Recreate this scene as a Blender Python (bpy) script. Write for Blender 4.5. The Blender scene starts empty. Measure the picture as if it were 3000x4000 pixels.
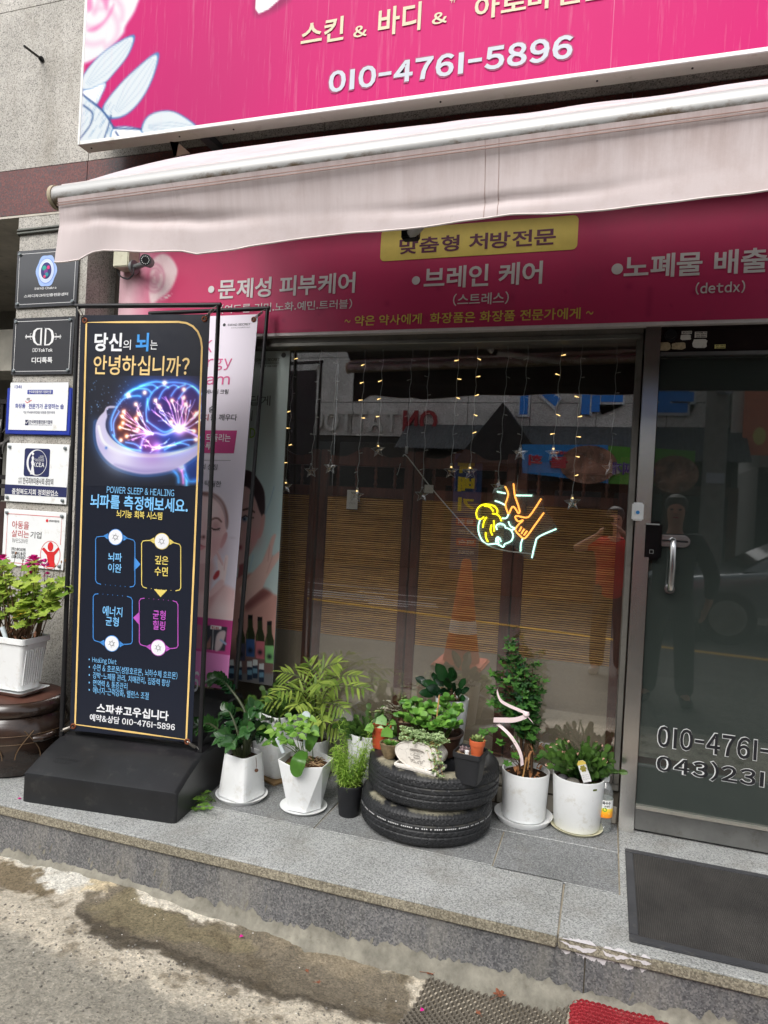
import bpy, bmesh, math, random
import numpy as np
from mathutils import Vector, Matrix
random.seed(7)
SC = bpy.context.scene
COL = SC.collection
# ------------------------------------------------------------------ camera
YAW, PITCH, ROLL, FPX = .313651, -.004675, .053675, 2712.0
CAM = np.array([0, -3.05, 1.28])
cy_, sy_ = math.cos(YAW), math.sin(YAW)
_f = np.array([-sy_*math.cos(PITCH), cy_*math.cos(PITCH), math.sin(PITCH)])
_r0 = np.array([cy_, sy_, 0.]); _u0 = np.cross(_r0, _f)
_r = math.cos(ROLL)*_r0+math.sin(ROLL)*_u0
_u = -math.sin(ROLL)*_r0+math.cos(ROLL)*_u0
cd = bpy.data.cameras.new('camera'); cam = bpy.data.objects.new('camera', cd); COL.objects.link(cam)
cd.sensor_fit = 'VERTICAL'; cd.sensor_height = 36; cd.lens = FPX/4000*36; cd.clip_start = .02; cd.clip_end = 500
cam.matrix_world = Matrix(((_r[0], _u[0], -_f[0], CAM[0]), (_r[1], _u[1], -_f[1], CAM[1]), (_r[2], _u[2], -_f[2], CAM[2]), (0, 0, 0, 1)))
SC.camera = cam
# ------------------------------------------------------------------ sky, sun, exposure
W = bpy.data.worlds.new('World'); SC.world = W; W.use_nodes = True
nt = W.node_tree; nt.nodes.clear()
sky = nt.nodes.new('ShaderNodeTexSky'); sky.sky_type = 'NISHITA'; sky.sun_disc = False
SUN_EL, SUN_AZ = math.radians(47), math.radians(190)
sky.sun_elevation = SUN_EL; sky.sun_rotation = SUN_AZ; sky.dust_density = 4; sky.air_density = 1.0
hs = nt.nodes.new('ShaderNodeHueSaturation'); hs.inputs['Saturation'].default_value = .25
bg = nt.nodes.new('ShaderNodeBackground'); bg.inputs['Strength'].default_value = .15
wo = nt.nodes.new('ShaderNodeOutputWorld')
nt.links.new(sky.outputs[0], hs.inputs['Color']); nt.links.new(hs.outputs[0], bg.inputs[0]); nt.links.new(bg.outputs[0], wo.inputs[0])
sd = bpy.data.lights.new('sun', 'SUN'); sun = bpy.data.objects.new('sun', sd); COL.objects.link(sun)
sd.energy = 1.0; sd.angle = math.radians(35); sd.color = (1, .97, .93)
sdir = Vector((math.sin(SUN_AZ)*math.cos(SUN_EL), math.cos(SUN_AZ)*math.cos(SUN_EL), math.sin(SUN_EL)))
sun.rotation_euler = sdir.to_track_quat('Z', 'Y').to_euler()
SC.view_settings.view_transform = 'Standard'; SC.view_settings.look = 'None'
SC.view_settings.exposure = .72; SC.view_settings.gamma = 1
SC.render.engine = 'CYCLES'
SC.cycles.max_bounces = 8; SC.cycles.transparent_max_bounces = 16
SC.cycles.caustics_reflective = False; SC.cycles.caustics_refractive = False

# ------------------------------------------------------------------ measuring helpers: where a sight line of the photograph meets a real plane
def ray(px, py): return (px-1500)/FPX*_r-(py-2000)/FPX*_u+_f
def P(px, py, y=0.):
    d = ray(px, py); return CAM+d*((y-CAM[1])/d[1])
def G(px, py, z=0.):
    d = ray(px, py); return CAM+d*((z-CAM[2])/d[2])
class Plane:
    def __init__(s, o, u, v=(0, 0, 1)):
        s.o = np.array(o, float); s.u = np.array(u, float); s.u /= np.linalg.norm(s.u)
        s.v = np.array(v, float); s.v /= np.linalg.norm(s.v); s.n = np.cross(s.u, s.v)
    def uv(s, p):
        d = ray(*p); t = ((s.o-CAM)@s.n)/(d@s.n); w = CAM+t*d-s.o
        return (w@s.u, w@s.v)
    def at(s, u, v, n=0.): return s.o+s.u*u+s.v*v+s.n*n
def crop(x0, y0, k): return lambda x, y: (x0+x*k, y0+y*k)
c1 = crop(0, 0, .9042); c2 = crop(1500, 0, .9042); c3 = crop(0, 900, .6028); c4 = crop(0, 1800, .6028)
c5 = crop(700, 900, .7233); c6 = crop(1800, 900, .7233); c5b = crop(700, 1800, .7233); c6b = crop(1800, 1800, .7233)
c7 = crop(900, 3000, .7233); c8 = crop(1800, 3000, .7233); cg = crop(0, 2700, .6028)
cb = crop(300, 1450, .36166); cw = crop(720, 1200, .36166); cv = crop(720, 1900, .38431)
cl = crop(1000, 1280, .48222); cr = crop(1700, 1280, .48222); cn = crop(1800, 1800, .42194)
ch = crop(2300, 1200, .42194); cp = crop(0, 600, .42194)
# ------------------------------------------------------------------ materials
def lin(c): return tuple(((x/255)/12.92 if x/255 <= .04045 else ((x/255+.055)/1.055)**2.4) for x in c)
MC = {}
class N:
    def __init__(s, name):
        s.m = bpy.data.materials.new(name); s.m.use_nodes = True; s.t = s.m.node_tree
        s.b = s.t.nodes['Principled BSDF']; s.out = s.t.nodes['Material Output']
    def n(s, k, **kw):
        x = s.t.nodes.new(k)
        for a, v in kw.items():
            if a[0] == '_': x.inputs[a[1:].replace('_', ' ')].default_value = v
            else: setattr(x, a, v)
        return x
    def l(s, a, b): s.t.links.new(a, b)
    def coord(s, scale=(1, 1, 1), kind='Object'):
        c = s.n('ShaderNodeTexCoord'); m = s.n('ShaderNodeMapping'); m.inputs['Scale'].default_value = scale
        s.l(c.outputs[kind], m.inputs[0]); return m.outputs[0]
    def noise(s, scale, detail=4, rough=.6, co=None, sc=(1, 1, 1)):
        x = s.n('ShaderNodeTexNoise'); x.inputs['Scale'].default_value = scale; x.inputs['Detail'].default_value = detail; x.inputs['Roughness'].default_value = rough
        s.l(co or s.coord(sc), x.inputs['Vector']); return x.outputs['Fac']
    def ramp(s, fac, stops, interp='LINEAR'):
        r = s.n('ShaderNodeValToRGB'); r.color_ramp.interpolation = interp; e = r.color_ramp.elements
        while len(e) < len(stops): e.new(.5)
        for i, (p, c) in enumerate(stops):
            e[i].position = p; e[i].color = (*c, 1) if len(c) == 3 else c
        s.l(fac, r.inputs[0]); return r.outputs[0]
    def mix(s, a, b, fac, mode='MIX'):
        x = s.n('ShaderNodeMix', data_type='RGBA', blend_type=mode)
        for v, i in ((fac, 0), (a, 6), (b, 7)):
            if isinstance(v, (int, float)): x.inputs[i].default_value = v
            elif isinstance(v, tuple): x.inputs[i].default_value = (*v, 1)[:4]
            else: s.l(v, x.inputs[i])
        return x.outputs[2]
    def bump(s, h, strength=.3, dist=.002):
        x = s.n('ShaderNodeBump'); x.inputs['Strength'].default_value = strength; x.inputs['Distance'].default_value = dist
        s.l(h, x.inputs['Height']); s.l(x.outputs[0], s.b.inputs['Normal'])
    def col(s, v):
        if isinstance(v, tuple): s.b.inputs['Base Color'].default_value = (*v, 1)
        else: s.l(v, s.b.inputs['Base Color'])
    def pr(s, rough=.5, metal=0, spec=.5, **k):
        s.b.inputs['Roughness'].default_value = rough; s.b.inputs['Metallic'].default_value = metal; s.b.inputs['Specular IOR Level'].default_value = spec
        for a, v in k.items(): s.b.inputs[a.replace('_', ' ')].default_value = v
        return s.m
def plain(name, rgb, rough=.5, metal=0, var=.12, vs=9., spec=.4, bump=0., bs=120., dirt=None, lin_in=False, **k):
    """paint, plastic, metal: a base colour with faint uneven tone, small bumps and optional dirt specks"""
    key = name
    if key in MC: return MC[key]
    s = N(name); c = rgb if lin_in else lin(rgb)
    f = s.noise(vs, 5, .65)
    a = tuple(max(0, x*(1-var)) for x in c); b = tuple(min(1, x*(1+var)) for x in c)
    o = s.ramp(f, [(.3, a), (.7, b)])
    if dirt:
        g = s.noise(vs*2.3, 8, .72)
        o = s.mix(o, lin(dirt), s.ramp(g, [(.56, (0, 0, 0)), (.78, (.75, .75, .75))]))
    s.col(o)
    if bump: s.bump(s.noise(bs, 3, .6), bump, .001)
    MC[key] = s.pr(rough, metal, spec, **k); return MC[key]
def emit(name, rgb, strength, base=None):
    if name in MC: return MC[name]
    s = N(name); c = lin(rgb); s.col(base or c); s.b.inputs['Emission Color'].default_value = (*c, 1); s.b.inputs['Emission Strength'].default_value = strength
    MC[name] = s.pr(.4); return MC[name]
def granite(name, cols, scale=260., rough=.55, stain=None, spec=.4, bump=.15):
    if name in MC: return MC[name]
    s = N(name); co = s.coord()
    v = s.n('ShaderNodeTexVoronoi', feature='F1'); v.inputs['Scale'].default_value = scale; v.inputs['Randomness'].default_value = 1
    w = s.n('ShaderNodeTexNoise'); w.inputs['Scale'].default_value = scale*.7; w.inputs['Detail'].default_value = 2
    s.l(co, w.inputs['Vector']); s.l(co, v.inputs['Vector'])
    sep = s.n('ShaderNodeSeparateColor'); s.l(v.outputs['Color'], sep.inputs[0])
    n = len(cols); o = s.ramp(sep.outputs[0], [(i/n, lin(c)) for i, c in enumerate(cols)], 'CONSTANT')
    mid = tuple(sum(lin(c)[k] for c in cols)/n for k in range(3))
    o = s.mix(o, s.ramp(w.outputs['Fac'], [(.35, tuple(x*.6 for x in mid)), (.65, tuple(min(1, x*1.4) for x in mid))]), .35)
    big = s.noise(2.2, 6, .6, co)
    o = s.mix(o, s.ramp(big, [(.3, (.72, .72, .7)), (.7, (1.12, 1.12, 1.12))]), 1., 'MULTIPLY')
    if stain:
        g = s.noise(5., 8, .7, s.coord((1, 1, .25)))
        o = s.mix(o, lin(stain), s.ramp(g, [(.5, (0, 0, 0)), (.75, (.55, .55, .55))]))
    s.col(o); s.bump(w.outputs['Fac'], bump, .001)
    MC[name] = s.pr(rough, 0, spec); return MC[name]
def printed(name='printed sheet', rough=.42, spec=.35):
    """a printed picture: colours stored on the sheet's own vertices"""
    if name in MC: return MC[name]
    s = N(name); a = s.n('ShaderNodeVertexColor', layer_name='print'); s.col(a.outputs[0])
    s.bump(s.noise(6, 3, .5), .12, .01); MC[name] = s.pr(rough, 0, spec); return MC[name]
def leafmat(name, dark, light, rough=.42, spec=.45, trans=.25, tip=None):
    if name in MC: return MC[name]
    s = N(name); a = s.n('ShaderNodeAttribute', attribute_name='tint'); f = s.noise(30., 4, .6)
    o = s.mix(lin(dark), lin(light), a.outputs['Fac'])
    o = s.mix(o, s.ramp(f, [(.3, (.75, .75, .7)), (.7, (1.2, 1.2, 1.1))]), .8, 'MULTIPLY'); s.col(o)
    s.bump(s.noise(90., 2), .15, .002)
    m = s.pr(rough, 0, spec)
    t = s.n('ShaderNodeBsdfTranslucent'); x = s.n('ShaderNodeMixShader'); x.inputs[0].default_value = trans
    s.l(o, t.inputs[0]); s.l(s.b.outputs[0], x.inputs[1]); s.l(t.outputs[0], x.inputs[2]); s.l(x.outputs[0], s.out.inputs[0])
    MC[name] = m; return m
def glassmat(name, tint=(1, 1, 1), refl=.1, grime=0., rough=.004, film=None):
    """window pane: lets light through, mirrors the street by the angle"""
    if name in MC: return MC[name]
    s = N(name); t = s.n('ShaderNodeBsdfTransparent'); t.inputs[0].default_value = (*tint, 1)
    g = s.n('ShaderNodeBsdfGlossy'); g.inputs['Roughness'].default_value = rough; g.inputs[0].default_value = (1, 1, 1, 1)
    fr = s.n('ShaderNodeFresnel'); ge = s.n('ShaderNodeNewGeometry'); io = s.n('ShaderNodeMath', operation='MULTIPLY_ADD'); io.inputs[1].default_value = 1/1.5-1.5; io.inputs[2].default_value = 1.5
    s.l(ge.outputs['Backfacing'], io.inputs[0]); s.l(io.outputs[0], fr.inputs[0])
    ad = s.n('ShaderNodeMath', operation='MULTIPLY_ADD'); ad.inputs[1].default_value = 1.; ad.inputs[2].default_value = refl
    s.l(fr.outputs[0], ad.inputs[0]); x = s.n('ShaderNodeMixShader'); s.l(ad.outputs[0], x.inputs[0]); s.l(t.outputs[0], x.inputs[1]); s.l(g.outputs[0], x.inputs[2])
    o = x.outputs[0]
    if film:
        d = s.n('ShaderNodeBsdfDiffuse'); d.inputs[0].default_value = (*film[0], 1); y = s.n('ShaderNodeMixShader'); y.inputs[0].default_value = film[1]; s.l(o, y.inputs[1]); s.l(d.outputs[0], y.inputs[2]); o = y.outputs[0]
    if grime:
        d = s.n('ShaderNodeBsdfDiffuse'); d.inputs[0].default_value = (.5, .5, .48, 1); y = s.n('ShaderNodeMixShader')
        s.l(s.ramp(s.noise(9., 9, .75), [(.45, (0, 0, 0)), (.8, (grime,)*3)]), y.inputs[0]); s.l(o, y.inputs[1]); s.l(d.outputs[0], y.inputs[2]); o = y.outputs[0]
    s.l(o, s.out.inputs[0]); MC[name] = s.m; return s.m
# ------------------------------------------------------------------ object helpers
def tag(o, label=None, cat=None, group=None, kind=None):
    if label: o['label'] = label
    if cat: o['category'] = cat
    if group: o['group'] = group
    if kind: o['kind'] = kind
    return o
def thing(name, label, cat, loc=(0, 0, 0), rz=0., group=None):
    o = bpy.data.objects.new(name, None); COL.objects.link(o); o.empty_display_size = .1
    o.location = [float(x) for x in loc]; o.rotation_euler = (0, 0, rz)
    return tag(o, label, cat, group)
def wmat(o):
    m = Matrix.Translation(o.location) @ Matrix.Rotation(o.rotation_euler[2], 4, 'Z')
    return wmat(o.parent) @ m if o.parent else m
class MB:
    def __init__(s): s.v = []; s.f = []; s.c = []; s.mi = []; s.t = .5; s.m = 0; s.col = None
    def add(s, vs, fs):
        b = len(s.v); s.v += [tuple(float(q) for q in p) for p in vs]; s.c += [s.t]*len(vs); s.f += [tuple(i+b for i in f) for f in fs]; s.mi += [s.m]*len(fs)
    def box(s, a, b, M=None):
        (x0, y0, z0), (x1, y1, z1) = a, b
        vs = [(x0, y0, z0), (x1, y0, z0), (x1, y1, z0), (x0, y1, z0), (x0, y0, z1), (x1, y0, z1), (x1, y1, z1), (x0, y1, z1)]
        if M is not None: vs = [M @ Vector(v) for v in vs]
        s.add(vs, [(3, 2, 1, 0), (4, 5, 6, 7), (0, 1, 5, 4), (1, 2, 6, 5), (2, 3, 7, 6), (3, 0, 4, 7)]); return s
    def rings(s, rings, cap=True, closed=False):
        n = len(rings[0]); vs = [p for r in rings for p in r]; fs = []
        m = len(rings)
        for i in range(m if closed else m-1):
            for j in range(n):
                a = i*n+j; b = i*n+(j+1) % n; c = ((i+1) % m)*n+(j+1) % n; d = ((i+1) % m)*n+j
                fs.append((a, b, c, d))
        if cap and not closed: fs += [tuple(range(n-1, -1, -1)), tuple(range((m-1)*n, m*n))]
        s.add(vs, fs); return s
    def lathe(s, prof, o=(0, 0, 0), n=32, sq=2., rot=0., sx=1., sy=1., cap=True, rib=0., nrib=0):
        R = []
        for r, z in prof:
            ring = []
            for k in range(n):
                a = 2*math.pi*k/n; cx, sx_ = math.cos(a), math.sin(a)
                q = (abs(cx)**sq+abs(sx_)**sq)**(-1/sq)
                if nrib: q *= 1+rib*math.cos(nrib*a)
                x, y = r*q*cx*sx, r*q*sx_*sy
                ring.append((o[0]+x*math.cos(rot)-y*math.sin(rot), o[1]+x*math.sin(rot)+y*math.cos(rot), o[2]+z))
            R.append(ring)
        return s.rings(R, cap)
    def tube(s, pts, r, n=8, cap=True):
        pts = [Vector([float(q) for q in p]) for p in pts]; rs = r if isinstance(r, (list, tuple)) else [r]*len(pts); R = []
        prev = None
        for i, p in enumerate(pts):
            d = (pts[min(i+1, len(pts)-1)]-pts[max(i-1, 0)]).normalized()
            if prev is None: a = d.orthogonal().normalized()
            else:
                a = prev-d*prev.dot(d); a = a.normalized() if a.length > 1e-6 else d.orthogonal().normalized()
            prev = a; b = d.cross(a)
            R.append([p+(a*math.cos(2*math.pi*k/n)+b*math.sin(2*math.pi*k/n))*rs[i] for k in range(n)])
        return s.rings(R, cap)
    def prism(s, poly, d):
        """polygon of 3-D points pushed along the vector d"""
        n = len(poly); p = [Vector(q) for q in poly]; d = Vector(d)
        s.add(p+[q+d for q in p], [tuple(range(n-1, -1, -1)), tuple(range(n, 2*n))]+[(i, (i+1) % n, n+(i+1) % n, n+i) for i in range(n)]); return s
    def grid(s, pts):
        ny, nx = len(pts), len(pts[0])
        s.add([p for r in pts for p in r], [(j*nx+i, j*nx+i+1, (j+1)*nx+i+1, (j+1)*nx+i) for j in range(ny-1) for i in range(nx-1)]); return s
    def ball(s, c, r, n=10, m=7, sc=(1, 1, 1)):
        R = [[(c[0]+r*sc[0]*math.sin(math.pi*(i+.02)/(m-.96))*math.cos(2*math.pi*k/n), c[1]+r*sc[1]*math.sin(math.pi*(i+.02)/(m-.96))*math.sin(2*math.pi*k/n), c[2]-r*sc[2]*math.cos(math.pi*(i+.02)/(m-.96))) for k in range(n)] for i in range(m)]
        return s.rings(R)
    def build(s, name, mats, parent=None, world=True, smooth=40, bevel=0., seg=2, kind=None, fix=True):
        me = bpy.data.meshes.new(name); vs = s.v
        if parent is not None and world:
            M = wmat(parent).inverted(); vs = [tuple(M @ Vector(v)) for v in vs]
        me.from_pydata(vs, [], s.f)
        for m in (mats if isinstance(mats, (list, tuple)) else [mats]): me.materials.append(m)
        if len(set(s.mi)) > 1: me.polygons.foreach_set('material_index', s.mi)
        if len(set(s.c)) > 1 or s.t != .5:
            a = me.attributes.new('tint', 'FLOAT', 'POINT'); a.data.foreach_set('value', s.c)
        if s.col is not None:
            a = me.color_attributes.new('print', 'FLOAT_COLOR', 'POINT'); a.data.foreach_set('color', np.asarray(s.col, np.float32).ravel())
        if fix or bevel:
            bm = bmesh.new(); bm.from_mesh(me)
            if fix: bmesh.ops.recalc_face_normals(bm, faces=bm.faces)
            if bevel:
                es = [e for e in bm.edges if len(e.link_faces) == 2 and e.calc_face_angle(0) > .6]
                bmesh.ops.bevel(bm, geom=es, offset=bevel, segments=seg, affect='EDGES', clamp_overlap=True)
            bm.to_mesh(me); bm.free()
        if smooth:
            me.polygons.foreach_set('use_smooth', [True]*len(me.polygons)); me.set_sharp_from_angle(angle=math.radians(smooth))
        me.update()
        o = bpy.data.objects.new(name, me); COL.objects.link(o)
        if parent is not None: o.parent = parent
        if kind: o['kind'] = kind
        return o
def catmull(pts, n=6, closed=False):
    pts = [np.array(p, float) for p in pts]; m = len(pts); out = []
    for i in range(m if closed else m-1):
        g = (lambda k: pts[k % m]) if closed else (lambda k: pts[min(max(k, 0), m-1)])
        a, b, c, d = g(i-1), g(i), g(i+1), g(i+2)
        for t in np.linspace(0, 1, n, endpoint=False):
            out.append(.5*((2*b)+(-a+c)*t+(2*a-5*b+4*c-d)*t*t+(-a+3*b-3*c+d)*t**3))
    if not closed: out.append(pts[-1])
    return out
_TX = {}
def _mesh(ch_, bold):
    k = ('g', ch_, bold)
    if k not in _TX:
        c = bpy.data.curves.new('t', 'FONT'); c.body = ch_; c.offset = bold; c.resolution_u = 3
        o = bpy.data.objects.new('t', c); m = bpy.data.meshes.new_from_object(o)
        _TX[k] = (np.array([q.co[:] for q in m.vertices]).reshape(-1, 3), [tuple(p.vertices) for p in m.polygons])
        bpy.data.objects.remove(o); bpy.data.curves.remove(c); bpy.data.meshes.remove(m)
    return _TX[k]
def glyphs(s, bold):
    """outlines of a line of writing: full-width forms of the sans face for Latin, closed up to their own widths"""
    k = (s, bold)
    if k not in _TX:
        vs, fs, x, y, n = [], [], 0., 0., 0
        for ch_ in s:
            if ch_ == '\n': x = 0.; y -= 1.1; continue
            if ch_ == ' ': x += .3; continue
            asc = 33 <= ord(ch_) <= 126; v, f = _mesh('1' if ch_ == '1' else chr(ord(ch_)+0xFEE0) if asc else ch_, bold); v = v*1.03 if ch_ == '1' else v
            if not len(v): continue
            w0, w1 = v[:, 0].min(), v[:, 0].max(); adv = (w1-w0+.085) if asc else max(.90, w1-w0+.06)
            q = v.copy(); kx = .55 if ch_ in '-~' else 1.; q[:, 0] *= kx; w0, w1 = w0*kx, w1*kx; adv = (w1-w0+(.2 if ch_ == '1' else .085)) if asc else adv; q[:, 0] += x-(w0-(.1 if ch_ == '1' else .0425) if asc else w0-(adv-(w1-w0))/2); q[:, 1] += y; vs.append(q); fs += [tuple(i+n for i in p) for p in f]; n += len(v); x += adv
        v = np.concatenate(vs); v[:, 0] -= v[:, 0].min(); v[:, 1] -= v[:, 1].min(); v[:, 0] /= max(v[:, 0].max(), 1e-6); v[:, 1] /= max(v[:, 1].max(), 1e-6)
        _TX[k] = (v, fs)
    return _TX[k]
def text(pl, s, bl, tr, mat, parent, bold=.012, off=.0015, name='lettering', uv=False, thick=0., grow=0.):
    """writing fitted between its lower left and upper right corner on a real plane"""
    (u0, v0), (u1, v1) = (bl, tr) if uv else (pl.uv(bl), pl.uv(tr))
    u0, v0, u1, v1 = u0-grow, v0-grow, u1+grow, v1+grow; v, f = glyphs(s, bold); mb = MB()
    pts = [pl.at(u0+(u1-u0)*a, v0+(v1-v0)*b, off) for a, b, _ in v]
    mb.add(pts, f)
    if thick:
        n0 = len(pts); cnt = {}
        for q in f:
            for i in range(len(q)):
                e = (q[i], q[(i+1) % len(q)]); k = tuple(sorted(e)); cnt[k] = (cnt.get(k, (0,))[0]+1, e)
        back = [p-pl.n*thick for p in pts]; mb.add(back, [tuple(reversed(q)) for q in f])
        for c_, e in cnt.values():
            if c_ == 1: mb.f.append((e[0], n0+e[0], n0+e[1], e[1])); mb.mi.append(0)
    return mb.build(name, mat, parent, smooth=0, fix=False)
def ribbon(mb, pl, pts, w, off=.002, closed=False):
    """flat stripe of width w along a line of plane coordinates"""
    p = [np.array(q, float) for q in pts]; n = len(p); L = []
    for i in range(n):
        a = p[(i-1) % n] if closed or i > 0 else p[i]; b = p[(i+1) % n] if closed or i < n-1 else p[i]
        d = b-a; d = d/(np.linalg.norm(d)+1e-9); nn = np.array([-d[1], d[0]])*w/2
        L.append((pl.at(*(p[i]-nn), off), pl.at(*(p[i]+nn), off)))
    if closed: L.append(L[0])
    mb.grid([[a for a, b in L], [b for a, b in L]])
def disc(mb, pl, c, r, off=.002, n=24, ry=None):
    mb.add([pl.at(c[0]+r*math.cos(2*math.pi*k/n), c[1]+(ry or r)*math.sin(2*math.pi*k/n), off) for k in range(n)], [tuple(range(n))])
def flat(mb, pl, pts, off=.002): mb.add([pl.at(u, v, off) for u, v in pts], [tuple(range(len(pts)))])
class Art:
    """a picture printed on a sheet: shapes laid into the sheet's own u,v metres"""
    def __init__(s, pl, quad, res=.004, bgcol=(255, 255, 255), uv=False):
        q = [np.array(p if uv else pl.uv(p), float) for p in quad]   # TL TR BR BL
        w = max(np.linalg.norm(q[1]-q[0]), np.linalg.norm(q[2]-q[3])); h = max(np.linalg.norm(q[3]-q[0]), np.linalg.norm(q[2]-q[1]))
        s.nx, s.ny = max(2, int(w/res)+1), max(2, int(h/res)+1); s.pl = pl
        a = np.linspace(0, 1, s.nx)[None, :, None]; b = np.linspace(0, 1, s.ny)[:, None, None]
        s.uv = (q[0]*(1-a)+q[1]*a)*(1-b)+(q[3]*(1-a)+q[2]*a)*b
        s.rgb = np.ones((s.ny, s.nx, 3))*np.array(bgcol)/255.; s.res = res
    def q(s, p): return [np.array(s.pl.uv(x)) for x in p]
    def put(s, m, c, mode='mix'):
        c = np.array(c)/255. if not isinstance(c, np.ndarray) else c
        m = np.clip(m, 0, 1)[..., None]
        s.rgb = s.rgb*(1-m)+c*m if mode == 'mix' else np.clip(s.rgb+c*m, 0, 1)
    def dist(s, p, closed):
        d = np.full(s.uv.shape[:2], 1e9); ins = np.zeros(s.uv.shape[:2], bool); n = len(p)
        X, Y = s.uv[..., 0], s.uv[..., 1]
        for i in range(n if closed else n-1):
            a, b = p[i], p[(i+1) % n]; e = b-a; t = np.clip(((X-a[0])*e[0]+(Y-a[1])*e[1])/(e@e+1e-12), 0, 1)
            d = np.minimum(d, np.hypot(X-a[0]-t*e[0], Y-a[1]-t*e[1]))
            if closed and a[1] != b[1]:
                c = ((a[1] > Y) != (b[1] > Y)) & (X < (b[0]-a[0])*(Y-a[1])/(b[1]-a[1])+a[0]); ins ^= c
        return np.where(ins, -d, d) if closed else d
    def poly(s, pts, c, soft=.003, a=1., smooth=False, uv=False):
        p = [np.array(x, float) for x in pts] if uv else s.q(pts)
        if smooth: p = catmull(p, 5, True)
        s.put(a*np.clip(.5-s.dist(p, True)/soft, 0, 1), c)
    def line(s, pts, w, c, a=1., glow=0., smooth=True, mode='mix', soft=None):
        p = s.q(pts)
        if smooth and len(p) > 2: p = catmull(p, 5)
        d = s.dist(p, False)
        if glow: s.put(a*.6*np.exp(-(d/glow)**2), c, 'add')
        s.put(a*np.clip(.5-(d-w/2)/(soft or s.res), 0, 1), c, mode)
    def spot(s, p, r, c, a=1., mode='add', ry=None, uv=False):
        o = np.array(p, float) if uv else s.q([p])[0]; d = (s.uv-o)/np.array([r, ry or r]); s.put(a*np.exp(-(d**2).sum(-1)), c, mode)
    def build(s, name, parent, off=.001, thick=None, wave=None, mat=None):
        mb = MB(); W3 = s.pl.o+s.uv[..., :1]*s.pl.u+s.uv[..., 1:]*s.pl.v+s.pl.n*off
        if wave is not None: W3 = W3+wave(s.uv)[..., None]*s.pl.n
        mb.grid(W3.tolist()); l = s.rgb; l = np.where(l <= .04045, l/12.92, ((l+.055)/1.055)**2.4)
        mb.col = np.concatenate([l.reshape(-1, 3), np.ones((s.nx*s.ny, 1))], 1)
        return mb.build(name, mat or printed(), parent, smooth=60, fix=False)
# ------------------------------------------------------------------ shared materials
M_STONE = granite('pale granite cladding', [(188, 184, 176), (172, 168, 161), (198, 193, 185), (150, 147, 141), (98, 96, 93), (182, 178, 170), (164, 160, 153)], 210, .6, (120, 112, 98))
M_STONE_D = granite('grey granite return', [(170, 168, 162), (140, 138, 133), (182, 179, 172), (108, 107, 104), (158, 155, 149)], 230, .6)
M_RED = granite('red granite', [(98, 52, 48), (120, 66, 58), (78, 46, 46), (70, 62, 64), (106, 56, 50), (88, 52, 50)], 150, .28, None, .5, .03)
M_PAVE = granite('flamed grey granite', [(168, 170, 169), (140, 142, 142), (190, 192, 190), (108, 110, 111), (160, 162, 161), (180, 182, 180)], 230, .75, (120, 116, 106))
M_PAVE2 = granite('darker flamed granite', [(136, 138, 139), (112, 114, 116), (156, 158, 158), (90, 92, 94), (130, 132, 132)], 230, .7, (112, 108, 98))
M_RISER = granite('dark granite riser', [(116, 116, 117), (90, 91, 94), (138, 137, 136), (70, 71, 74), (106, 106, 108)], 200, .6, (160, 156, 144))
M_EDGE = granite('weathered granite edge', [(150, 143, 125), (120, 114, 100), (170, 163, 145), (100, 95, 84)], 210, .8, (86, 76, 58))
M_WHITE = plain('white powder coat', (226, 226, 222), .45, dirt=(150, 140, 120), vs=3.)
M_POT = plain('white plastic pot', (230, 232, 232), .4, var=.04, vs=6., dirt=(182, 174, 154))
M_BLACK = plain('black plastic', (31, 32, 34), .36, var=.25, vs=6., dirt=(66, 65, 62), bump=.15, bs=300.)
M_TUBE = plain('black painted steel tube', (27, 27, 29), .38, var=.2, vs=20., dirt=(60, 50, 44))
M_STEEL = N('polished stainless'); 
_s = M_STEEL; _g = _s.noise(14., 7, .7); _s.col(_s.ramp(_g, [(.35, (.74, .73, .70)), (.62, (.82, .80, .77)), (.8, (.5, .46, .4))])); _s.bump(_s.noise(2.5, 2, .4), .12, .02); M_STEEL = _s.pr(.24, 1.)
M_BRUSH = plain('brushed steel', (150, 150, 148), .38, 1., var=.15, vs=8., dirt=(110, 104, 92))
M_CHROME = plain('chrome handle', (215, 215, 215), .22, 1., var=.05)
M_ALU = plain('aluminium frame', (128, 126, 120), .45, .7, var=.15, dirt=(90, 86, 78))
M_DKMETAL = plain('dark bronze metal', (52, 42, 42), .25, .6, var=.3, vs=4., dirt=(84, 70, 62))
M_SOIL = plain('potting soil', (52, 40, 31), .95, var=.6, vs=120., bump=.9, bs=160., spec=.1)
M_GRIT = plain('perlite and bark', (150, 128, 100), .9, var=.7, vs=220., bump=.9, bs=200., spec=.1)
M_MOSS = plain('moss', (82, 92, 34), .95, var=.5, vs=160., bump=1., bs=240., spec=.1)
M_STEMG = plain('green stem', (84, 110, 50), .55, var=.2)
M_STEMB = plain('brown stem', (84, 62, 42), .8, var=.3, vs=40.)
# ------------------------------------------------------------------ value noise for stains and wavy sheets
def vnoise(x, y, seed=0, octs=4):
    rs = np.random.RandomState(seed); T = rs.rand(64, 64); o = 0; a = 1; tot = 0
    for k in range(octs):
        xi = np.floor(x).astype(int); yi = np.floor(y).astype(int); fx = x-xi; fy = y-yi
        fx = fx*fx*(3-2*fx); fy = fy*fy*(3-2*fy); g = lambda i, j: T[(xi+i) % 64, (yi+j) % 64]
        o = o+a*((g(0, 0)*(1-fx)+g(1, 0)*fx)*(1-fy)+(g(0, 1)*(1-fx)+g(1, 1)*fx)*fy); tot += a; a *= .5; x = x*2+17; y = y*2+5
    return o/tot
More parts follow.
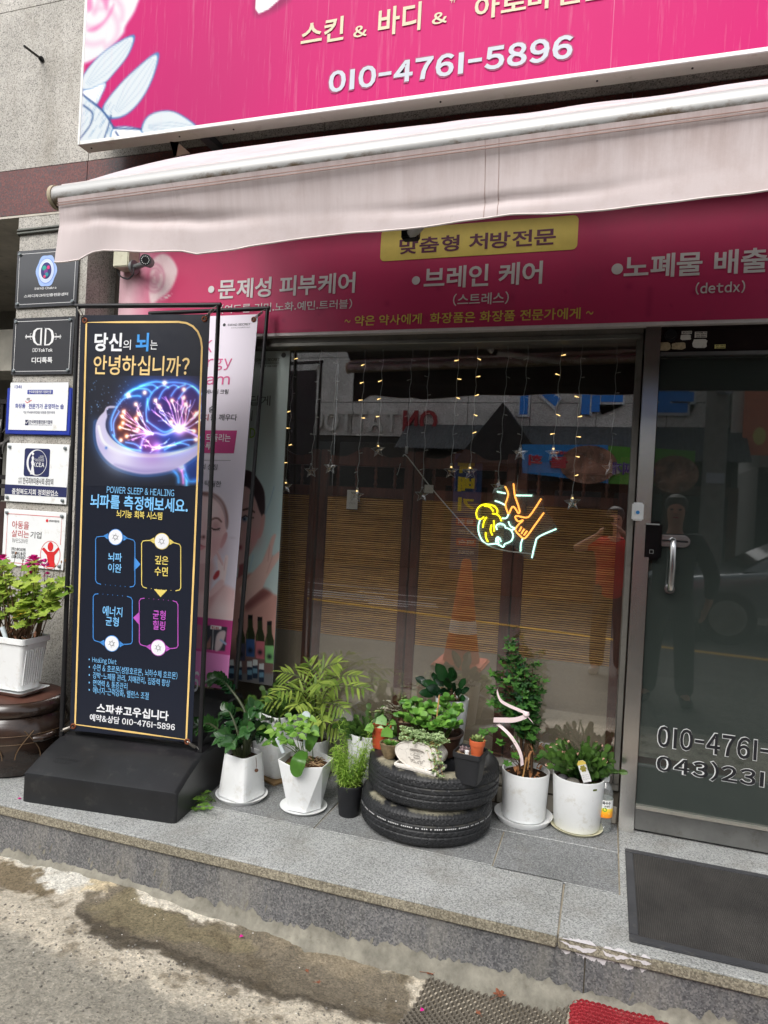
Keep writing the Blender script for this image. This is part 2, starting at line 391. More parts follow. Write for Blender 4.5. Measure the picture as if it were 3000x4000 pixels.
# ================================================================== SETTING: ground, road, platform
ROADZ = -.12
def base_z(x): return np.interp(x, [-3.2, -2.27, -1.86, -1.6, -1.1, -.85, -.5, -.1, .0, 1.2], [-.2, -.2, -.18, -.185, -.215, -.225, -.228, -.222, -.18, -.172])
def mortar_z(x): return np.interp(x, [-3.2, -2.27, -1.86, -1.6, -1.1, -.85, -.5, 0, 1.2], [-.19, -.19, -.165, -.17, -.193, -.193, -.176, -.16, -.17])
def ground_z(x, y):
    t = np.clip((-.85-y)/1.15, 0, 1); t = t*t*(3-2*t); b = base_z(x)
    return b*(1-t)+ROADZ*t+(vnoise(x*9, y*9, 3)-.5)*.018*np.clip((y+2)/.3, 0, 1)-.012*np.exp(-((y+1.0)/.09)**2)
gp = Plane((0, 0, -.213), (1, 0, 0), (0, 1, 0))
A = Art(gp, [(-3.2, -.83), (1.2, -.83), (1.2, -2.0), (-3.2, -2.0)], .0058, (190, 182, 167), uv=True)
_uv0 = A.uv.copy(); X_, Y_ = _uv0[..., 0], _uv0[..., 1]
A.uv = _uv0+np.stack([vnoise(X_*16, Y_*16, 1)-.5, vnoise(X_*16, Y_*16, 2)-.5], -1)*.11+np.stack([vnoise(X_*70, Y_*70, 5)-.5, vnoise(X_*70, Y_*70, 6)-.5], -1)*.03
nz = vnoise(X_*7, Y_*7, 8, 6)
A.put((nz-.42)*2.2, (204, 196, 182)); A.put((.45-vnoise(X_*11, Y_*11, 9, 6))*3, (156, 148, 135))
A.poly([(0, 3340), (115, 3370), (330, 3395), (365, 3445), (330, 3505), (225, 3505), (120, 3450), (90, 3400), (0, 3372)], (206, 204, 197), .03)
A.poly([(-60, 3392), (108, 3402), (180, 3465), (205, 3510), (150, 3530), (105, 3490), (36, 3480), (-60, 3470)], (112, 100, 80), .02, .9)
A.poly([(335, 3385), (545, 3450), (430, 3490), (335, 3510), (362, 3440)], (198, 184, 156), .015)
wet = [(290, 3560), (420, 3485), (500, 3480), (530, 3540), (700, 3560), (850, 3600), (1000, 3610), (1250, 3665), (1560, 3770), (1640, 3850), (1640, 4060), (1551, 4010), (1420, 3965), (1262, 3933), (1055, 3868), (874, 3815), (753, 3779), (573, 3737), (452, 3689), (362, 3658)]
A.poly(wet, (110, 102, 89), .03, .92)
A.poly([(300, 3560), (380, 3600), (470, 3660), (620, 3720), (800, 3765), (1000, 3820), (1240, 3900), (1540, 3995), (1500, 4010), (1250, 3950), (1050, 3890), (870, 3835), (700, 3790), (540, 3745), (400, 3690), (310, 3620)], (74, 68, 59), .02, .75)
A.poly([(350, 3560), (480, 3500), (640, 3570), (900, 3640), (1000, 3690), (940, 3720), (760, 3680), (600, 3690), (430, 3640)], (128, 119, 92), .03, .6)
A.poly([(500, 3480), (570, 3470), (830, 3555), (1000, 3600), (960, 3625), (850, 3610), (700, 3560), (560, 3555)], (208, 202, 190), .02)
A.poly([(1180, 3640), (1280, 3660), (1230, 3700), (1190, 3690)], (122, 108, 44), .02, .8)
A.poly([(1060, 3620), (1300, 3680), (1460, 3760), (1400, 3800), (1240, 3760), (1100, 3690)], (150, 138, 118), .04, .6)
A.put(np.clip((vnoise(X_*18, Y_*18, 31, 5)-.6)*6, 0, 1)*.5, (96, 86, 70))
A.put(np.clip((.06-np.abs(vnoise(X_*5, Y_*9, 37, 5)-.5))*14-.5, 0, 1)*.35*(nz > .45), (84, 76, 62))
asph = [(-400, 3560), (0, 3689), (241, 3779), (482, 3863), (723, 3960), (930, 4040), (1100, 4300), (-400, 4300)]
A.poly(asph, (150, 146, 136), .05)
A.put(np.clip((-1.62-Y_-.12*(X_+1))/.1, 0, 1), (140, 137, 128))
A.uv = _uv0
s = N('worn concrete'); a_ = s.n('ShaderNodeVertexColor', layer_name='print'); v_ = s.n('ShaderNodeTexVoronoi'); v_.inputs['Scale'].default_value = 190; s.l(s.coord(), v_.inputs['Vector'])
sp = s.n('ShaderNodeSeparateColor'); s.l(v_.outputs['Color'], sp.inputs[0])
o_ = s.mix(a_.outputs[0], s.ramp(sp.outputs[0], [(0, (.55, .54, .52)), (.3, (.85, .85, .83)), (.8, (1.1, 1.08, 1.04)), (1, (1.35, 1.33, 1.28))]), .75, 'MULTIPLY')
v2 = s.n('ShaderNodeTexVoronoi'); v2.inputs['Scale'].default_value = 105; s.l(s.coord(), v2.inputs['Vector']); s2 = s.n('ShaderNodeSeparateColor'); s.l(v2.outputs['Color'], s2.inputs[0])
o_ = s.mix(o_, s.ramp(s2.outputs[1], [(0, (.72, .71, .69)), (.25, (.93, .93, .93)), (.75, (1.04, 1.04, 1.04)), (1, (1.3, 1.28, 1.25))]), s.ramp(s.noise(3, 5, .6), [(.35, (.25, .25, .25)), (.6, (.75, .75, .75))]), 'MULTIPLY')
o_ = s.mix(o_, s.ramp(s.noise(38, 7, .7), [(.3, (.72, .72, .7)), (.7, (1.15, 1.15, 1.15))]), .7, 'MULTIPLY')
s.col(o_); s.bump(s.noise(70, 8, .75), .55, .006); M_CONC = s.pr(.88, 0, .25)
gw = lambda uv: ground_z(uv[..., 0], uv[..., 1])+.213
tag(A.build('concrete_ground', None, 0., wave=gw, mat=M_CONC), kind='structure')
M_ASPH = granite('asphalt', [(84, 83, 80), (70, 69, 67), (98, 96, 92), (60, 60, 58), (108, 105, 100)], 60, .85, (74, 70, 66), .25, .4)
mb = MB(); R_ = ROADZ
for (x0, x1, y0, y1) in ((-90, 90, -90, -2.0), (-90, -3.2, -2.0, 30), (1.2, 90, -2.0, -.845)):
    mb.add([(x0, y0, R_), (x1, y0, R_), (x1, y1, R_), (x0, y1, R_)], [(0, 1, 2, 3)])
mb.build('road', M_ASPH, kind='structure', smooth=0)
M_YEL = plain('yellow road paint', (206, 158, 42), .7, var=.25, vs=14., dirt=(120, 110, 90)); M_WROAD = plain('white road paint', (205, 205, 200), .7, var=.25, vs=10., dirt=(120, 118, 112))
mb = MB(); mb.add([(-30, -8.6, R_+.004), (-4.6, -6.45, R_+.004), (0.15, -5.5, R_+.004), (8, -4.6, R_+.004), (8, -4.45, R_+.004), (.15, -5.35, R_+.004), (-4.6, -6.3, R_+.004), (-30, -8.45, R_+.004)], [(0, 1, 6, 7), (1, 2, 5, 6), (2, 3, 4, 5)])
mb.build('road_yellow_line', M_YEL, kind='structure', smooth=0)
mb = MB()
for x0, x1, y, w, sl in ((-4.7, -3.3, -7.35, .13, .1), (-4.9, -2.4, -7.05, .12, .03), (-4.4, -2.3, -6.75, .1, .02), (-3.9, -2.4, -7.7, .12, -.1), (-5.6, -3.4, -8.3, .12, 0.), (-3.3, -2.7, -6.5, .1, .0)):
    mb.add([(x0, y, R_+.005), (x1, y+sl, R_+.005), (x1, y+sl+w, R_+.005), (x0, y+w, R_+.005)], [(0, 1, 2, 3)])
mb.build('road_white_marking', M_WROAD, kind='structure', smooth=0)
# raised entrance platform of granite slabs
mb = MB(); m2 = MB(); m3 = MB(); g = .003
def slab(x0, x1, y0, y1): mb.box((x0+g, y0+g, -.028), (x1-g, y1-g, 0))
for x0, x1 in ((-3.6, -.083),): slab(x0, x1, -.84, -.5)
slab(-.083, 3.2, -.84, -.515)
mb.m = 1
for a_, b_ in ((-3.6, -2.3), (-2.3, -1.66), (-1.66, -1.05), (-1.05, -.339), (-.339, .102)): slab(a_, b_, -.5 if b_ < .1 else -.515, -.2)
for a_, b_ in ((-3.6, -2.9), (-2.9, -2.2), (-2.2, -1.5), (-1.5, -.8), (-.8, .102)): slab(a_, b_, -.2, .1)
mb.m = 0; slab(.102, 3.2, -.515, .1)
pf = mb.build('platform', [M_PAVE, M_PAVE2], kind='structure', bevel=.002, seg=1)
m2.box((-3.59, -.82, -.5), (3.19, .098, -.006)); m2.build('platform_bed', plain('pale grout', (150, 142, 126), .9, var=.25, vs=30.), kind='structure', smooth=0)
for x0, x1 in ((-3.6, -.083), (-.083, 3.2)): m3.box((x0+.002, -.853, -.034), (x1-.002, -.841, -.001))
m3.build('platform_edge', M_EDGE, kind='structure', bevel=.004, seg=2)
mb = MB()
for x0, x1 in ((-3.6, .001), (.001, 3.2)): mb.box((x0+.002, -.839, -.6), (x1-.002, -.822, -.0345))
s = N('dark granite riser with mortar'); 
mb.build('platform_riser', M_RISER, kind='structure', smooth=0)
# mortar smears along the foot of the riser
M_MORT = plain('cement smear', (128, 125, 114), .9, var=.35, vs=16., bump=.8, bs=70., dirt=(84, 78, 64))
M_WPAINT = plain('spilt white paint', (206, 202, 204), .7, var=.12, vs=40., dirt=(150, 140, 130))
rng = random.Random(5)
mb = MB()
pts = []
n = 900
xs = np.linspace(-3.0, 1.1, n); hN = vnoise(xs*2.6, xs*0+2, 11, 6); hF = vnoise(xs*40, xs*0, 12, 5)
top = [mortar_z(x)+max(-.006, .10*(hN[i]-.42)+.05*(hF[i]-.45)*(.4+hN[i])+(.012 if x > -.9 else 0)) for i, x in enumerate(xs)]
rows = [[(x, -.8405-.0015*(k == 1)-(.006+.014*hN[i])*(k == 2)-(.018+.03*hN[i]+.03*max(0, hF[i]-.4)*(x > -1.1))*(k == 3), (t, .5*(t+mortar_z(x)), mortar_z(x)-.012+.006*(hF[i]-.5), base_z(x)-.012)[k]) for i, (x, t) in enumerate(zip(xs, top))] for k in range(4)]
mb.grid(rows); mb.build('mortar_smear', M_MORT, kind='structure', smooth=60)
mb = MB()
for k in range(34):
    x = rng.uniform(-2.3, .3); z = base_z(x)+rng.uniform(.02, .075); w, h = rng.uniform(.002, .006), rng.uniform(.004, .022)
    mb.add([(x+w*math.cos(a)*rng.uniform(.5, 1.4)+.3*h*math.sin(a), -.8396, z+h*math.sin(a)*rng.uniform(.6, 1.3)) for a in np.linspace(0, 6.28, 12)[:-1]], [tuple(range(11))])
mb.build('mortar_fleck', M_MORT, kind='structure', smooth=0)
mb = MB(); m2 = MB()
cx_ = [P(2180+4*i, 3690+1.05*i, -.853) for i in range(0, 95)]; j1 = vnoise(np.arange(95)*.13, np.zeros(95), 71, 5); j2 = vnoise(np.arange(95)*.16, np.ones(95)*3, 72, 5); j3 = vnoise(np.arange(95)*.2, np.ones(95)*7, 73, 5)
mb.grid([[(p[0], -.8545, -.003-.012*j2[i]) for i, p in enumerate(cx_)], [(p[0], -.8545, -.003-.012*j2[i]-.028*max(0, j1[i]-.25)*min(1, i/8, (94-i)/8)) for i, p in enumerate(cx_)]])
mb.grid([[(p[0], -.8405, -.0348) for p in cx_], [(p[0], -.8405, -.0348-.05*max(0, j3[i]-.33)*min(1, i/8, (94-i)/8)) for i, p in enumerate(cx_)]])
mb.grid([[(p[0], -.8535, .0012) for p in cx_], [(p[0], -.853+.05*max(0, j1[i]-.35)*min(1, i/10, (94-i)/10), .0012) for i, p in enumerate(cx_)]])
mb.build('paint_spill', M_WPAINT, kind='structure', smooth=0)
# ================================================================== SHOP BUILDING
bld = thing('shop_building', 'granite-clad shop building with pale stone wall, dark red granite band and glazed front', 'building', (-1, 1.5, 0))
WY = -.2
mb = MB(); zs = [2.952, float(P(0, 54, WY)[2]), 4.6, 5.6]; xsm = [-8, -6.6, -5.2, -3.9, -2.59, -1.3, 0, 1.3, 2.6, 5]
for i in range(len(zs)-1):
    for j in range(len(xsm)-1): mb.box((xsm[j]+.002, WY, zs[i]+.002), (xsm[j+1]-.002, WY+.03, zs[i+1]-.002))
mb.build('stone_cladding', M_STONE, bld, smooth=0)
mb = MB(); mb.box((-8, WY+.02, 2.72), (5, 3.4, 5.61)); mb.build('wall_core', plain('grey sealant', (150, 148, 142), .8), bld, smooth=0)
mb = MB()
for j in range(len(xsm)-1): mb.box((xsm[j]+.002, WY-.004, 2.712), (xsm[j+1]-.002, WY+.02, 2.948))
mb.build('granite_band', M_RED, bld, smooth=0)
mb = MB(); mb.box((-8, WY-.002, 2.7), (5, 3.4, 2.711)); mb.build('soffit', plain('weathered concrete soffit', (186, 180, 168), .9, var=.25, vs=5., dirt=(80, 76, 68)), bld, smooth=0)
PX0, PX1 = -3.015, -2.572
mb = MB(); mb.box((PX0, -.19, 0), (PX1, -.165, 2.699)); pil = mb.build('pillar_cladding', M_STONE, bld, smooth=0)
mb = MB(); mb.box((PX0, -.164, 0), (PX1, .3, 2.699)); mb.build('pillar', M_STONE, bld, smooth=0)
mb = MB(); mb.box((PX0-.002, -.2, 2.64), (PX1+.002, -.191, 2.699)); mb.build('pillar_cap', M_STONE, bld, smooth=0)
mb = MB()
for z in (2.615, 2.632): mb.tube([(PX0-.012, .2, z), (PX0-.012, -.19, z), (PX0-.005, -.2, z), (PX0+.3, -.201, z+.004), (PX1+.05, -.2, z)], .007, 6)
tag(mb.build('wall_cable', plain('grey cable', (96, 98, 92), .5)), 'pair of thin grey cables wrapped across the top of the granite pillar', 'cable')
# upper wall peg
mb = MB(); e = P(cp(0, 0)[0]+160, 232, WY); mb.tube([P(163, 232, WY-.002), P(95, 180, WY-.16)], .006, 8); mb.tube([P(163, 232, WY), P(160, 229, WY-.015)], .013, 10)
tag(mb.build('wall_peg', plain('dark steel pin', (50, 50, 50), .5, .6)), 'short dark steel peg sticking out of the pale stone wall', 'peg')
# recess behind the glass: sill wall, room
mb = MB(); m2 = MB()
xx = -2.55
while xx < .09:
    w = rng.uniform(.16, .24); mb.box((xx+.004, .055+.004*rng.random(), .004), (min(xx+w, .098)-.004, .1, .075)); 
    mb.box((xx+.004-.03, .055+.004*rng.random(), .083), (min(xx+w, .098)-.034, .1, .15)); xx += w
mb.build('sill_brick', plain('pale sill brick', (176, 170, 158), .85, var=.2, dirt=(110, 104, 92), vs=12.), bld, bevel=.003, seg=1)
m2.box((-2.57, .06, 0), (.1, .13, .148)); m2.build('sill_wall', plain('dark mortar', (92, 86, 76), .9), bld, smooth=0)
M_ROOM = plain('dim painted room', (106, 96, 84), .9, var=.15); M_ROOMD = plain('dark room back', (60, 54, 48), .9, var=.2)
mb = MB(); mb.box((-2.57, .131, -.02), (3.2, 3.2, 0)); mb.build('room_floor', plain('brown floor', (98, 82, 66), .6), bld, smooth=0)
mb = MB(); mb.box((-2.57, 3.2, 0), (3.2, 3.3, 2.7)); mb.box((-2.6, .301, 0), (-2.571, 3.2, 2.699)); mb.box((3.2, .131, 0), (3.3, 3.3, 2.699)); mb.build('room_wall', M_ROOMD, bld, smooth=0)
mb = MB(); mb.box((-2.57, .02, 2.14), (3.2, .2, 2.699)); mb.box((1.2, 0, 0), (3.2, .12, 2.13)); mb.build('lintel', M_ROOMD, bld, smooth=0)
# window
M_GLASS = glassmat('shop window glass', (.985, .99, .985), .145, .02, .005, ((.44, .41, .36), .012))
win = MB(); F0, F1 = -2.565, .098
def fr(a, b): win.box(a, b)
fr((F0, .03, 2.066), (F1, .13, 2.12)); fr((F0, .03, .15), (F1, .13, .178)); fr((F0, .031, .1781), (F0+.04, .129, 2.0659)); fr((F1-.026, .031, .1781), (F1, .129, 2.0659)); fr((F0+.01, .02, 2.045), (F1-.01, .1, 2.0655))
wf = win.build('window_frame', M_ALU, bld, bevel=.003, seg=1)
mb = MB(); mb.box((F0+.03, .085, .17), (F1-.02, .091, 2.07)); pane = mb.build('pane', M_GLASS, wf, smooth=0)
# steel post, door head, door
mb = MB(); mb.box((.103, 0, 0), (.163, .13, 2.095)); post = mb.build('steel_post', M_STEEL, bld, bevel=.003, seg=2)
mb = MB(); z0 = .0
mb.box((.164, .012, 1.985), (1.25, .1, 2.078)); mb.box((.164, .02, 2.079), (1.25, .1, 2.1)); hd = mb.build('door_head', M_DKMETAL, bld, bevel=.002, seg=1)
mb = MB(); mb.box((.166, .004, 1.968), (1.24, .05, 1.983)); mb.build('head_trim', M_BRUSH, hd, smooth=0)
hp = Plane((0, .012, 0), (1, 0, 0))
mb = MB(); q = P(*ch(760, 260), .0); mb.tube([(q[0], .012, q[2]), (q[0], -.004, q[2])], .024, 24); mb.tube([(q[0], -.004, q[2]), (q[0], -.012, q[2])], .017, 20); mb.box((q[0]-.002, -.0135, q[2]-.007), (q[0]+.002, -.0115, q[2]+.007))
mb.build('lock_cylinder', plain('dark lock metal', (62, 62, 64), .35, .8), hd)
M_PAPER = plain('white sticker paper', (212, 208, 200), .6, var=.06, dirt=(150, 140, 126)); M_INK = plain('black ink', (26, 26, 30), .6); M_AGED = plain('torn yellowed tape', (178, 160, 128), .7, var=.3, vs=60.)
for (x0, y0, x1, y1, m, tx, tc) in ((858, 220, 955, 250, M_PAPER, '열쇠 271-7789', M_INK), (838, 252, 950, 306, M_PAPER, None, None), (978, 225, 1095, 284, M_PAPER, '디지털 키\n열쇠·번호키\n263-9990', M_INK), (950, 290, 1100, 386, M_PAPER, None, None), (1163, 345, 1266, 384, plain('yellow edged sticker', (216, 206, 130), .6), '열쇠·번호키\n267-9990', M_INK), (625, 318, 760, 408, M_AGED, None, None), (760, 325, 910, 395, M_AGED, None, None)):
    a = hp.uv(ch(x0, y1)); b = hp.uv(ch(x1, y0)); mb = MB()
    if m is M_AGED or (tx is None):
        k = 14; mb.add([hp.at((a[0]+b[0])/2+(b[0]-a[0])/2*math.copysign(abs(math.cos(t))**.5, math.cos(t))*rng.uniform(.82, 1.05), (a[1]+b[1])/2+(b[1]-a[1])/2*math.copysign(abs(math.sin(t))**.5, math.sin(t))*rng.uniform(.82, 1.05), .0012) for t in np.linspace(0, 6.283, k+1)[:-1]], [tuple(range(k))])
    else: flat(mb, hp, [a, (b[0], a[1]), b, (a[0], b[1])], .0015)
    st = mb.build('sticker', m, hd, smooth=0)
    if tx:
        L = tx.split('\n'); h = (b[1]-a[1])/len(L)
        for i, t_ in enumerate(L): text(hp, t_, (a[0]+.12*(b[0]-a[0]), b[1]-h*(i+.85)), (b[0]-.06*(b[0]-a[0]), b[1]-h*(i+.2)), tc, hd, .03, .0022, 'sticker_lettering', uv=True)
door = thing('glass_door', 'tinted dark glass shop door with steel bottom rail and phone numbers', 'door', (.165, .03, 0))
M_DGLASS = glassmat('tinted door glass', (.3, .36, .33), .10, .02, .018, ((.12, .15, .135), .25))
mb = MB(); mb.box((.167, .034, .1), (1.2, .046, 1.966)); mb.build('door_glass', M_DGLASS, door, smooth=0)
mb = MB(); mb.box((.166, .018, .012), (1.2, .06, .098)); mb.build('bottom_rail', M_BRUSH, door, bevel=.003, seg=2)
mb = MB(); mb.box((.166, .014, .099), (1.2, .05, .107)); mb.build('rail_bead', plain('rubber and bright bead', (170, 166, 156), .4, .6), door, smooth=0)
dp = Plane((0, .034, 0), (1, 0, 0))
M_SILV = plain('white vinyl letter', (214, 214, 214), .5)
for t_, bl, tr in (('010-4761-5896', (2567, 2915), (3262, 2928)), ('043)231', (2563, 3016), (2986, 3004))):
    text(dp, t_, bl, tr, M_SILV, door, .045, .001, 'number_outline', grow=.003); text(dp, t_, bl, tr, M_INK, door, .02, .002, 'number')
# handle and lock
mb = MB(); a = P(*c6b(1085, 398), 0); b = P(*c6b(1245, 472), 0); zc = (a[2]+b[2])/2
pr = [(a[0]+.0, a[2]), (b[0]-.02, a[2]+.002), (b[0]-.006, a[2]-.012), (b[0], zc), (b[0]-.006, b[2]+.012), (b[0]-.02, b[2]), (a[0], b[2])]
mb.prism([(x, .033, z) for x, z in pr], (0, -.016, 0)); mb.build('handle_plate', M_CHROME, door, bevel=.004, seg=2)
mb = MB(); mb.box((a[0]+.004, .0155, zc-.004), (b[0]-.012, .0168, zc+.004)); mb.build('key_slot', M_BLACK, door, smooth=0)
t = P(*c6b(1148, 432), -.03); u = P(*c6b(1138, 698), -.03)
mb = MB(); mb.tube([(t[0], .02, t[2]), (t[0], -.012, t[2]), (t[0], -.028, t[2]-.006), (t[0], -.034, t[2]-.025), ((t[0]+u[0])/2, -.034, (t[2]+u[2])/2), (t[0], -.034, u[2]+.025), (t[0], -.028, u[2]+.006), (t[0], -.012, u[2]), (t[0], .033, u[2])], .0125, 14)
mb.tube([(t[0], .0335, u[2]), (t[0], .02, u[2])], .02, 18); mb.build('door_handle', M_CHROME, door)
mb = MB(); a = P(*c6b(985, 325), 0); b = P(*c6b(1080, 540), 0); mb.box((a[0], -.004, b[2]), (b[0], .0335, a[2])); M_GLOSSBLK = plain('gloss black lock body', (20, 20, 22), .15, spec=.6)
lk = mb.build('digital_lock', M_GLOSSBLK, door, bevel=.011, seg=4)
mb = MB(); m2 = MB(); lp = Plane((0, -.004, 0), (1, 0, 0)); cx_, cz_ = (a[0]+b[0])/2, (a[2]+b[2])/2
ribbon(mb, lp, [(cx_+dx, b[2]+.035+dz) for dx, dz in ((-.007, -.007), (.007, -.007), (.007, .007), (-.007, .007))], .002, .001, True); flat(mb, lp, [(a[0]+.012, a[2]-.008), (b[0]-.012, a[2]-.008), (b[0]-.012, a[2]-.014), (a[0]+.012, a[2]-.014)], .001)
mb.build('lock_marking', plain('pale lock print', (150, 152, 150), .5), lk, smooth=0)
# door bell on the post
mb = MB(); a = P(*c6b(926, 224), -.01); b = P(*c6b(985, 325), -.01); mb.box((a[0], -.016, b[2]), (b[0], -.0005, a[2])); bell = thing('door_bell', 'small white bell push with blue bell button on the steel post', 'doorbell', ((a[0]+b[0])/2, -.005, b[2]))
mb.build('housing', M_POT, bell, bevel=.006, seg=3)
mb = MB(); x_, z_ = (a[0]+b[0])/2, b[2]+.04; mb.box((x_-.0115, -.019, z_-.0165), (x_+.0115, -.0155, z_+.0165)); mb.build('button', M_POT, bell, bevel=.002)
mb = MB(); disc(mb, Plane((0, -.0192, 0), (1, 0, 0)), (x_, z_-.006), .0075, .0006); mb.build('bell_symbol', plain('blue print', (40, 130, 200), .4), bell, smooth=0)
# left passage beside the pillar
alley = thing('passage_wall', 'dim grey concrete passage wall beside the granite pillar', 'wall', (-4.2, 1.5, 0))
mb = MB(); mb.box((-6, 1.3, -.2), (-2.58, 1.5, 2.699)); mb.build('back_wall', plain('grey render', (142, 140, 132), .9, var=.2, vs=4., dirt=(100, 96, 88)), alley, smooth=0)
mb = MB(); mb.box((-6, .5, 2.05), (-3.02, .8, 2.32)); mb.build('beam', plain('pale beam', (176, 172, 160), .9, var=.2, vs=5.), alley, smooth=0)
gate = thing('ornate_gate', 'dark cast iron gate with leaf scrolls in the passage beside the pillar', 'gate', (-3.4, .6, 0))
mb = MB()
for z in (1.2, 1.28, 1.34, 1.85): mb.box((-4.4, .6, z), (-3.03, .64, z+.03))
for k in range(16): mb.box((-4.4+k*.09, .61, .1), (-4.38+k*.09, .63, 1.85))
mb.build('gate_bars', plain('dark cast iron', (46, 42, 42), .45, .5, var=.3), gate, smooth=0)
mb = MB()
for k in range(5):
    c = (-3.12-.22*k, .59, 1.6)
    for j in range(7):
        a = j*.9; q = [(c[0]+(.02+.03*i)*math.cos(a+i*.25), c[1]-.01*math.sin(i), c[2]+(.03+.035*i)*math.sin(a+i*.25)) for i in range(5)]; mb.tube(q, [.008, .016, .014, .01, .004], 6)
mb.build('leaf_scroll', plain('worn grey iron leaf', (120, 118, 116), .45, .5, var=.4, vs=30.), gate)
mb = MB(); mb.box((-4.4, .605, .3), (-3.03, .615, 1.19)); mb.build('gate_panel', plain('brown gate sheet', (70, 52, 50), .4, .3, var=.3), gate, smooth=0)
# ================================================================== BIG PINK SIGNBOARD
sp_ = Plane((0, -.4, 0), (1, 0, 0))
BL = P(303, 565, -.4); X0, Z0 = BL[0], BL[2]-.002; X1, Z1 = 1.5, 4.25
sign = thing('shop_signboard', 'big faded magenta lightbox signboard with white flowers and phone number above the awning', 'signboard', (X0, -.36, Z0))
mb = MB(); mb.box((X0, -.394, Z0), (X1, -.325, Z1)); mb.build('sign_box', plain('white aluminium sign box', (214, 212, 200), .5, var=.06, dirt=(166, 156, 132), vs=4.), sign, smooth=0)
mb = MB(); mb.box((X0-.001, -.402, Z0-.001), (X0+.014, -.3935, Z1)); mb.box((X0+.0145, -.402, Z0-.001), (X1, -.3935, Z0+.016)); mb.build('sign_trim', M_WHITE, sign, bevel=.002, seg=1)
A = Art(sp_, [(X0+.012, Z1), (X1-.004, Z1), (X1-.004, Z0+.014), (X0+.012, Z0+.014)], .0064, (184, 6, 98), uv=True)
u0 = sp_.uv((600, 300)); A.spot(sp_.uv((820, 380)), .5, (170, 30, 96), .8, 'mix', uv=True)
GW = (196, 204, 208); BLU = (70, 120, 170); GL = (226, 228, 230)
def leafp(pts, c=GW, edge=BLU, vein=True):
    A.poly(pts, edge, .01, smooth=True); q = np.array(pts, float); ce = q.mean(0); A.poly([tuple(ce+(p-ce)*.93) for p in q], c, .008, smooth=True)
    if vein:
        a, b = q[0], q[len(q)//2]
        for k in (-.5, -.2, .15, .45):
            n_ = np.array([-(b-a)[1], (b-a)[0]])*.1*k; A.line([tuple(a+(b-a)*.1+n_), tuple((a+b)/2+n_*2), tuple(a+(b-a)*.88+n_*.6)], .003, (120, 150, 178), .5)
rose = [c1(365, -80), c1(600, -80), c1(590, 30), c1(545, 110), c1(530, 150), c1(470, 212), c1(420, 250), c1(360, 275), c1(330, 250)]
A.poly(rose, (206, 208, 210), .02, smooth=True)
for k, (x, y, r1) in enumerate(((400, 30, 75), (405, 60, 110), (390, 20, 45), (470, 60, 60), (440, 120, 70))):
    pts = [c1(x+r1*math.cos(a), y+r1*1.2*math.sin(a)) for a in np.linspace(.2+k, 3.6+k, 9)]; A.line(pts, .02, (202, 130, 170), .45, soft=.03)
for pts in ([(372, 0), (390, -30), (400, 30), (380, 50)], [(380, 130), (450, 90), (490, 20), (480, 60), (420, 130)], [(440, -10), (470, -10), (460, 40)]): A.poly([c1(*p) for p in pts], (204, 90, 150), .02, .7, True)
leafp([c1(580, 150), c1(560, 230), c1(500, 310), c1(440, 370), c1(352, 392), c1(352, 340), c1(400, 270), c1(480, 200)])
leafp([c1(680, 225), c1(672, 310), c1(620, 420), c1(550, 495), c1(480, 515), c1(440, 480), c1(470, 420), c1(560, 320)])
leafp([c1(458, 358), c1(440, 410), c1(410, 455), c1(352, 400), c1(400, 380)], GL)
leafp([c1(858, 556), c1(760, 570), c1(620, 582), c1(612, 545), c1(640, 500), c1(700, 478), c1(770, 488)])
leafp([c1(335, 400), c1(380, 430), c1(445, 480), c1(490, 550), c1(500, 640), c1(335, 660)], GW, BLU, False)
leafp([c1(490, 552), c1(608, 560), c1(610, 640), c1(490, 640)], GL, BLU, False)
for pts in ([(352, 405), (440, 475), (492, 552)], [(345, 600), (390, 540), (400, 490), (360, 455)], [(490, 555), (610, 558)], [(520, 600), (500, 570)], [(450, 600), (470, 540), (480, 500)]): A.line([c1(*p) for p in pts], .008, (40, 70, 120), .9)
for k in range(40): x = rng.uniform(340, 500); y = rng.uniform(430, 640); A.line([c1(x, y), c1(x-18, y+30)], .003, (90, 130, 170), .5)
# drifts of a large white letter cut by the picture edge
A.poly([c1(1098, 50), c1(1122, 70), c1(1200, 40), c1(1260, -20), c1(1120, -40)], (90, 20, 60), .03, .5, True)
A.poly([c1(1108, -40), c1(1104, 40), c1(1118, 60), c1(1160, 40), c1(1205, 0), c1(1230, -40)], (226, 228, 226), .006)
s = N('faded sign print'); a_ = s.n('ShaderNodeVertexColor', layer_name='print'); st = s.noise(7, 6, .7, s.coord((7, 1, .35)))
st2 = s.noise(5, 3, .7, s.coord((16, 1, .12)))
o_ = s.mix(a_.outputs[0], (.62, .42, .5), s.ramp(st, [(.55, (0, 0, 0)), (.85, (.28, .28, .28))])); o_ = s.mix(o_, (.7, .5, .58), s.ramp(st2, [(.64, (0, 0, 0)), (.72, (.35, .35, .35))]))
s.col(o_); s.bump(s.noise(3, 2, .5), .1, .01); M_SIGNF = s.pr(.5, 0, .15)
A.build('sign_face', sign, .0005, mat=M_SIGNF)
M_CREAM = plain('cream sign letter', (192, 184, 154), .5, var=.05); M_LGREY = plain('pale grey sign letter', (176, 181, 190), .5, var=.05); M_DPINK = plain('letter shadow print', (150, 40, 92), .5)
for t_, bl, tr, m, b in (('스킨', c1(1300, 205), c1(1490, 70), M_CREAM, .02), ('&', c1(1527, 168), c1(1588, 108), M_CREAM, .02), ('바디', (1476, 147), (1649, 7), M_CREAM, .02), ('&', c2(207, 112), c2(275, 50), M_CREAM, .02), ('아로마전문', c2(390, 92), c2(978, -112), M_CREAM, .02), ('#', c2(285, 18), c2(318, -25), M_CREAM, .0)):
    text(sp_, t_, bl, tr, m, sign, b, .0045)
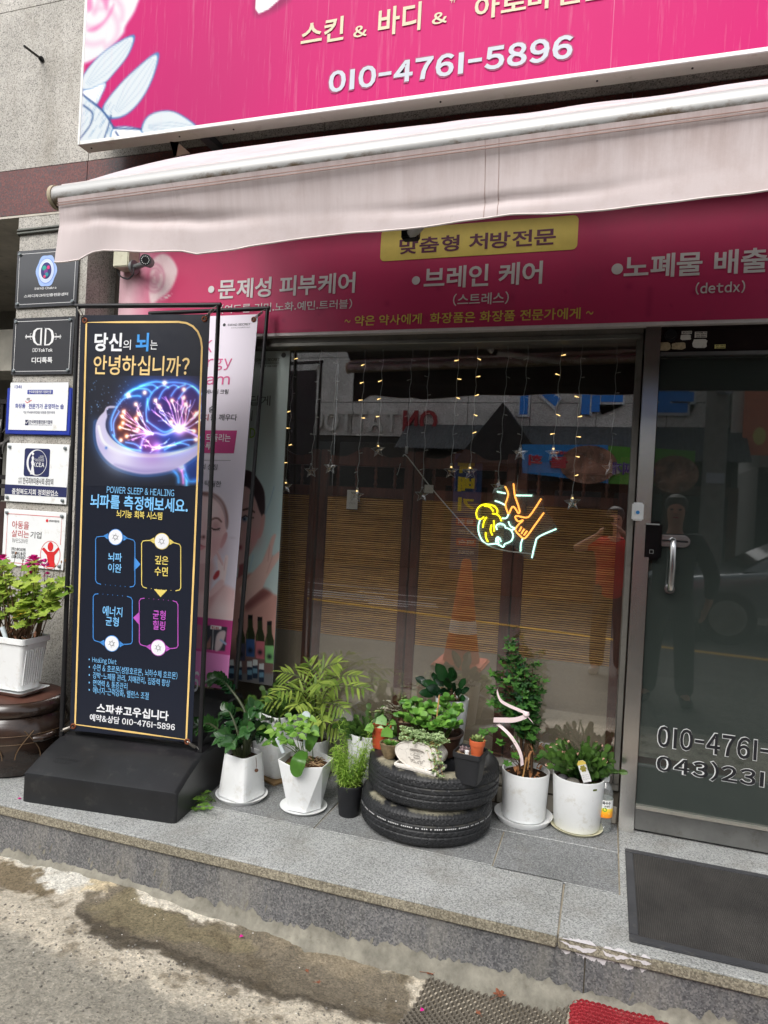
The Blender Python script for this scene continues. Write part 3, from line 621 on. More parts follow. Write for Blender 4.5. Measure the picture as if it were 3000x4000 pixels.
text(sp_, '010-4761-5896', c1(1418, 407), c2(820, 148), M_DPINK, sign, .045, .003, grow=.004); text(sp_, '010-4761-5896', c1(1420, 405), c2(818, 150), M_LGREY, sign, .03, .0045)
for x, y in ((390, 640), (770, 612), (1005, 557), (1500+241, 456), (1500+920, 354), (1500+1333, 300)):
    q = P(x*.9042 if x < 1500 else 1500+(x-1500)*.9042, y*.9042, -.37); mb = MB(); mb.tube([(q[0], -.362, Z0-.003), (q[0], -.362, Z0+.001)], .004, 8); mb.build('drain_hole', M_BLACK, sign)
mb = MB(); q = P(800, 512, -.325); mb.box((q[0]-.02, -.325, Z0-.001+.0), (q[0]+.02, -.19, Z0+.03)); mb.box((q[0]-.022, -.326, Z0-.004), (q[0]+.022, -.19, Z0-.0015)); mb.build('strut', plain('dark grey steel strut', (78, 80, 82), .5, .4, dirt=(100, 80, 66)), sign, smooth=0)
# ================================================================== AWNING
aw = thing('awning', 'weathered pale fabric awning with drooping stained valance over the shop window', 'awning', (0, -.25, 2.8))
AY = -1.24
bl_ = P(228, 772, AY); br_ = P(3000, 393, AY); bd = (br_-bl_)/np.linalg.norm(br_-bl_); b_end = bl_+bd*2.9
RB = .034
mb = MB(); mb.tube([bl_, b_end], RB, 20); 
s = N('stained aluminium front bar'); nn = s.noise(30, 8, .7, s.coord((.6, 1, 1))); tc = s.n('ShaderNodeTexCoord'); sx = s.n('ShaderNodeSeparateXYZ'); s.l(tc.outputs['Normal'], sx.inputs[0])
ad = s.n('ShaderNodeMath', operation='MULTIPLY_ADD'); ad.inputs[1].default_value = -.5; s.l(sx.outputs[2], ad.inputs[0]); s.l(nn, ad.inputs[2])
s.col(s.mix((.46, .46, .45), lin((104, 86, 60)), s.ramp(ad.outputs[0], [(.62, (0, 0, 0)), (.85, (.9, .9, .9))]))); M_BAR = s.pr(.45, .35, .4)
bar = mb.build('front_bar', M_BAR, aw)
mb = MB(); mb.tube([bl_-bd*.012, bl_+bd*.001], RB+.004, 20); mb.build('end_cap', plain('yellowed end cap', (170, 158, 134), .6, dirt=(120, 92, 56)), aw)
mb = MB(); mb.tube([bl_+np.array([0, .02, RB+.006]), b_end+np.array([0, .02, RB+.006])], .012, 8); mb.build('fabric_rail', plain('grey rail', (190, 182, 180), .5), bar)
# roof cloth
s = N('awning cloth'); f1 = s.noise(4, 7, .7, s.coord((1, 1, 1))); s.col(s.mix(lin((196, 187, 190)), lin((172, 158, 158)), s.ramp(f1, [(.45, (0, 0, 0)), (.75, (.8, .8, .8))]))); s.bump(s.noise(6, 3), .15, .02)
m_ = s.pr(.85, 0, .1); t_ = s.n('ShaderNodeBsdfTranslucent'); t_.inputs[0].default_value = (.35, .32, .32, 1); x_ = s.n('ShaderNodeMixShader'); M_CLOTH = m_; M_UNDER = plain('shade-darkened awning underside', (44, 42, 42), .9, var=.2)  # cloth backs, their grey darkened to carry the shade under the awning
back0 = P(752, 600, -.42); bk = np.array([bl_[0], -.42, back0[2]]); mb = MB()
for side in (0, 1):
    rows = []
    for j in range(9):
        t = j/8; row = []
        for i in range(61):
            w = i/60; a = bl_+np.array([0, .03, RB+.016])+bd*(.015+2.87*w); b = np.array([bk[0]+.02+2.87*w, bk[1], bk[2]+.004*math.sin(w*9)])
            p = a*(1-t)+b*t; p[2] -= -.012*math.sin(math.pi*t)+.003*math.sin(i*.7)*math.sin(math.pi*t)+side*.004; row.append(p)
        rows.append(row)
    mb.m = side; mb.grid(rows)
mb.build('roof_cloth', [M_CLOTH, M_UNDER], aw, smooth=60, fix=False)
mb = MB(); mb.tube([(bk[0]-.02, -.4, bk[2]-.045), (bk[0]+2.95, -.4, bk[2]-.045)], .045, 16); mb.build('roller', plain('grey roller tube', (160, 158, 154), .5, .3), aw)
for xq in (bk[0]+.06, bk[0]+1.55, bk[0]+2.8):
    mb = MB(); mb.box((xq-.012, -.44, bk[2]-.1), (xq+.012, -.2, bk[2]-.02)); mb.build('wall_bracket', plain('beige bracket', (196, 180, 150), .6, dirt=(150, 120, 70)), aw, smooth=0)
mb = MB(); q = [P(*c1(733, 612), -.43), P(*c1(772, 615), -.43), P(*c1(765, 640), -.43), P(*c1(758, 676), -.43), P(*c1(752, 676), -.43)]
mb.prism([(p[0], p[1], p[2]) for p in q], (.004, 0, 0)); mb.add([P(*c1(770, 617), -.43), P(*c1(760, 675), -.43), P(*c1(758, 677), -.36), P(*c1(822, 662), -.36)], [(0, 1, 2, 3)]); mb.build('end_bracket', plain('cream end bracket', (206, 196, 172), .6, dirt=(170, 120, 60)), aw, smooth=0, fix=False)
# valance
vb = [cp(555, 1030), cp(600, 1028), cp(660, 1019), cp(750, 992), cp(810, 945), cp(860, 908), cp(950, 888), cp(1100, 895), cp(1250, 905), cp(1400, 908), cp(1659, 888)]+[(x*1.808, y*1.808) for x, y in ((420, 545), (500, 534), (600, 516), (700, 502), (770, 497), (870, 491), (1000, 473), (1100, 461), (1250, 456), (1400, 443), (1659, 415))]
Bq = [P(x, y, AY-.01) for x, y in vb]; bx = [q[0] for q in Bq]; bz = [q[2] for q in Bq]
s = N('stained valance cloth'); co = s.coord((14, 1, 1.2)); st = s.noise(2.2, 7, .68, co); sz = s.n('ShaderNodeSeparateXYZ'); s.l(s.coord(), sz.inputs[0])
zb = s.n('ShaderNodeMapRange'); zb.inputs[1].default_value = -.76; zb.inputs[2].default_value = -.53; s.l(sz.outputs[2], zb.inputs[0])
mm = s.n('ShaderNodeMath', operation='MULTIPLY'); s.l(zb.outputs[0], mm.inputs[0]); s.l(s.ramp(st, [(.40, (0, 0, 0)), (.8, (.6, .6, .6))]), mm.inputs[1])
o_ = s.mix(lin((198, 187, 186)), lin((140, 115, 109)), mm.outputs[0]); o_ = s.mix(o_, lin((160, 138, 130)), s.ramp(s.noise(3.2, 8, .72), [(.5, (0, 0, 0)), (.8, (.6, .6, .6))]))
o_ = s.mix(o_, lin((120, 104, 80)), s.ramp(s.noise(22, 6, .7, s.coord((1, 1, .4))), [(.66, (0, 0, 0)), (.8, (.55, .55, .55))]))
s.col(o_); s.bump(s.noise(300, 2), .15, .001); m_ = s.pr(.85, 0, .12)
t_ = s.n('ShaderNodeBsdfTranslucent'); t_.inputs[0].default_value = (.5, .44, .44, 1); x_ = s.n('ShaderNodeMixShader'); x_.inputs[0].default_value = .02; s.l(s.b.outputs[0], x_.inputs[1]); s.l(t_.outputs[0], x_.inputs[2]); s.l(x_.outputs[0], s.out.inputs[0]); M_VAL = m_
NX, NZ = 240, 22; mb = MB(); rows = []
for j in range(NZ):
    t = j/(NZ-1); row = []
    for i in range(NX):
        w = i/(NX-1); xt = bl_[0]+.03+w*2.85; top = bl_+bd*((xt-bl_[0])/bd[0]); xb = bx[0]+(xt-bl_[0]-.03)*(bx[-1]+.02-bx[0])/2.1 if False else xt+(bx[0]-bl_[0]-.03)*(1-min(1, w*7))
        zbm = np.interp(xb, bx, bz); p = np.array([xt*(1-t)+xb*t, AY-.01, (top[2]-RB*.6)*(1-t)+zbm*t])
        fold = .003*math.sin(xt*5.3+1.2*t)+.002*math.sin(xt*17+2.2*t+1)+.0015*math.sin(xt*41-3*t)
        left = math.exp(-((w)/.10)**2)
        p[1] += -RB*.7*(1-t)**3+fold*t**1.3-.012*left*math.sin(w*40+2*t)*t-.02*t*math.sin(xt*2.1)
        p[1] += .012*math.exp(-((t-.72+.06*math.sin(xt*5))/.07)**2)*math.exp(-((xt+.35)/.3)**2)+.02*math.exp(-((t-.45-.9*(w-.1))/.09)**2)*math.exp(-((w-.13)/.1)**2)
        row.append(p)
    rows.append(row)
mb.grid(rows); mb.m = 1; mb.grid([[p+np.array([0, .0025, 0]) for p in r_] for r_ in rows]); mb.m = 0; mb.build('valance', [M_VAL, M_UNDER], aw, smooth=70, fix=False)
mb = MB()
for dz in (.012, .022): mb.tube([bl_+bd*(.03+2.85*k/60)+np.array([0, -RB*.72-.01, -RB*.75-dz*.8]) for k in range(61)], .0016, 4)
xq_ = [i for i in range(NX) if rows[0][i][0] > P(1885, 620, AY)[0]][0]
for d_ in (0, 3):
    mb.tube([rows[j_][xq_+d_]-np.array([0, .0005, 0]) for j_ in range(NZ)], .0009, 4)
mb.build('hem_stitching', plain('brown hem stitch', (150, 126, 118), .8), aw)
mb = MB(); mb.tube([rows[-1][i] for i in range(NX)], .0028, 5); mb.build('valance_piping', plain('pale piping', (206, 196, 192), .8), aw)
# folding arms
for x0, x1 in ((-.95, -.35), (1.9, 1.1)):
    el = P(1605, 915, -.78) if x0 < 0 else np.array([1.1, -.78, 2.25])
    arm = MB(); arm.tube([(x0, -.24, bk[2]-.12), el], .022, 10); arm.tube([el, bl_+bd*((x1-bl_[0])/bd[0])+np.array([0, .03, -.01])], .019, 10)
    ar = arm.build('folding_arm', plain('white folding arm', (190, 188, 184), .4, .3), aw)
    mb = MB(); mb.box((el[0]-.03, el[1]-.02, el[2]-.02), (el[0]+.03, el[1]+.02, el[2]+.02)); mb.build('elbow_joint', M_BLACK, ar, bevel=.006)
# ================================================================== PINK FASCIA BANNER
fp = Plane((0, -.012, 0), (1, 0, 0)); FL = P(470, 1050, -.012)[0]
fasc = thing('fascia_banner', 'pink fascia banner with white Korean treatment list above the shop window', 'banner', (-.8, -.01, 2.1))
zb0 = float(P(1054, 1313, -.012)[2])
mb = MB(); mb.box((FL, -.011, zb0), (2.6, .028, 2.68)); mb.build('fascia_board', plain('white fascia edge', (214, 206, 206), .5), fasc, smooth=0)
A = Art(fp, [(FL+.002, 2.678), (2.598, 2.678), (2.598, zb0+.014), (FL+.002, zb0+.014)], .009, (186, 50, 94), uv=True)
Xf = A.uv[..., 0]; Zf = A.uv[..., 1]
A.put(np.clip((2.36-Zf)/.3, 0, 1)*.35, (198, 64, 106)); A.put(np.clip((-2.2-Xf)/.25, 0, 1), (214, 176, 184))
A.poly([cp(x, y) for x, y in ((1395, 1080), (1420, 980), (1500, 930), (1580, 960), (1640, 1060), (1630, 1150), (1590, 1240), (1540, 1300), (1480, 1340), (1400, 1390), (1380, 1250))], (214, 190, 192), .015, smooth=True)
for r_ in (22, 45, 70, 100): A.line([cp(1430+r_*.9*math.cos(a), 1150+r_*1.3*math.sin(a)) for a in np.linspace(.5+r_*.1, 5+r_*.1, 10)], .012, (178, 92, 120), .6, soft=.015)
for pts in ([(1490, 1350), (1560, 1310), (1600, 1295), (1540, 1345)],): A.poly([cp(*p) for p in pts], (214, 190, 192), .006)
# runs and rings of dirt
for k in range(22): x = rng.uniform(1000, 3000); y = rng.uniform(1120, 1260); A.spot((x, y), rng.uniform(.004, .016), (150, 30, 76), .5, 'mix')
A.line([(2540, 1130), (2536, 1180), (2533, 1230)], .016, (150, 36, 76), .6, soft=.02); A.line([(1080, 1290), (1130, 1296), (1220, 1290)], .008, (150, 30, 70), .6)
s = N('fascia print'); a_ = s.n('ShaderNodeVertexColor', layer_name='print'); o_ = s.mix(a_.outputs[0], lin((150, 60, 90)), s.ramp(s.noise(5, 8, .72, s.coord((1, 1, .6))), [(.5, (0, 0, 0)), (.85, (.5, .5, .5))])); s.col(o_); s.bump(s.noise(4, 2), .2, .02); M_FASC = s.pr(.42, 0, .35)
A.build('printed_sheet', fasc, .0005, mat=M_FASC)
M_FW = plain('greyed white print', (206, 200, 200), .5, var=.08); M_FY = plain('yellow print', (214, 190, 92), .5, var=.08); M_FPUR = plain('maroon print', (92, 38, 66), .5)
p0 = fp.uv(c5(1085, 168)); p1 = fp.uv(c6(637, -60)); pb = fp.uv(c6(630, 105)); mb = MB(); L_, Rr, B_, T_ = p0[0], p1[0], (p0[1]+pb[1])/2, fp.uv((1850, 872))[1]; r_ = .022
pts = [(cx_+r_*math.cos(a), cy__+r_*math.sin(a)) for cx_, cy__, a0 in ((Rr-r_, T_-r_, 0), (L_+r_, T_-r_, 1.571), (L_+r_, B_+r_, 3.142), (Rr-r_, B_+r_, 4.712)) for a in np.linspace(a0, a0+1.571, 6)]
flat(mb, fp, pts, .003); mb.build('yellow_panel', M_FY, fasc, smooth=0)
text(fp, '맞춤형 처방전문', (1559, 996), (2174, 890), M_FPUR, fasc, .022, .0045)
for bx_, by_, rr in ((c5(175, 320), 0, 20), (c5(1280, 272), 0, 22), (c6(845, 210), 0, 26)):
    c = fp.uv(bx_); mb = MB(); disc(mb, fp, c, rr*.7233*3.3/FPX, .004); mb.build('bullet', M_FW, fasc, smooth=0)
for t_, bl, tr, m, b in (('문제성 피부케어', c5(210, 374), c5(955, 225), M_FW, .022), ('(여드름.기미.노화.예민.트러블)', c5(225, 452), c5(937, 370), M_FW, .008), ('브레인 케어', c5(1320, 320), c6(445, 165), M_FW, .022), ('(스트레스)', c5(1478, 410), c6(262, 330), M_FW, .01), ('노폐물 배출', c6(878, 265), c6(1662, 92), M_FW, .022), ('(detdx)', c6(1265, 350), c6(1537, 270), M_FW, .02), ('~ 약은 약사에게  화장품은 화장품 전문가에게 ~', c5(893, 520), c6(718, 415), M_FY, .014)):
    text(fp, t_, bl, tr, m, fasc, b, .004)
# ================================================================== SECURITY CAMERA
cc = thing('security_camera', 'small grey bullet camera with ring of infrared diodes on cream junction box', 'camera', P(450, 1030, -.06))
a = P(*cp(1040, 1050), -.1); b = P(*cp(1175, 905), -.1); mb = MB(); mb.box((a[0], -.1, a[2]), (b[0]+.01, -.012, b[2]+.03)); mb.build('junction_box', plain('cream plastic box', (196, 194, 172), .5, dirt=(150, 140, 110)), cc, bevel=.005)
lens = P(*cp(1346, 985), -.16); back = np.array([b[0]+.035, -.075, lens[2]+.012]); d = np.array([.3, -1., -.12]); d /= np.linalg.norm(d); back = lens-d*.055
mb = MB(); mb.tube([(b[0]+.008, -.06, back[2]), (b[0]+.022, -.06, back[2])], .036, 20); mb.tube([(b[0]+.015, -.06, back[2]), back+d*.005], .014, 10); mb.build('mount', plain('grey mount', (120, 122, 122), .4, .4), cc)
mb = MB(); mb.tube([back-d*.01, back, lens-d*.006, lens], [.014, .026, .03, .029], 24); cb_ = mb.build('camera_barrel', plain('dark grey camera', (92, 94, 96), .35, .5), cc)
lpn = Plane(lens+d*.0015, np.cross((0, 0, 1.), d) if True else 0, np.cross(d, np.cross((0, 0, 1.), d)))
mb = MB(); disc(mb, lpn, (0, 0), .0265, 0.); mb.build('face_glass', M_GLOSSBLK, cb_, smooth=0)
mb = MB(); [disc(mb, lpn, (.019*math.cos(k*.4833), .019*math.sin(k*.4833)), .0028, .001, 8) for k in range(13)]; mb.build('infrared_diode', plain('pale diode', (170, 172, 170), .3), cb_, smooth=0)
mb = MB(); q0 = P(*cp(1235, 1050), -.09); q1 = P(*cp(1180, 1160), -.09); q2 = P(*cp(1110, 1130), -.08); q3 = P(*cp(1082, 1060), -.06); mb.tube(catmull([q0, P(*cp(1232, 1120), -.09), q1, q2, q3], 5), .004, 7); mb.build('cable_loop', M_BLACK, cc)
# ================================================================== PLAQUES ON THE PILLAR
PY = -.2; pp = Plane((0, PY, 0), (1, 0, 0))
def plaque(name, label, quad, mat, thick=.006, pins=True, off=.0, cut=None, dirs=None):
    q = [pp.uv(x) for x in quad]; L = (q[0][0]+q[3][0])/2; R = (q[1][0]+q[2][0])/2; T = (q[0][1]+q[1][1])/2; B = (q[2][1]+q[3][1])/2
    t = thing(name, label, 'plaque', ((L+R)/2, PY, B)); mb = MB(); mb.box((L, PY+.004-off-thick, B), (R, PY+.004-off, T)); pl = mb.build('plate', mat, t, bevel=.0015 if not cut else cut, seg=1 if not cut else 4)
    if pins:
        for u in (L+.022, R-.022):
            for v in (B+.02, T-.02):
                if dirs and (u > (L+R)/2, v > (B+T)/2) not in dirs: continue
                mb = MB(); mb.tube([pp.at(u, v, .001), pp.at(u, v, .010), pp.at(u, v, .0125)], [.0085, .0085, .006], 14); mb.build('fixing_pin', plain('grey cap pin', (128, 136, 138), .35, .5), t)
    return t, (L, R, B, T), Plane((0, PY+.004-off-thick, 0), (1, 0, 0))
def inset_frame(t, r, pl, m, d=.018, w=.0022):
    L, R, B, T = r; k = .012; L += d; R -= d; B += d; T -= d; mb = MB()
    pts = []
    for cx_, cz_, a0 in ((L, B, 1.571), (R, B, 3.142), (R, T, 4.712), (L, T, 6.283)):
        pts += [(cx_+k*math.cos(a), cz_+k*math.sin(a)) for a in np.linspace(a0, a0-1.571, 6)]
    ribbon(mb, pl, pts, w, .0008, True); mb.build('border_line', m, t, smooth=0)
M_SLATE = plain('dark acrylic plate', (62, 63, 66), .12, var=.1, vs=3., spec=.6); M_WL = plain('white print', (222, 222, 222), .5, var=.03); M_NAVY = plain('navy print', (34, 40, 84), .5); M_BLUEP = plain('royal blue print', (34, 54, 150), .4); M_REDP = plain('red print', (206, 40, 44), .5); M_GREYP = plain('grey print', (150, 150, 150), .5); M_DRED = plain('dark red print', (178, 50, 56), .5); M_INK2 = plain('charcoal print', (50, 52, 56), .5)
t, r, pl = plaque('company_plaque', 'dark plaque with pale blue wax seal emblem, topmost on the pillar', [c3(112, 140), c3(512, 100), c3(500, 490), c3(98, 502)], M_SLATE)
inset_frame(t, r, pl, M_WL)
cseal = pl.uv(c3(301, 262)); ang = np.linspace(0, 6.283, 49)[:-1]
ring = lambda k, w=0: [(cseal[0]+k*.8*(1+w*math.cos(6*a))*math.cos(a), cseal[1]+k*(1+w*math.cos(6*a))*math.sin(a)) for a in ang]
for i_, (k_, w_, c_) in enumerate(((.082, .05, (150, 176, 226)), (.066, 0, (112, 138, 200)), (.062, 0, (192, 206, 230)), (.047, 0, (222, 228, 242)), (.043, 0, (46, 50, 110)))):
    mb = MB(); flat(mb, pl, ring(k_, w_), .0006+.0004*i_); mb.build('seal_ring', plain('seal print %d' % (i_+1), c_, .4), t, smooth=0)
for i_, (dx, dz, rr, c_) in enumerate(((-.014, .014, .013, (40, 160, 140)), (.0, -.004, .013, (120, 50, 130)), (.017, .016, .01, (206, 50, 120)), (.008, -.02, .011, (40, 140, 150)), (-.008, -.03, .008, (214, 60, 110)))):
    mb = MB(); disc(mb, pl, (cseal[0]+dx*.85, cseal[1]+dz), rr, .003+.0002*i_, 14); mb.build('seal_figure', plain('seal figure %d' % (i_+1), c_, .4), t, smooth=0)
text(pl, 'SWAD Chakra', c3(224, 386), c3(366, 362), M_WL, t, .01, .001); text(pl, '스와디차크라인증전문센터', c3(156, 437), c3(442, 402), M_WL, t, .012, .001)
t, r, pl = plaque('company_plaque', 'dark plaque with white mirrored letter D emblem, second from the top of the pillar', [c3(90, 565), c3(482, 562), c3(468, 935), c3(72, 935)], M_SLATE)
inset_frame(t, r, pl, M_WL)
mb = MB(); mb2 = MB()
def pxr(x0, y0, x1, y1, f=c3, o=.001, m=None): 
    a, b = pl.uv(f(x0, y1)), pl.uv(f(x1, y0)); flat(m or mb, pl, [a, (b[0], a[1]), b, (a[0], b[1])], o)
for sgn in (-1, 1):
    o_ = [pl.uv(c3(281+sgn*x, y)) for x, y in ((6, 632), (40, 634), (62, 650), (72, 690), (62, 725), (40, 744), (6, 746))]; i_ = [pl.uv(c3(281+sgn*x, y)) for x, y in ((22, 640), (38, 644), (50, 660), (54, 690), (50, 718), (38, 734), (22, 738))]
    mb.grid([[pl.at(u, v, .001) for u, v in o_], [pl.at(u, v, .001) for u, v in i_]]); pxr(281+sgn*14-8, 633, 281+sgn*14+8, 745)
    pxr(281+sgn*95-22, 684, 281+sgn*95+22, 694); pxr(281+sgn*110-3, 676, 281+sgn*110+3, 702); ribbon(mb, pl, [pl.uv(c3(281+sgn*x, y)) for x, y in ((75, 668), (84, 668), (84, 706), (75, 706))], .002, .001)
mb.build('emblem', M_WL, t, smooth=0, fix=False)
text(pl, 'DD', c3(212, 788), c3(246, 763), M_WL, t, 0, .001); text(pl, 'TokTok', c3(248, 788), c3(342, 763), M_WL, t, .02, .001); text(pl, '디디톡톡', c3(205, 862), c3(341, 820), M_WL, t, .02, .001)
t, r, pl = plaque('membership_plaque', 'white plaque with royal blue backing sheet, third on the pillar', [c3(75, 985), c3(452, 985), c3(440, 1305), c3(60, 1292)], M_POT, .004, False, .008, .012)
a = pp.uv(c3(52, 1022)); b = pp.uv(c3(462, 1330)); mb = MB(); mb.box((a[0], PY-.006, b[1]), (b[0]-.004, PY+.003, a[1])); mb.build('backing_sheet', M_BLUEP, t, bevel=.0035, seg=2)
text(pl, '1341', c3(96, 1024), c3(141, 1003), M_BLUEP, t, .02, .001)
mb = MB(); pxr(178, 1033, 344, 1061); mb.build('label_bar', M_BLUEP, t, smooth=0); text(pl, '한국화장품전문가협회인증', c3(188, 1057), c3(336, 1037), M_WL, t, .012, .002)
text(pl, '화장품', c3(98, 1152), c3(166, 1122), M_BLUEP, t, .015, .001); text(pl, '전문가가 운영하는 숍', c3(186, 1156), c3(415, 1124), M_BLUEP, t, .015, .001); text(pl, '처방', c3(172, 1103), c3(196, 1084), M_NAVY, t, .01, .001)
mb = MB(); ribbon(mb, pl, [pl.uv(c3(*p)) for p in ((165, 1105), (176, 1118), (206, 1100))], .004, .001); mb.build('red_tick', M_REDP, t, smooth=0)
text(pl, '약은 약사에게 화장품은 화장품 전문가에게', c3(152, 1188), c3(356, 1172), M_NAVY, t, .0, .001); text(pl, '한국화장품전문가협회', c3(190, 1252), c3(340, 1230), M_NAVY, t, .015, .001); text(pl, 'Korea Cosmetic Specialist Association', c3(190, 1265), c3(338, 1256), M_NAVY, t, .0, .001)
mb = MB(); pxr(163, 1228, 187, 1262); mb.build('emblem', M_NAVY, t, smooth=0); mb = MB(); ribbon(mb, pl, [pl.uv(c3(*p)) for p in ((165, 1240), (172, 1252), (186, 1232))], .004, .002); mb.build('emblem_tick', M_WL, t, smooth=0)
t, r, pl = plaque('association_plaque', 'white plaque with navy square emblem and navy lower band, fourth on the pillar', [c3(50, 1377), c3(450, 1388), c4(432, 287), c4(28, 258)], M_POT, .006)
a = pl.uv(c3(153, 1592)); b = pl.uv(c3(327, 1416)); mb = MB(); L, R, B, T = a[0], b[0], a[1], b[1]; k = .012
flat(mb, pl, [(cx_+k*math.cos(q), cz_+k*math.sin(q)) for cx_, cz_, a0 in ((R-k, T-k, 0), (L+k, T-k, 1.571), (L+k, B+k, 3.142), (R-k, B+k, 4.712)) for q in np.linspace(a0, a0+1.571, 5)], .001); mb.build('emblem_panel', M_NAVY, t, smooth=0)
mb = MB(); cx_, cz_ = (L+R)/2, (B+T)/2; w_ = (R-L)
mb.grid([[pl.at(cx_+w_*.40*math.cos(q), cz_+w_*.41*math.sin(q), .002) for q in np.linspace(0, 6.283, 37)], [pl.at(cx_+w_*.03+w_*.35*math.cos(q), cz_+w_*.385*math.sin(q), .002) for q in np.linspace(0, 6.283, 37)]])
flat(mb, pl, [(cx_-w_*.16+dx*w_, cz_+dz*w_) for dx, dz in ((0, .22), (.05, .15), (.03, .08), (.06, 0), (.04, -.1), (.1, -.38), (-.08, -.38), (-.02, -.1), (-.06, 0), (-.03, .08), (-.05, .15))], .0022); disc(mb, pl, (cx_-w_*.16, cz_+w_*.27), w_*.045, .0022, 12)
mb.build('figure_ring_emblem', M_WL, t, smooth=0, fix=False)
text(pl, 'KCEA', c3(216, 1532), c3(290, 1506), M_WL, t, .03, .0026)
for i, w in enumerate(('KOREA', 'CENTRAL', "ESTHETICIAN'S", 'ASSOCIATION')): text(pl, w, c3(288-7*len(w)*.75, 1467+i*10), c3(288, 1460+i*10), M_WL, t, .01, .0026)
text(pl, '사단\n법인', c3(118, 1638), c3(145, 1600), M_INK2, t, 0, .001); text(pl, '한국피부미용사회 중앙회', c4(148, 150), c4(347, 116), M_INK2, t, .01, .001)
a = pl.uv(c4(33, 215)); b = pl.uv(c4(432, 165)); mb = MB(); pts = [pl.uv(c4(*p)) for p in ((33, 215), (432, 248), (432, 180), (35, 152))]; flat(mb, pl, [(r[0]+.001, pts[0][1]), (r[1]-.001, pts[0][1]), (r[1]-.001, pts[3][1]), (r[0]+.001, pts[3][1])], .001); mb.build('navy_band', M_NAVY, t, smooth=0)
text(pl, '충청북도지회 정회원업소', c4(78, 215), c4(380, 192), M_WL, t, .018, .002)
t, r, pl = plaque('charity_plaque', 'white plaque with red outline and red figure raising both arms, lowest on the pillar', [c4(30, 310), c4(428, 335), c4(412, 716), c4(12, 668)], M_POT, .006)
mb = MB(); fr_ = [pl.uv(c4(*p)) for p in ((388, 545), (402, 362), (50, 345), (36, 655), (270, 672))]
xr, xl, zt, zb_ = fr_[1][0], (fr_[2][0]+fr_[3][0])/2, (fr_[1][1]+fr_[2][1])/2, fr_[3][1]; ribbon(mb, pl, [(xr, fr_[0][1]), (xr, zt), (xl, zt), (xl, zb_), (fr_[4][0], zb_)], .003, .001); mb.build('border_line', M_REDP, t, smooth=0)
for t_, bl, tr, m, b in (('아동을', (78, 437), (190, 395), M_DRED, .005), ('살리는', (75, 492), (190, 455), M_DRED, .005), ('기업', (196, 500), (270, 462), M_INK2, .005), ('wesave', (78, 528), (182, 508), M_GREYP, 0), ('(주)스와디시크릿', (74, 582), (167, 566), M_INK2, .02), ('닥터스와디 봉사단', (74, 608), (167, 592), M_INK2, .02), ('스파#고우십니다', (74, 632), (167, 615), M_INK2, .02), ('세이브더칠드런', (318, 396), (385, 386), M_INK2, .02)): text(pl, t_, c4(*bl), c4(*tr), m, t, b, .001)
mb = MB(); fg = [(272, 572), (285, 560), (312, 588), (348, 590), (378, 560), (388, 572), (355, 612), (352, 650), (362, 690), (300, 688), (310, 650), (304, 612)]
flat(mb, pl, [pl.uv(c4(*p)) for p in fg], .0012); disc(mb, pl, pl.uv(c4(328, 556)), .018, .0012, 18, .024)
mb.grid([[pl.at(*(np.array(pl.uv(c4(326, 610)))+np.array([.064*math.cos(q), .072*math.sin(q)])), .0008) for q in np.linspace(0, 6.283, 33)], [pl.at(*(np.array(pl.uv(c4(326, 610)))+np.array([.061*math.cos(q), .069*math.sin(q)])), .0008) for q in np.linspace(0, 6.283, 33)]])
disc(mb, pl, pl.uv(c4(306, 388)), .008, .0012, 12); mb.build('figure_emblem', M_REDP, t, smooth=0, fix=False)
# ================================================================== DARK BANNER STAND
BU = np.array([.654, .086, 0]); BU /= np.linalg.norm(BU); BN = np.cross(BU, (0, 0, 1.))
bo = np.array([-2.26, -.555, 0]); bp = Plane(bo, BU)
stand = thing('banner_stand', 'tall black banner stand with navy brain-wave advertisement in front of the pillar', 'banner stand', bo+BU*.33)
SZ = M_BLACK
def stand_base(par, o, u, w, d, h, hb, label_txt=None):
    """hollow ballast box: low front lip, domed top rising to the frame"""
    n = np.cross(u, (0, 0, 1.)); mb = MB(); prof = [(0, .0), (-.002, h*.30), (-.001, h*.52), (.004, h*.575), (.016, h*.61), (.09, h*.765), (.17, h*.905), (.23, h*.98), (.27, h), (d, hb), (d, 0)]
    xs_ = [0, .006, .02, w-.02, w-.006, w]; R = []
    for i, x in enumerate(xs_):
        ins = (.012, .004, 0, 0, .004, .012)[i]
        R.append([o+u*x-n*(max(min(a, d-ins), ins) if z < h*.99 else a)+np.array([0, 0, max(0, z-(ins*.9 if z > .01 else 0))]) for a, z in prof])
    mb.rings(R); return mb.build('ballast_base', M_BLACK, par, smooth=35)
fo = np.array([*G(83, 3130)[:2], 0]); fu = np.array([*(G(685, 3220)-G(83, 3130))[:2], 0]); bw = np.linalg.norm(fu); fu /= bw
base = stand_base(stand, fo, fu, bw, .47, .205, .19)
btop = Plane(fo+np.array([0, 0, .0]), fu)
mb = MB(); n_ = np.cross(fu, (0, 0, 1.)); mb.box((0, 0, 0), (1, 1, 1), Matrix.Translation(Vector(fo+fu*.05-n_*.262+np.array([0, 0, .2045]))) @ Matrix(((fu[0]*(bw-.1), -n_[0]*.05, 0, 0), (fu[1]*(bw-.1), -n_[1]*.05, 0, 0), (0, 0, .012, 0), (0, 0, 0, 1))))
mb.tube([fo+fu*.05-n_*.275+np.array([0, 0, .205]), fo+fu*(bw-.05)-n_*.275+np.array([0, 0, .205])], .007, 8)
mb.build('clamp_bar', M_BLACK, stand, bevel=.003); 
mb = MB(); q = fo+fu*(bw*.58)-n_*.285+np.array([0, 0, .215]); mb.tube([q, q+np.array([0, 0, .012])], .022, 16); mb.build('clamp_knob', plain('worn grey knob', (92, 92, 90), .6), stand)
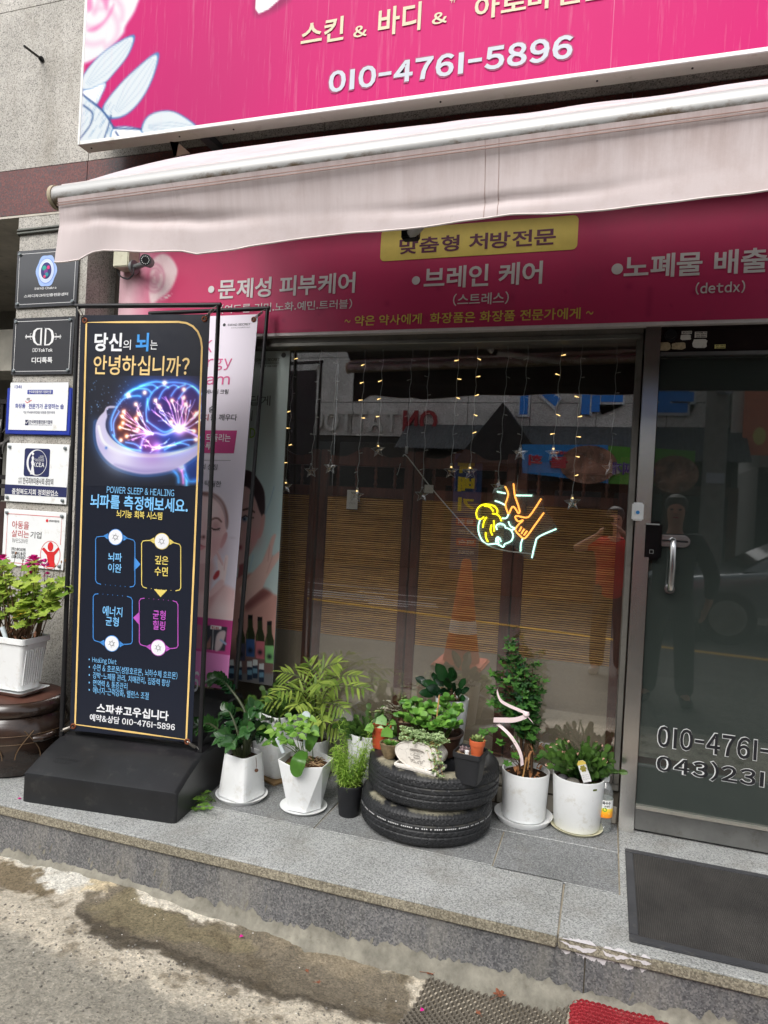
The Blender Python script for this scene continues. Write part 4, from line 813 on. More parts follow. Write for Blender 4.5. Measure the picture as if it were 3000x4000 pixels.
slp = Plane(fo+np.array([0, 0, .137])-n_*.05, fu, np.array([-n_[0]*.055, -n_[1]*.055, .032])/np.linalg.norm([.055, .032]))
text(slp, 'MADE IN KOREA', (.085, .02), (.16, .032), plain('embossed black', (24, 24, 25), .4), base, .0, .002, 'embossed_lettering', uv=True); text(slp, 'OK BOX banner', (.085, .04), (.19, .056), plain('embossed black', (24, 24, 25), .4), base, .0, .002, 'embossed_lettering', uv=True)
RT = .0105
def tube_frame(par, pl, c, m, r):
    """left tube, right tube, top bar through four measured corners (u,v)"""
    tl, tr_, br, bl_c = c
    for a, b in ((tl, bl_c), (tr_, br)):
        mb = MB(); mid = (np.array(a)+np.array(b))/2
        mb.tube([pl.at(*a, -.006), pl.at(*mid, -.006)], r*.88, 12); mb.tube([pl.at(*(mid+(np.array(a)-mid)*.0), -.006), pl.at(*b, -.006)], r, 12); mb.build('upright_tube', m, par)
    mb = MB(); mb.tube([pl.at(tl[0]-r, tl[1], -.006), pl.at(tr_[0]+r, tr_[1], -.006)], r, 12); mb.build('top_bar', m, par)
cor = [bp.uv((302, 1194)), bp.uv((852, 1190)), bp.uv((777, 2950)), bp.uv((237, 2880))]
tube_frame(stand, bp, cor, M_TUBE, RT)
quad = [c3(530, 553), c3(1365, 546), c4(1250, 1822), c4(460, 1742)]
q = [np.array(bp.uv(p)) for p in quad]
s = N('navy banner print'); a_ = s.n('ShaderNodeVertexColor', layer_name='print'); s.col(a_.outputs[0]); s.bump(s.noise(3.5, 3, .5), .25, .02); M_BAN = s.pr(.34, 0, .4)
A = Art(bp, quad, .006, (26, 30, 42)); A.put(np.clip((1.2-A.uv[..., 1])/1., 0, 1)*.4, (32, 38, 54))
wv = lambda uv: .004*np.sin(uv[..., 1]*3.1+1)*np.sin(uv[..., 0]*5)
ban = A.build('banner_sheet', stand, .008, wave=lambda uv: 0*uv[..., 0], mat=M_BAN)
mb = MB(); mb.add([bp.at(*p, .0055) for p in q], [(0, 1, 2, 3)]); mb.build('banner_back', plain('banner back', (40, 42, 48), .6), stand, smooth=0)
OF = .0095
mb = MB(); gold = [c3(*p) for p in ((568, 600), (800, 598), (1165, 597), (1215, 604), (1256, 625), (1288, 660), (1307, 705), (1315, 760))]+[c4(*p) for p in ((1285, 120), (1262, 700), (1213, 1803), (850, 1752), (495, 1704), (520, 900), (545, 0))]
ribbon(mb, bp, [bp.uv(p) for p in gold], .0085, OF, True); mb.build('gold_border', plain('gold print', (232, 196, 122), .45), ban, smooth=0)
M_BW = plain('banner white', (228, 230, 234), .45, var=.03); M_BB = plain('banner bright blue', (62, 150, 226), .45); M_BG = plain('banner pale gold', (236, 204, 138), .45); M_BL = plain('banner sky blue', (124, 190, 240), .45); M_BY = plain('banner yellow', (226, 206, 110), .45); M_BP = plain('banner purple', (186, 88, 190), .45); M_BLD = plain('banner mid blue', (70, 140, 214), .45)
for t_, bl, tr, m, b in (('당신', c3(618, 787), c3(803, 668), M_BW, .03), ('의', c3(805, 777), c3(858, 712), M_BW, .005), ('뇌', c3(885, 787), c3(975, 668), M_BB, .03), ('는', c3(980, 775), c3(1030, 715), M_BW, .005), ('안녕하십니까?', c3(612, 937), c3(1238, 820), M_BG, .012),
    ('POWER SLEEP & HEALING', c4(700, 208), c4(1137, 188), M_BL, .0), ('뇌파를 측정해보세요.', c4(592, 303), c4(1228, 247), M_BL, .02), ('뇌기능 회복 시스템', c4(763, 366), c4(1060, 334), M_BY, .012),
    ('뇌파', c4(708, 648), c4(800, 598), M_BL, .012), ('이완', c4(708, 720), c4(798, 668), M_BL, .012), ('깊은', c4(1010, 668), c4(1100, 618), M_BY, .012), ('수면', c4(1008, 742), c4(1097, 688), M_BY, .012), ('에너지', c4(672, 1000), c4(803, 947), M_BL, .012), ('균형', c4(692, 1065), c4(780, 1012), M_BL, .012), ('균형', c4(997, 1023), c4(1083, 970), M_BP, .012), ('힐링', c4(997, 1090), c4(1080, 1038), M_BP, .012),
    ('• Healing Diet', c4(583, 1308), c4(765, 1283), M_BL, .0), ('• 수면 & 호르몬(성장호르몬, 뇌하수체 호르몬)', c4(583, 1355), c4(1158, 1366), M_BL, .0), ('• 강박-노폐물 관리, 치매관리, 집중력 향상', c4(583, 1405), c4(1110, 1415), M_BL, .0), ('• 면역력 & 통증관리', c4(583, 1453), c4(835, 1437), M_BL, .0), ('• 에너지-근력강화, 밸런스 조절', c4(583, 1503), c4(973, 1498), M_BL, .0),
    ('스파#고우십니다', c4(633, 1628), c4(1102, 1618), M_BW, .03), ('예약&상담 010-4761-5896', c4(590, 1680), c4(1142, 1698), M_BW, .02)):
    text(bp, t_, bl, tr, m, ban, b, OF+.001)
def box_outline(x0, x1, yt, yb, m, disc_c, arrow, top):
    mb = MB(); D = lambda x, y: bp.uv(c4(x, y+.09*(x-760))); k = 22; cx_ = disc_c
    if top: ribbon(mb, bp, [D(x0+34, yb), D(x0+10, yb-6), D(x0, yb-k), D(x0, yt+k), D(x0+8, yt+6), D(x0+34, yt), D(cx_-55, yt-4)], .0036, OF); ribbon(mb, bp, [D(x1-34, yb), D(x1-10, yb-6), D(x1, yb-k), D(x1, yt+k), D(x1-8, yt+6), D(x1-34, yt), D(cx_+55, yt-4)], .0036, OF)
    else: ribbon(mb, bp, [D(x0+34, yt), D(x0+10, yt+6), D(x0, yt+k), D(x0, yb-k), D(x0+8, yb-6), D(x0+34, yb), D(cx_-55, yb+4)], .0036, OF); ribbon(mb, bp, [D(x1-34, yt), D(x1-10, yt+6), D(x1, yt+k), D(x1, yb-k), D(x1-8, yb-6), D(x1-34, yb), D(cx_+55, yb+4)], .0036, OF)
    cy__ = yt-4 if top else yb+4; c = D(cx_, cy__); disc(mb, bp, c, .0355, OF, 28)
    for sgn in (-1, 1): flat(mb, bp, [D(cx_+sgn*50, cy__-20), D(cx_+sgn*80, cy__), D(cx_+sgn*50, cy__+20)], OF)
    for k_ in range(5): disc(mb, bp, D(x0+(x1-x0)*(.25+.125*k_), yb if top else yt), .0016, OF, 6)
    if arrow: flat(mb, bp, [D(*p) for p in arrow], OF)
    mb.build('diagram_outline', m, ban, smooth=0, fix=False); mb = MB(); disc(mb, bp, c, .0325, OF+.0008, 28); dd = mb.build('diagram_disc', M_BW, ban, smooth=0)
    mb = MB(); ribbon(mb, bp, [(c[0]+.009*math.cos(a), c[1]+.009*math.sin(a)) for a in np.linspace(0, 6.283, 14)[:-1]], .0018, OF+.0018, True)
    for a in np.linspace(.4, 6.283+.4, 7)[:-1]: ribbon(mb, bp, [(c[0]+.012*math.cos(a), c[1]+.012*math.sin(a)), (c[0]+.016*math.cos(a), c[1]+.016*math.sin(a))], .0018, OF+.0018)
    mb.build('diagram_icon', M_INK2, ban, smooth=0, fix=False)
box_outline(628, 882, 498, 808, M_BLD, 757, [(878, 610), (918, 656), (876, 702)], True); box_outline(925, 1178, 498, 806, M_BY, 1056, [(1005, 808), (1090, 808), (1047, 856)], True)
box_outline(612, 865, 870, 1180, M_BLD, 733, None, False); box_outline(910, 1160, 872, 1180, M_BP, 1033, [(912, 962), (870, 1005), (908, 1045)], False)
# the brain picture
A = Art(bp, [c3(590, 945), c3(1318, 945), c4(1292, 165), c4(560, 165)], .0032, (26, 30, 42))
A.line([cb(1040, 1060), cb(1100, 1130), cb(1110, 1200)], .01, (60, 140, 220), .8, .012); A.line([cb(1140, 1000), cb(1190, 1100), cb(1195, 1230)], .008, (90, 180, 240), .8, .012); A.line([cb(1120, 1010), cb(1150, 1100), cb(1160, 1210)], .006, (210, 120, 200), .8, .01)
A.poly([cb(1190, 1000), cb(1330, 900), cb(1380, 1000), cb(1370, 1180), cb(1260, 1200), cb(1190, 1120)], (24, 50, 120), .03, .9, True); A.line([cb(1180, 1130), cb(1230, 1190), cb(1330, 1180)], .006, (60, 140, 220), .8, .012)
A.spot(cb(1130, 1030), .02, (230, 140, 220), .9)
hal = [cb(*p) for p in ((440, 380), (300, 450), (225, 560), (220, 700), (250, 830), (340, 960), (480, 1050), (700, 1105), (900, 1095), (1080, 1050), (1250, 950), (1385, 830), (1385, 720), (1200, 560))]
A.line(hal[2:12], .03, (70, 120, 200), .35, .03)
A.poly(hal, (204, 200, 228), .004, smooth=True)
A.poly([cb(*p) for p in ((225, 640), (260, 760), (380, 870), (560, 920), (800, 940), (1000, 925), (1200, 870), (1385, 760), (1385, 830), (1250, 950), (1080, 1050), (900, 1095), (700, 1105), (480, 1050), (340, 960), (250, 830))], (178, 170, 214), .012, .9, True)
A.spot(cb(480, 900), .07, (236, 236, 248), .6, 'mix'); A.poly([cb(*p) for p in ((420, 1010), (700, 1105), (1000, 1080), (1080, 1050), (900, 1060), (700, 1060))], (146, 136, 188), .02, .8, True)
A.line([cb(*p) for p in ((250, 600), (300, 760), (430, 850), (620, 905), (850, 918), (1050, 890), (1250, 810), (1385, 730))], .012, (228, 230, 238), 1)
A.poly([cb(*p) for p in ((420, 400), (340, 500), (325, 610), (380, 720), (500, 810), (700, 865), (900, 872), (1100, 850), (1280, 780), (1385, 700), (1200, 560))], (30, 36, 60), .006, 1, True)
A.spot(cb(330, 830), .006, (60, 110, 200), 1, 'mix')
brn = [cb(*p) for p in ((380, 560), (410, 470), (470, 350), (560, 250), (700, 165), (850, 120), (960, 130), (1060, 110), (1200, 130), (1310, 185), (1380, 240), (1400, 330), (1390, 450), (1390, 620), (1380, 720), (1200, 820), (900, 865), (700, 860), (540, 800), (430, 730), (385, 650))]
A.line(brn+brn[:1], .02, (30, 110, 220), .5, .03); A.poly(brn, (34, 40, 100), .012, 1, True)
for x, y, r_, c, a in ((600, 500, .09, (96, 40, 40), .8), (520, 620, .06, (110, 50, 30), .7), (900, 380, .1, (60, 30, 110), .7), (1150, 350, .1, (70, 40, 130), .7), (1280, 560, .08, (120, 50, 60), .8), (820, 780, .07, (150, 70, 160), .8), (1000, 700, .06, (40, 70, 170), .8), (700, 250, .08, (30, 80, 170), .7)): A.spot(cb(x, y), r_, c, a, 'mix')
LB = (70, 150, 235)
for pts in ([(390, 640), (385, 540), (430, 420), (520, 300), (650, 270), (700, 275)], [(420, 700), (410, 560), (470, 440)], [(530, 270), (620, 200), (760, 195), (810, 230)], [(700, 170), (820, 150), (880, 180)], [(790, 420), (780, 340), (830, 230), (930, 160), (1000, 180)], [(900, 300), (950, 210), (1050, 155), (1110, 175)], [(1030, 270), (1090, 190), (1180, 150)], [(1110, 300), (1190, 200), (1260, 170), (1330, 240)], [(960, 130), (1080, 125), (1230, 150), (1340, 230), (1395, 320), (1370, 420)], [(770, 540), (760, 440), (775, 300)], [(1340, 250), (1345, 350), (1360, 440), (1330, 560)], [(560, 250), (700, 165), (850, 120), (950, 130)], [(400, 690), (450, 760), (560, 830), (700, 860)], [(770, 540), (850, 600), (960, 660), (1060, 620)], [(540, 770), (640, 790), (700, 830)], [(900, 840), (1050, 800), (1180, 750), (1290, 740)], [(960, 850), (1100, 780), (1220, 800)]):
    A.line([cb(*p) for p in pts], .006, LB, .5, .009, mode='add')
rb = random.Random(3)
for (ox, oy), ends in (((1120, 625), [(1290, 470), (1200, 380), (1180, 350), (1100, 330), (1040, 330), (970, 280), (900, 400), (860, 330), (1240, 320), (1330, 430), (1370, 520), (1270, 640), (1000, 450), (930, 520), (1160, 290), (820, 420)]), ((830, 680), [(520, 560), (480, 610), (640, 520), (680, 470), (510, 440), (660, 370), (560, 700), (500, 490), (610, 750), (620, 640), (700, 600)]), ((900, 820), [(760, 740), (720, 800), (1060, 800), (820, 860), (980, 760)])):
    for x, y in ends:
        m1 = (ox+(x-ox)*.35+rb.uniform(-25, 25), oy+(y-oy)*.25+rb.uniform(-10, 25)); m2_ = (ox+(x-ox)*.7+rb.uniform(-18, 18), oy+(y-oy)*.62)
        c = rb.choice([(190, 190, 255), (220, 150, 235), (150, 190, 255), (240, 190, 200)]); A.line([cb(ox, oy), cb(*m1), cb(*m2_), cb(x, y)], .0026, c, .42, .004, mode='add')
        for _ in range(2): A.line([cb(*m2_), cb((m2_[0]+x)/2+rb.uniform(-30, 30), (m2_[1]+y)/2), cb(x+rb.uniform(-50, 50), y+rb.uniform(-30, 30))], .0016, c, .35, .003, mode='add')
for x, y in ((520, 440), (505, 490), (650, 515), (680, 465), (650, 360), (510, 560), (480, 610), (670, 630), (550, 705), (1040, 320), (1185, 360), (900, 380), (1300, 460), (1030, 550), (1280, 650), (1165, 200), (1165, 290), (960, 130), (860, 320), (570, 265), (745, 235), (490, 745), (1300, 740)): A.spot(cb(x, y), .011, (255, 170, 90), .9); A.spot(cb(x, y), .005, (255, 235, 200), .9)
A.spot(cb(1120, 625), .03, (250, 190, 250), .9); A.spot(cb(1120, 630), .012, (255, 255, 255), 1); A.spot(cb(880, 820), .02, (230, 160, 230), .7)
A.line([cb(*p) for p in ((700, 830), (740, 720), (850, 670), (960, 690), (1090, 640), (1200, 650), (1380, 740))], .008, (110, 120, 220), .6, .01, mode='add')
for k in range(60): x, y = rb.uniform(120, 600), rb.uniform(100, 480); A.spot(cb(x, y), .0022, (120, 170, 220), rb.uniform(.2, .8))
A.build('brain_picture', ban, OF-.0006)
# springs and eyelets
M_SPR = plain('spring steel', (150, 146, 138), .35, .8); M_RUST = plain('rusted eyelet', (120, 66, 42), .7, .3, var=.4, vs=80.)
def spring(par, a, b, r=.006, turns=7):
    a, b = np.array(a), np.array(b); d = (b-a); L = np.linalg.norm(d); d /= L; x = np.cross(d, (0, 1, 0)); x /= np.linalg.norm(x); y = np.cross(d, x); pts = [a]
    for k in range(turns*8+1): t = k/(turns*8); w = 2*math.pi*turns*t; pts.append(a+d*L*(.2+.55*t)+(x*math.cos(w)+y*math.sin(w))*r)
    pts.append(b); mb = MB(); mb.tube(pts, .0016, 5); return mb.build('spring', M_SPR, par)
def eyelet(par, pl, uv, off):
    mb = MB(); R = []
    for r_, z in ((.006, .0), (.0065, .003), (.0095, .004), (.013, .002), (.0135, 0)): R.append([pl.at(uv[0]+r_*math.cos(a), uv[1]+r_*math.sin(a), off+z) for a in np.linspace(0, 6.283, 17)[:-1]])
    mb.rings(R, False); mb.build('eyelet', M_RUST, par); mb = MB(); disc(mb, pl, uv, .0062, off+.0004, 12); mb.build('eyelet_hole', M_BLACK, par, smooth=0)
for e, c in (((558, 588), cor[0]), ((1332, 578), cor[1])):
    u = bp.uv(c3(*e)); eyelet(stand, bp, u, OF); spring(stand, bp.at(*u, .012), bp.at(c[0]+(.004 if e[0] < 900 else -.004), c[1]-.006, .004))
for e, c in (((484, 1715), cor[3]), ((1220, 1815), cor[2])):
    u = bp.uv(c4(*e)); eyelet(stand, bp, u, OF); spring(stand, bp.at(*u, .012), bp.at(c[0], u[1]-.03, .004))
# ================================================================== PINK BANNER STAND (leaning back, behind)
LN = .087; pv = np.array([0, LN, 1.]); P2o = np.array([-1.6, -.235, .36]); q2 = Plane(P2o, (1, 0, 0), pv)
stand2 = thing('banner_stand', 'black banner stand with pale pink skin-care advertisement half hidden behind the navy one', 'banner stand', (-1.93, -.2, 0))
b0 = np.array([-2.27, -.42, 0]); stand_base(stand2, b0, np.array([1., 0, 0]), .63, .38, .35, .345)
cor2 = [q2.uv((560, 1208)), q2.uv((1043, 1203)), q2.uv((917, 2690)), q2.uv((430, 2690))]
cor2[0] = (cor2[1][0]-.66, cor2[1][1]); cor2[3] = (cor2[2][0]-.66, cor2[2][1])
tube_frame(stand2, q2, cor2, M_TUBE, .0105)
tr_ = np.array(q2.uv(c5(430, 456))); br2 = np.array(q2.uv((891, 2693))); quad2 = [tr_-(.6, 0), tr_, br2, br2-(.6, 0)]
A = Art(q2, quad2, .0045, (226, 218, 230), uv=True); U2, V2 = A.uv[..., 0], A.uv[..., 1]
cq = lambda *l: [cv(*p) for p in l]
SK = (232, 196, 196); SKS = (206, 150, 152); SKL = (244, 222, 222)
# shoulders and neck, face, hand
A.poly(cq((60, 1330), (60, 1120), (150, 1010), (260, 1080), (330, 1060), (405, 990), (470, 1020), (530, 1060), (530, 1360), (60, 1360)), SK, .02, smooth=False); A.spot(cv(390, 1270), .05, SKL, .9, 'mix'); A.poly(cq((250, 1130), (330, 1070), (400, 1010), (330, 1110), (260, 1240)), SKS, .03, .8)
A.poly(cq((110, 740), (290, 720), (320, 830), (290, 950), (250, 1100), (120, 1050)), (214, 168, 168), .03, .9)
A.poly(cq((30, 300), (60, 150), (150, 80), (240, 62), (330, 85), (400, 160), (440, 250), (452, 350), (440, 440), (380, 600), (330, 690), (250, 770), (150, 780), (60, 700)), SK, .006, smooth=True)
A.poly(cq((150, 62), (240, 58), (330, 85), (400, 150), (440, 240), (455, 340), (445, 430), (430, 400), (420, 300), (370, 190), (290, 115), (200, 95)), (122, 88, 84), .012, 1, True); A.line(cq((300, 90), (390, 190), (432, 330), (438, 420)), .008, (176, 150, 160), .6)
A.poly(cq((405, 500), (440, 465), (445, 510), (420, 580), (385, 630), (372, 600)), SKS, .005, smooth=True)
A.spot(cv(300, 230), .06, SKL, .8, 'mix'); A.spot(cv(330, 600), .05, (224, 172, 176), .7, 'mix'); A.spot(cv(90, 400), .04, SKL, .8, 'mix')
A.line(cq((285, 340), (320, 325), (355, 330), (385, 360)), .009, (110, 74, 66), .9); A.spot(cv(330, 400), .025, (190, 140, 140), .7, 'mix'); A.line(cq((283, 424), (320, 440), (370, 428)), .006, (50, 34, 34), 1); [A.line(cq((x, 434), (x+6, 448)), .003, (50, 34, 34), .8) for x in (300, 320, 340, 356)]
A.spot(cv(205, 515), .008, (90, 44, 44), .9, 'mix'); A.spot(cv(172, 515), .007, (110, 60, 60), .8, 'mix'); A.line(cq((160, 535), (205, 540), (225, 520)), .004, SKS, .9)
A.poly(cq((150, 602), (170, 585), (195, 600), (228, 612), (190, 620)), (190, 110, 118), .004, smooth=True); A.poly(cq((150, 615), (225, 614), (190, 645), (160, 648)), (222, 150, 156), .004, smooth=True)
for pts in ([(335, 665), (350, 660), (390, 740), (420, 830), (410, 960), (380, 980), (370, 860), (350, 740)], [(345, 755), (370, 760), (420, 850), (400, 1000), (360, 900)], [(420, 720), (445, 700), (455, 730), (440, 850), (410, 1000), (395, 900)], [(260, 1080), (360, 960), (410, 960), (390, 1020), (280, 1120)]): A.poly(cq(*pts), SKL if pts[0][0] > 340 else SK, .006, smooth=True)
A.poly(cq((300, 930), (330, 870), (365, 855), (360, 910), (320, 950)), (176, 60, 66), .006, smooth=True)
for a_, b_ in (((340, 680), (395, 800)), ((430, 730), (412, 850))): A.line(cq(a_, b_), .003, SKS, .6)
k1 = q2.uv(cv(300, 1333))[1]; k2 = q2.uv(cv(300, 1340+330))[1]
A.put((V2 < q2.uv(cv(300, 1345))[1]).astype(float), (196, 74, 140)); kk = q2.uv(cv(300, 1690))[1]; A.put((V2 < kk).astype(float), (222, 138, 196)); A.put(np.clip((kk-.15-V2)/.25, 0, 1), (206, 92, 160))
A.poly(cq((235, 1410), (445, 1428), (422, 1672), (225, 1655)), (60, 62, 70), .004); A.poly(cq((320, 1660), (335, 1520), (380, 1470), (430, 1480), (400, 1600), (360, 1665)), (206, 188, 190), .006, smooth=True); A.poly(cq((235, 1600), (280, 1520), (275, 1640), (240, 1655)), (150, 110, 104), .006); A.line(cq((305, 1420), (295, 1660)), .004, (210, 210, 210)); A.line(cq((380, 1560), (430, 1600)), .01, (150, 170, 200)); A.poly(cq((100, 1400), (185, 1408), (175, 1650), (80, 1640)), (176, 120, 140), .004)
A.poly(cq((280, 1410), (390, 1420), (380, 1455), (270, 1448)), (238, 236, 236), .003)
A.spot(cv(500, 525), .02, (200, 186, 196), .5, 'mix', .006)
ban2 = A.build('banner_sheet', stand2, .008, mat=printed('pink banner print', .4))
mb = MB(); mb.add([q2.at(*p, .005) for p in quad2], [(0, 1, 2, 3)]); mb.build('banner_back', plain('banner back', (40, 42, 48), .6), stand2, smooth=0)
M_PK = plain('rose print', (206, 92, 140), .5); M_PKB = plain('strong pink print', (190, 60, 124), .5)
for t_, bl, tr, m, b in (('SWAD SECRET', cw(478, 210), cw(724, 178), M_INK2, .01), ('www.swad120.com', cw(516, 236), cw(722, 216), M_INK2, 0), ('K', cw(200, 495), cw(322, 362), M_PK, 0), ('Energy', cw(-20, 695), cw(533, 530), M_PK, .008), ('Cream', cw(-80, 845), cw(510, 720), M_PK, .008), ('에너지 크림', cw(240, 944), cw(488, 892), M_INK2, .008), ('숨', cw(272, 1140), cw(345, 1070), M_INK2, .008), ('에너지', cw(50, 1228), cw(275, 1160), M_DRED, .008), ('를 깨우다', cw(290, 1228), cw(584, 1160), M_INK2, .008), ('의 상징', cw(190, 1755), cw(370, 1700), M_INK2, 0), ('제일', cw(130, 1830), cw(222, 1775), M_INK2, 0), ('이 탁월한', cw(150, 1935), cw(412, 1880), M_INK2, 0), ('핸드케어', cv(288, 1450), cv(364, 1427), M_DRED, .02), ('010-4761-5896', cv(-700, 1960), cv(168, 1880), M_BW, .02)):
    text(q2, t_, bl, tr, m, ban2, b, .0095)
mb = MB(); flat(mb, q2, [q2.uv(cw(*p)) for p in ((-60, 1575), (545, 1582), (580, 1336), (-20, 1332))], .0092); mb.build('pink_panel', M_PKB, ban2, smooth=0)
text(q2, '젊음을 되돌리는', cw(20, 1448), cw(516, 1375), M_BW, ban2, .008, .0105); text(q2, '하루!', cw(150, 1538), cw(345, 1465), M_BW, ban2, .008, .0105)
mb = MB(); ribbon(mb, q2, [q2.uv(cw(100, 1655)), q2.uv(cw(512, 1658))], .0016, .0095); disc(mb, q2, q2.uv(cw(442, 198)), .008, .0095, 14); mb.build('rule_line', M_INK2, ban2, smooth=0)
u = q2.uv(c5(407, 485)); eyelet(stand2, q2, u, .0095); spring(stand2, q2.at(*u, .012), q2.at(cor2[1][0]-.006, cor2[1][1]-.008, .004))
# ================================================================== POSTER INSIDE THE WINDOW
p3 = Plane((0, .078, 0), (1, 0, 0)); tr3 = np.array(p3.uv((1125, 1370))); br3 = np.array(p3.uv((1072, 2680))); R3 = (tr3[0]+br3[0])/2; T3, B3 = tr3[1], br3[1]
post3 = thing('window_poster', 'tall pale green skin-care poster of a woman and oil bottles in the shop window', 'poster', (R3-.3, .078, B3))
mb = MB(); mb.box((R3-.6, .0785, B3), (R3, .0825, T3)); mb.build('poster_board', plain('poster board', (176, 186, 184), .6), post3, smooth=0)
A = Art(p3, [(R3-.6, T3), (R3, T3), (R3, B3), (R3-.6, B3)], .0045, (196, 212, 210), uv=True)
A.put(np.clip((A.uv[..., 1]-1.3)/.6, 0, 1)*.5, (206, 216, 212)); A.spot(cv(900, 300), .3, (176, 204, 208), .5, 'mix')
HR = (66, 52, 56)
A.poly(cq((400, -40), (560, -160), (680, -150), (760, -60), (810, 40), (822, 160), (818, 270), (800, 330), (760, 300), (700, 100), (560, 20), (400, 60)), HR, .006, 1, True)
A.poly(cq((400, 500), (420, 100), (560, 0), (660, 20), (720, 120), (760, 240), (790, 330), (760, 500), (700, 640), (600, 780), (480, 830)), (206, 168, 166), .008, 1, True)
A.poly(cq((780, 330), (805, 280), (822, 310), (810, 420), (780, 510), (748, 525), (765, 430)), (206, 160, 154), .005, 1, True)
A.line(cq((600, 240), (660, 228), (712, 262)), .01, (70, 50, 46), .9); A.poly(cq((590, 330), (610, 308), (640, 312), (660, 335), (630, 350)), (190, 196, 206), .004); A.spot(cv(612, 332), .012, (60, 90, 120), 1, 'mix'); A.spot(cv(612, 332), .005, (20, 20, 30), 1, 'mix'); A.line(cq((590, 318), (625, 298), (665, 322), (705, 318)), .006, (40, 28, 30), 1)
A.spot(cv(700, 520), .05, (214, 150, 150), .6, 'mix'); A.spot(cv(570, 620), .012, (150, 70, 80), .9, 'mix')
A.poly(cq((400, 1400), (420, 1000), (560, 920), (680, 880), (800, 1030), (900, 1090), (985, 1130), (960, 1900), (400, 1900)), (196, 148, 138), .015, 1); A.poly(cq((610, 1200), (700, 1120), (800, 1040), (880, 1090), (760, 1180), (640, 1260)), (120, 70, 70), .03, .8, True); A.poly(cq((540, 940), (560, 800), (640, 760), (600, 900)), (140, 70, 72), .01, .9)
A.poly(cq((560, 1040), (690, 880), (790, 770), (850, 620), (890, 510), (915, 482), (935, 490), (900, 620), (890, 720), (950, 670), (990, 640), (995, 690), (900, 830), (830, 950), (800, 1030), (660, 1150), (600, 1230)), (222, 186, 176), .006, 1); A.line(cq((870, 600), (850, 760)), .004, (190, 140, 132), .7); A.line(cq((900, 700), (840, 880)), .004, (190, 140, 132), .6)
A.line(cq((915, 0), (880, 130), (820, 290)), .003, (120, 160, 190), .7); A.line(cq((700, 700), (660, 860)), .01, (170, 200, 214), .6)
A.put(np.clip((p3.uv(cv(700, 1560))[1]-A.uv[..., 1])/.1, 0, 1)*.6, (60, 48, 48))
def bottle_print(x, yt, yb, w, col, lab):
    A.poly(cq((x-w*.25, yt), (x+w*.25, yt), (x+w*.27, yt+120), (x+w*.5, yt+200), (x+w*.48, yb), (x-w*.48, yb), (x-w*.5, yt+200), (x-w*.27, yt+120)), col, .004); A.poly(cq((x-w*.27, yt), (x+w*.27, yt), (x+w*.27, yt+40), (x-w*.27, yt+40)), (24, 24, 28), .003)
    A.poly(cq((x-w*.48, yt+245), (x+w*.48, yt+250), (x+w*.46, yt+430), (x-w*.46, yt+420)), lab, .004); A.spot(cv(x, yt+360), .013, (26, 30, 36), 1, 'mix'); A.line(cq((x-w*.3, yt+180), (x-w*.32, yt+240)), .004, (120, 130, 70), .7)
for x, yt, yb, lab in ((575, 1345, 1760, (70, 70, 90)), (672, 1306, 1720, (60, 90, 140)), (770, 1326, 1745, (196, 110, 120)), (866, 1370, 1790, (130, 190, 120))): bottle_print(x, yt, yb, 92, (46, 54, 34), lab)
for x, yt in ((480, 1760), (560, 1775), (665, 1775), (720, 1760), (785, 1800)): A.poly(cq((x-24, yt), (x+24, yt), (x+26, yt+60), (x-26, yt+60)), (206, 212, 210), .003); A.poly(cq((x-26, yt+62), (x+26, yt+62), (x+26, yt+190), (x-26, yt+190)), (36, 50, 70), .003); A.poly(cq((x-24, yt+90), (x+24, yt+90), (x+24, yt+140), (x-24, yt+140)), (110, 150, 170), .004)
A.build('poster_print', post3, .001)
M_GRT = plain('soft grey print', (96, 102, 104), .5); M_LIME = plain('lime print', (140, 190, 60), .5)
for t_, bl, tr, m, b in (('SWAD SECRET', c5(416, 708), c5(545, 690), M_INK2, .01), ('www.swad120.com', c5(428, 723), c5(540, 711), M_INK2, 0), ('전국번호 1566-5327', c5(436, 740), c5(530, 728), M_INK2, .02), ('아름답게', cw(480, 1062), cw(935, 955), M_GRT, .005), ('당신이', cw(480, 1225), cw(740, 1115), M_GRT, .005), ('SWAD', cw(470, 1408), cw(770, 1305), M_LIME, .01)): text(p3, t_, bl, tr, m, post3, b, .002)
mb = MB(); disc(mb, p3, p3.uv(cw(1075, 519)), .013, .0025, 18); mb.build('suction_cup', plain('grey suction cup', (96, 100, 100), .3), post3, smooth=0)
# ================================================================== FOLDING SCREEN INSIDE
scr = thing('folding_screen', 'dark wooden folding screen with turned spindles and reed blinds inside the window', 'folding screen', (-1.2, .42, 0))
M_WOOD = N('dark red brown wood'); s = M_WOOD; f_ = s.noise(8, 8, .7, s.coord((6, 6, .6))); s.col(s.ramp(f_, [(.3, lin((68, 34, 25))), (.7, lin((108, 58, 42)))])); s.bump(f_, .2, .002); M_WOOD = s.pr(.38, 0, .5)
s = N('reed blind'); w_ = s.n('ShaderNodeTexWave', wave_type='BANDS', bands_direction='Z'); w_.inputs['Scale'].default_value = 30; w_.inputs['Distortion'].default_value = 2.6; w_.inputs['Detail'].default_value = 3; w_.inputs['Detail Scale'].default_value = 1.4; s.l(s.coord((.12, 1, 1)), w_.inputs['Vector'])
b1 = s.noise(55, 4, .7, s.coord((.05, 1, 1))); o_ = s.ramp(w_.outputs['Fac'], [(.1, lin((96, 58, 28))), (.5, lin((196, 140, 78))), (.9, lin((232, 188, 116)))]); o_ = s.mix(o_, s.ramp(b1, [(.3, (.45, .4, .34)), (.7, (1.25, 1.2, 1.1))]), .9, 'MULTIPLY')
s.col(o_); s.bump(w_.outputs['Fac'], .8, .004); M_REED = s.pr(.6, 0, .3)
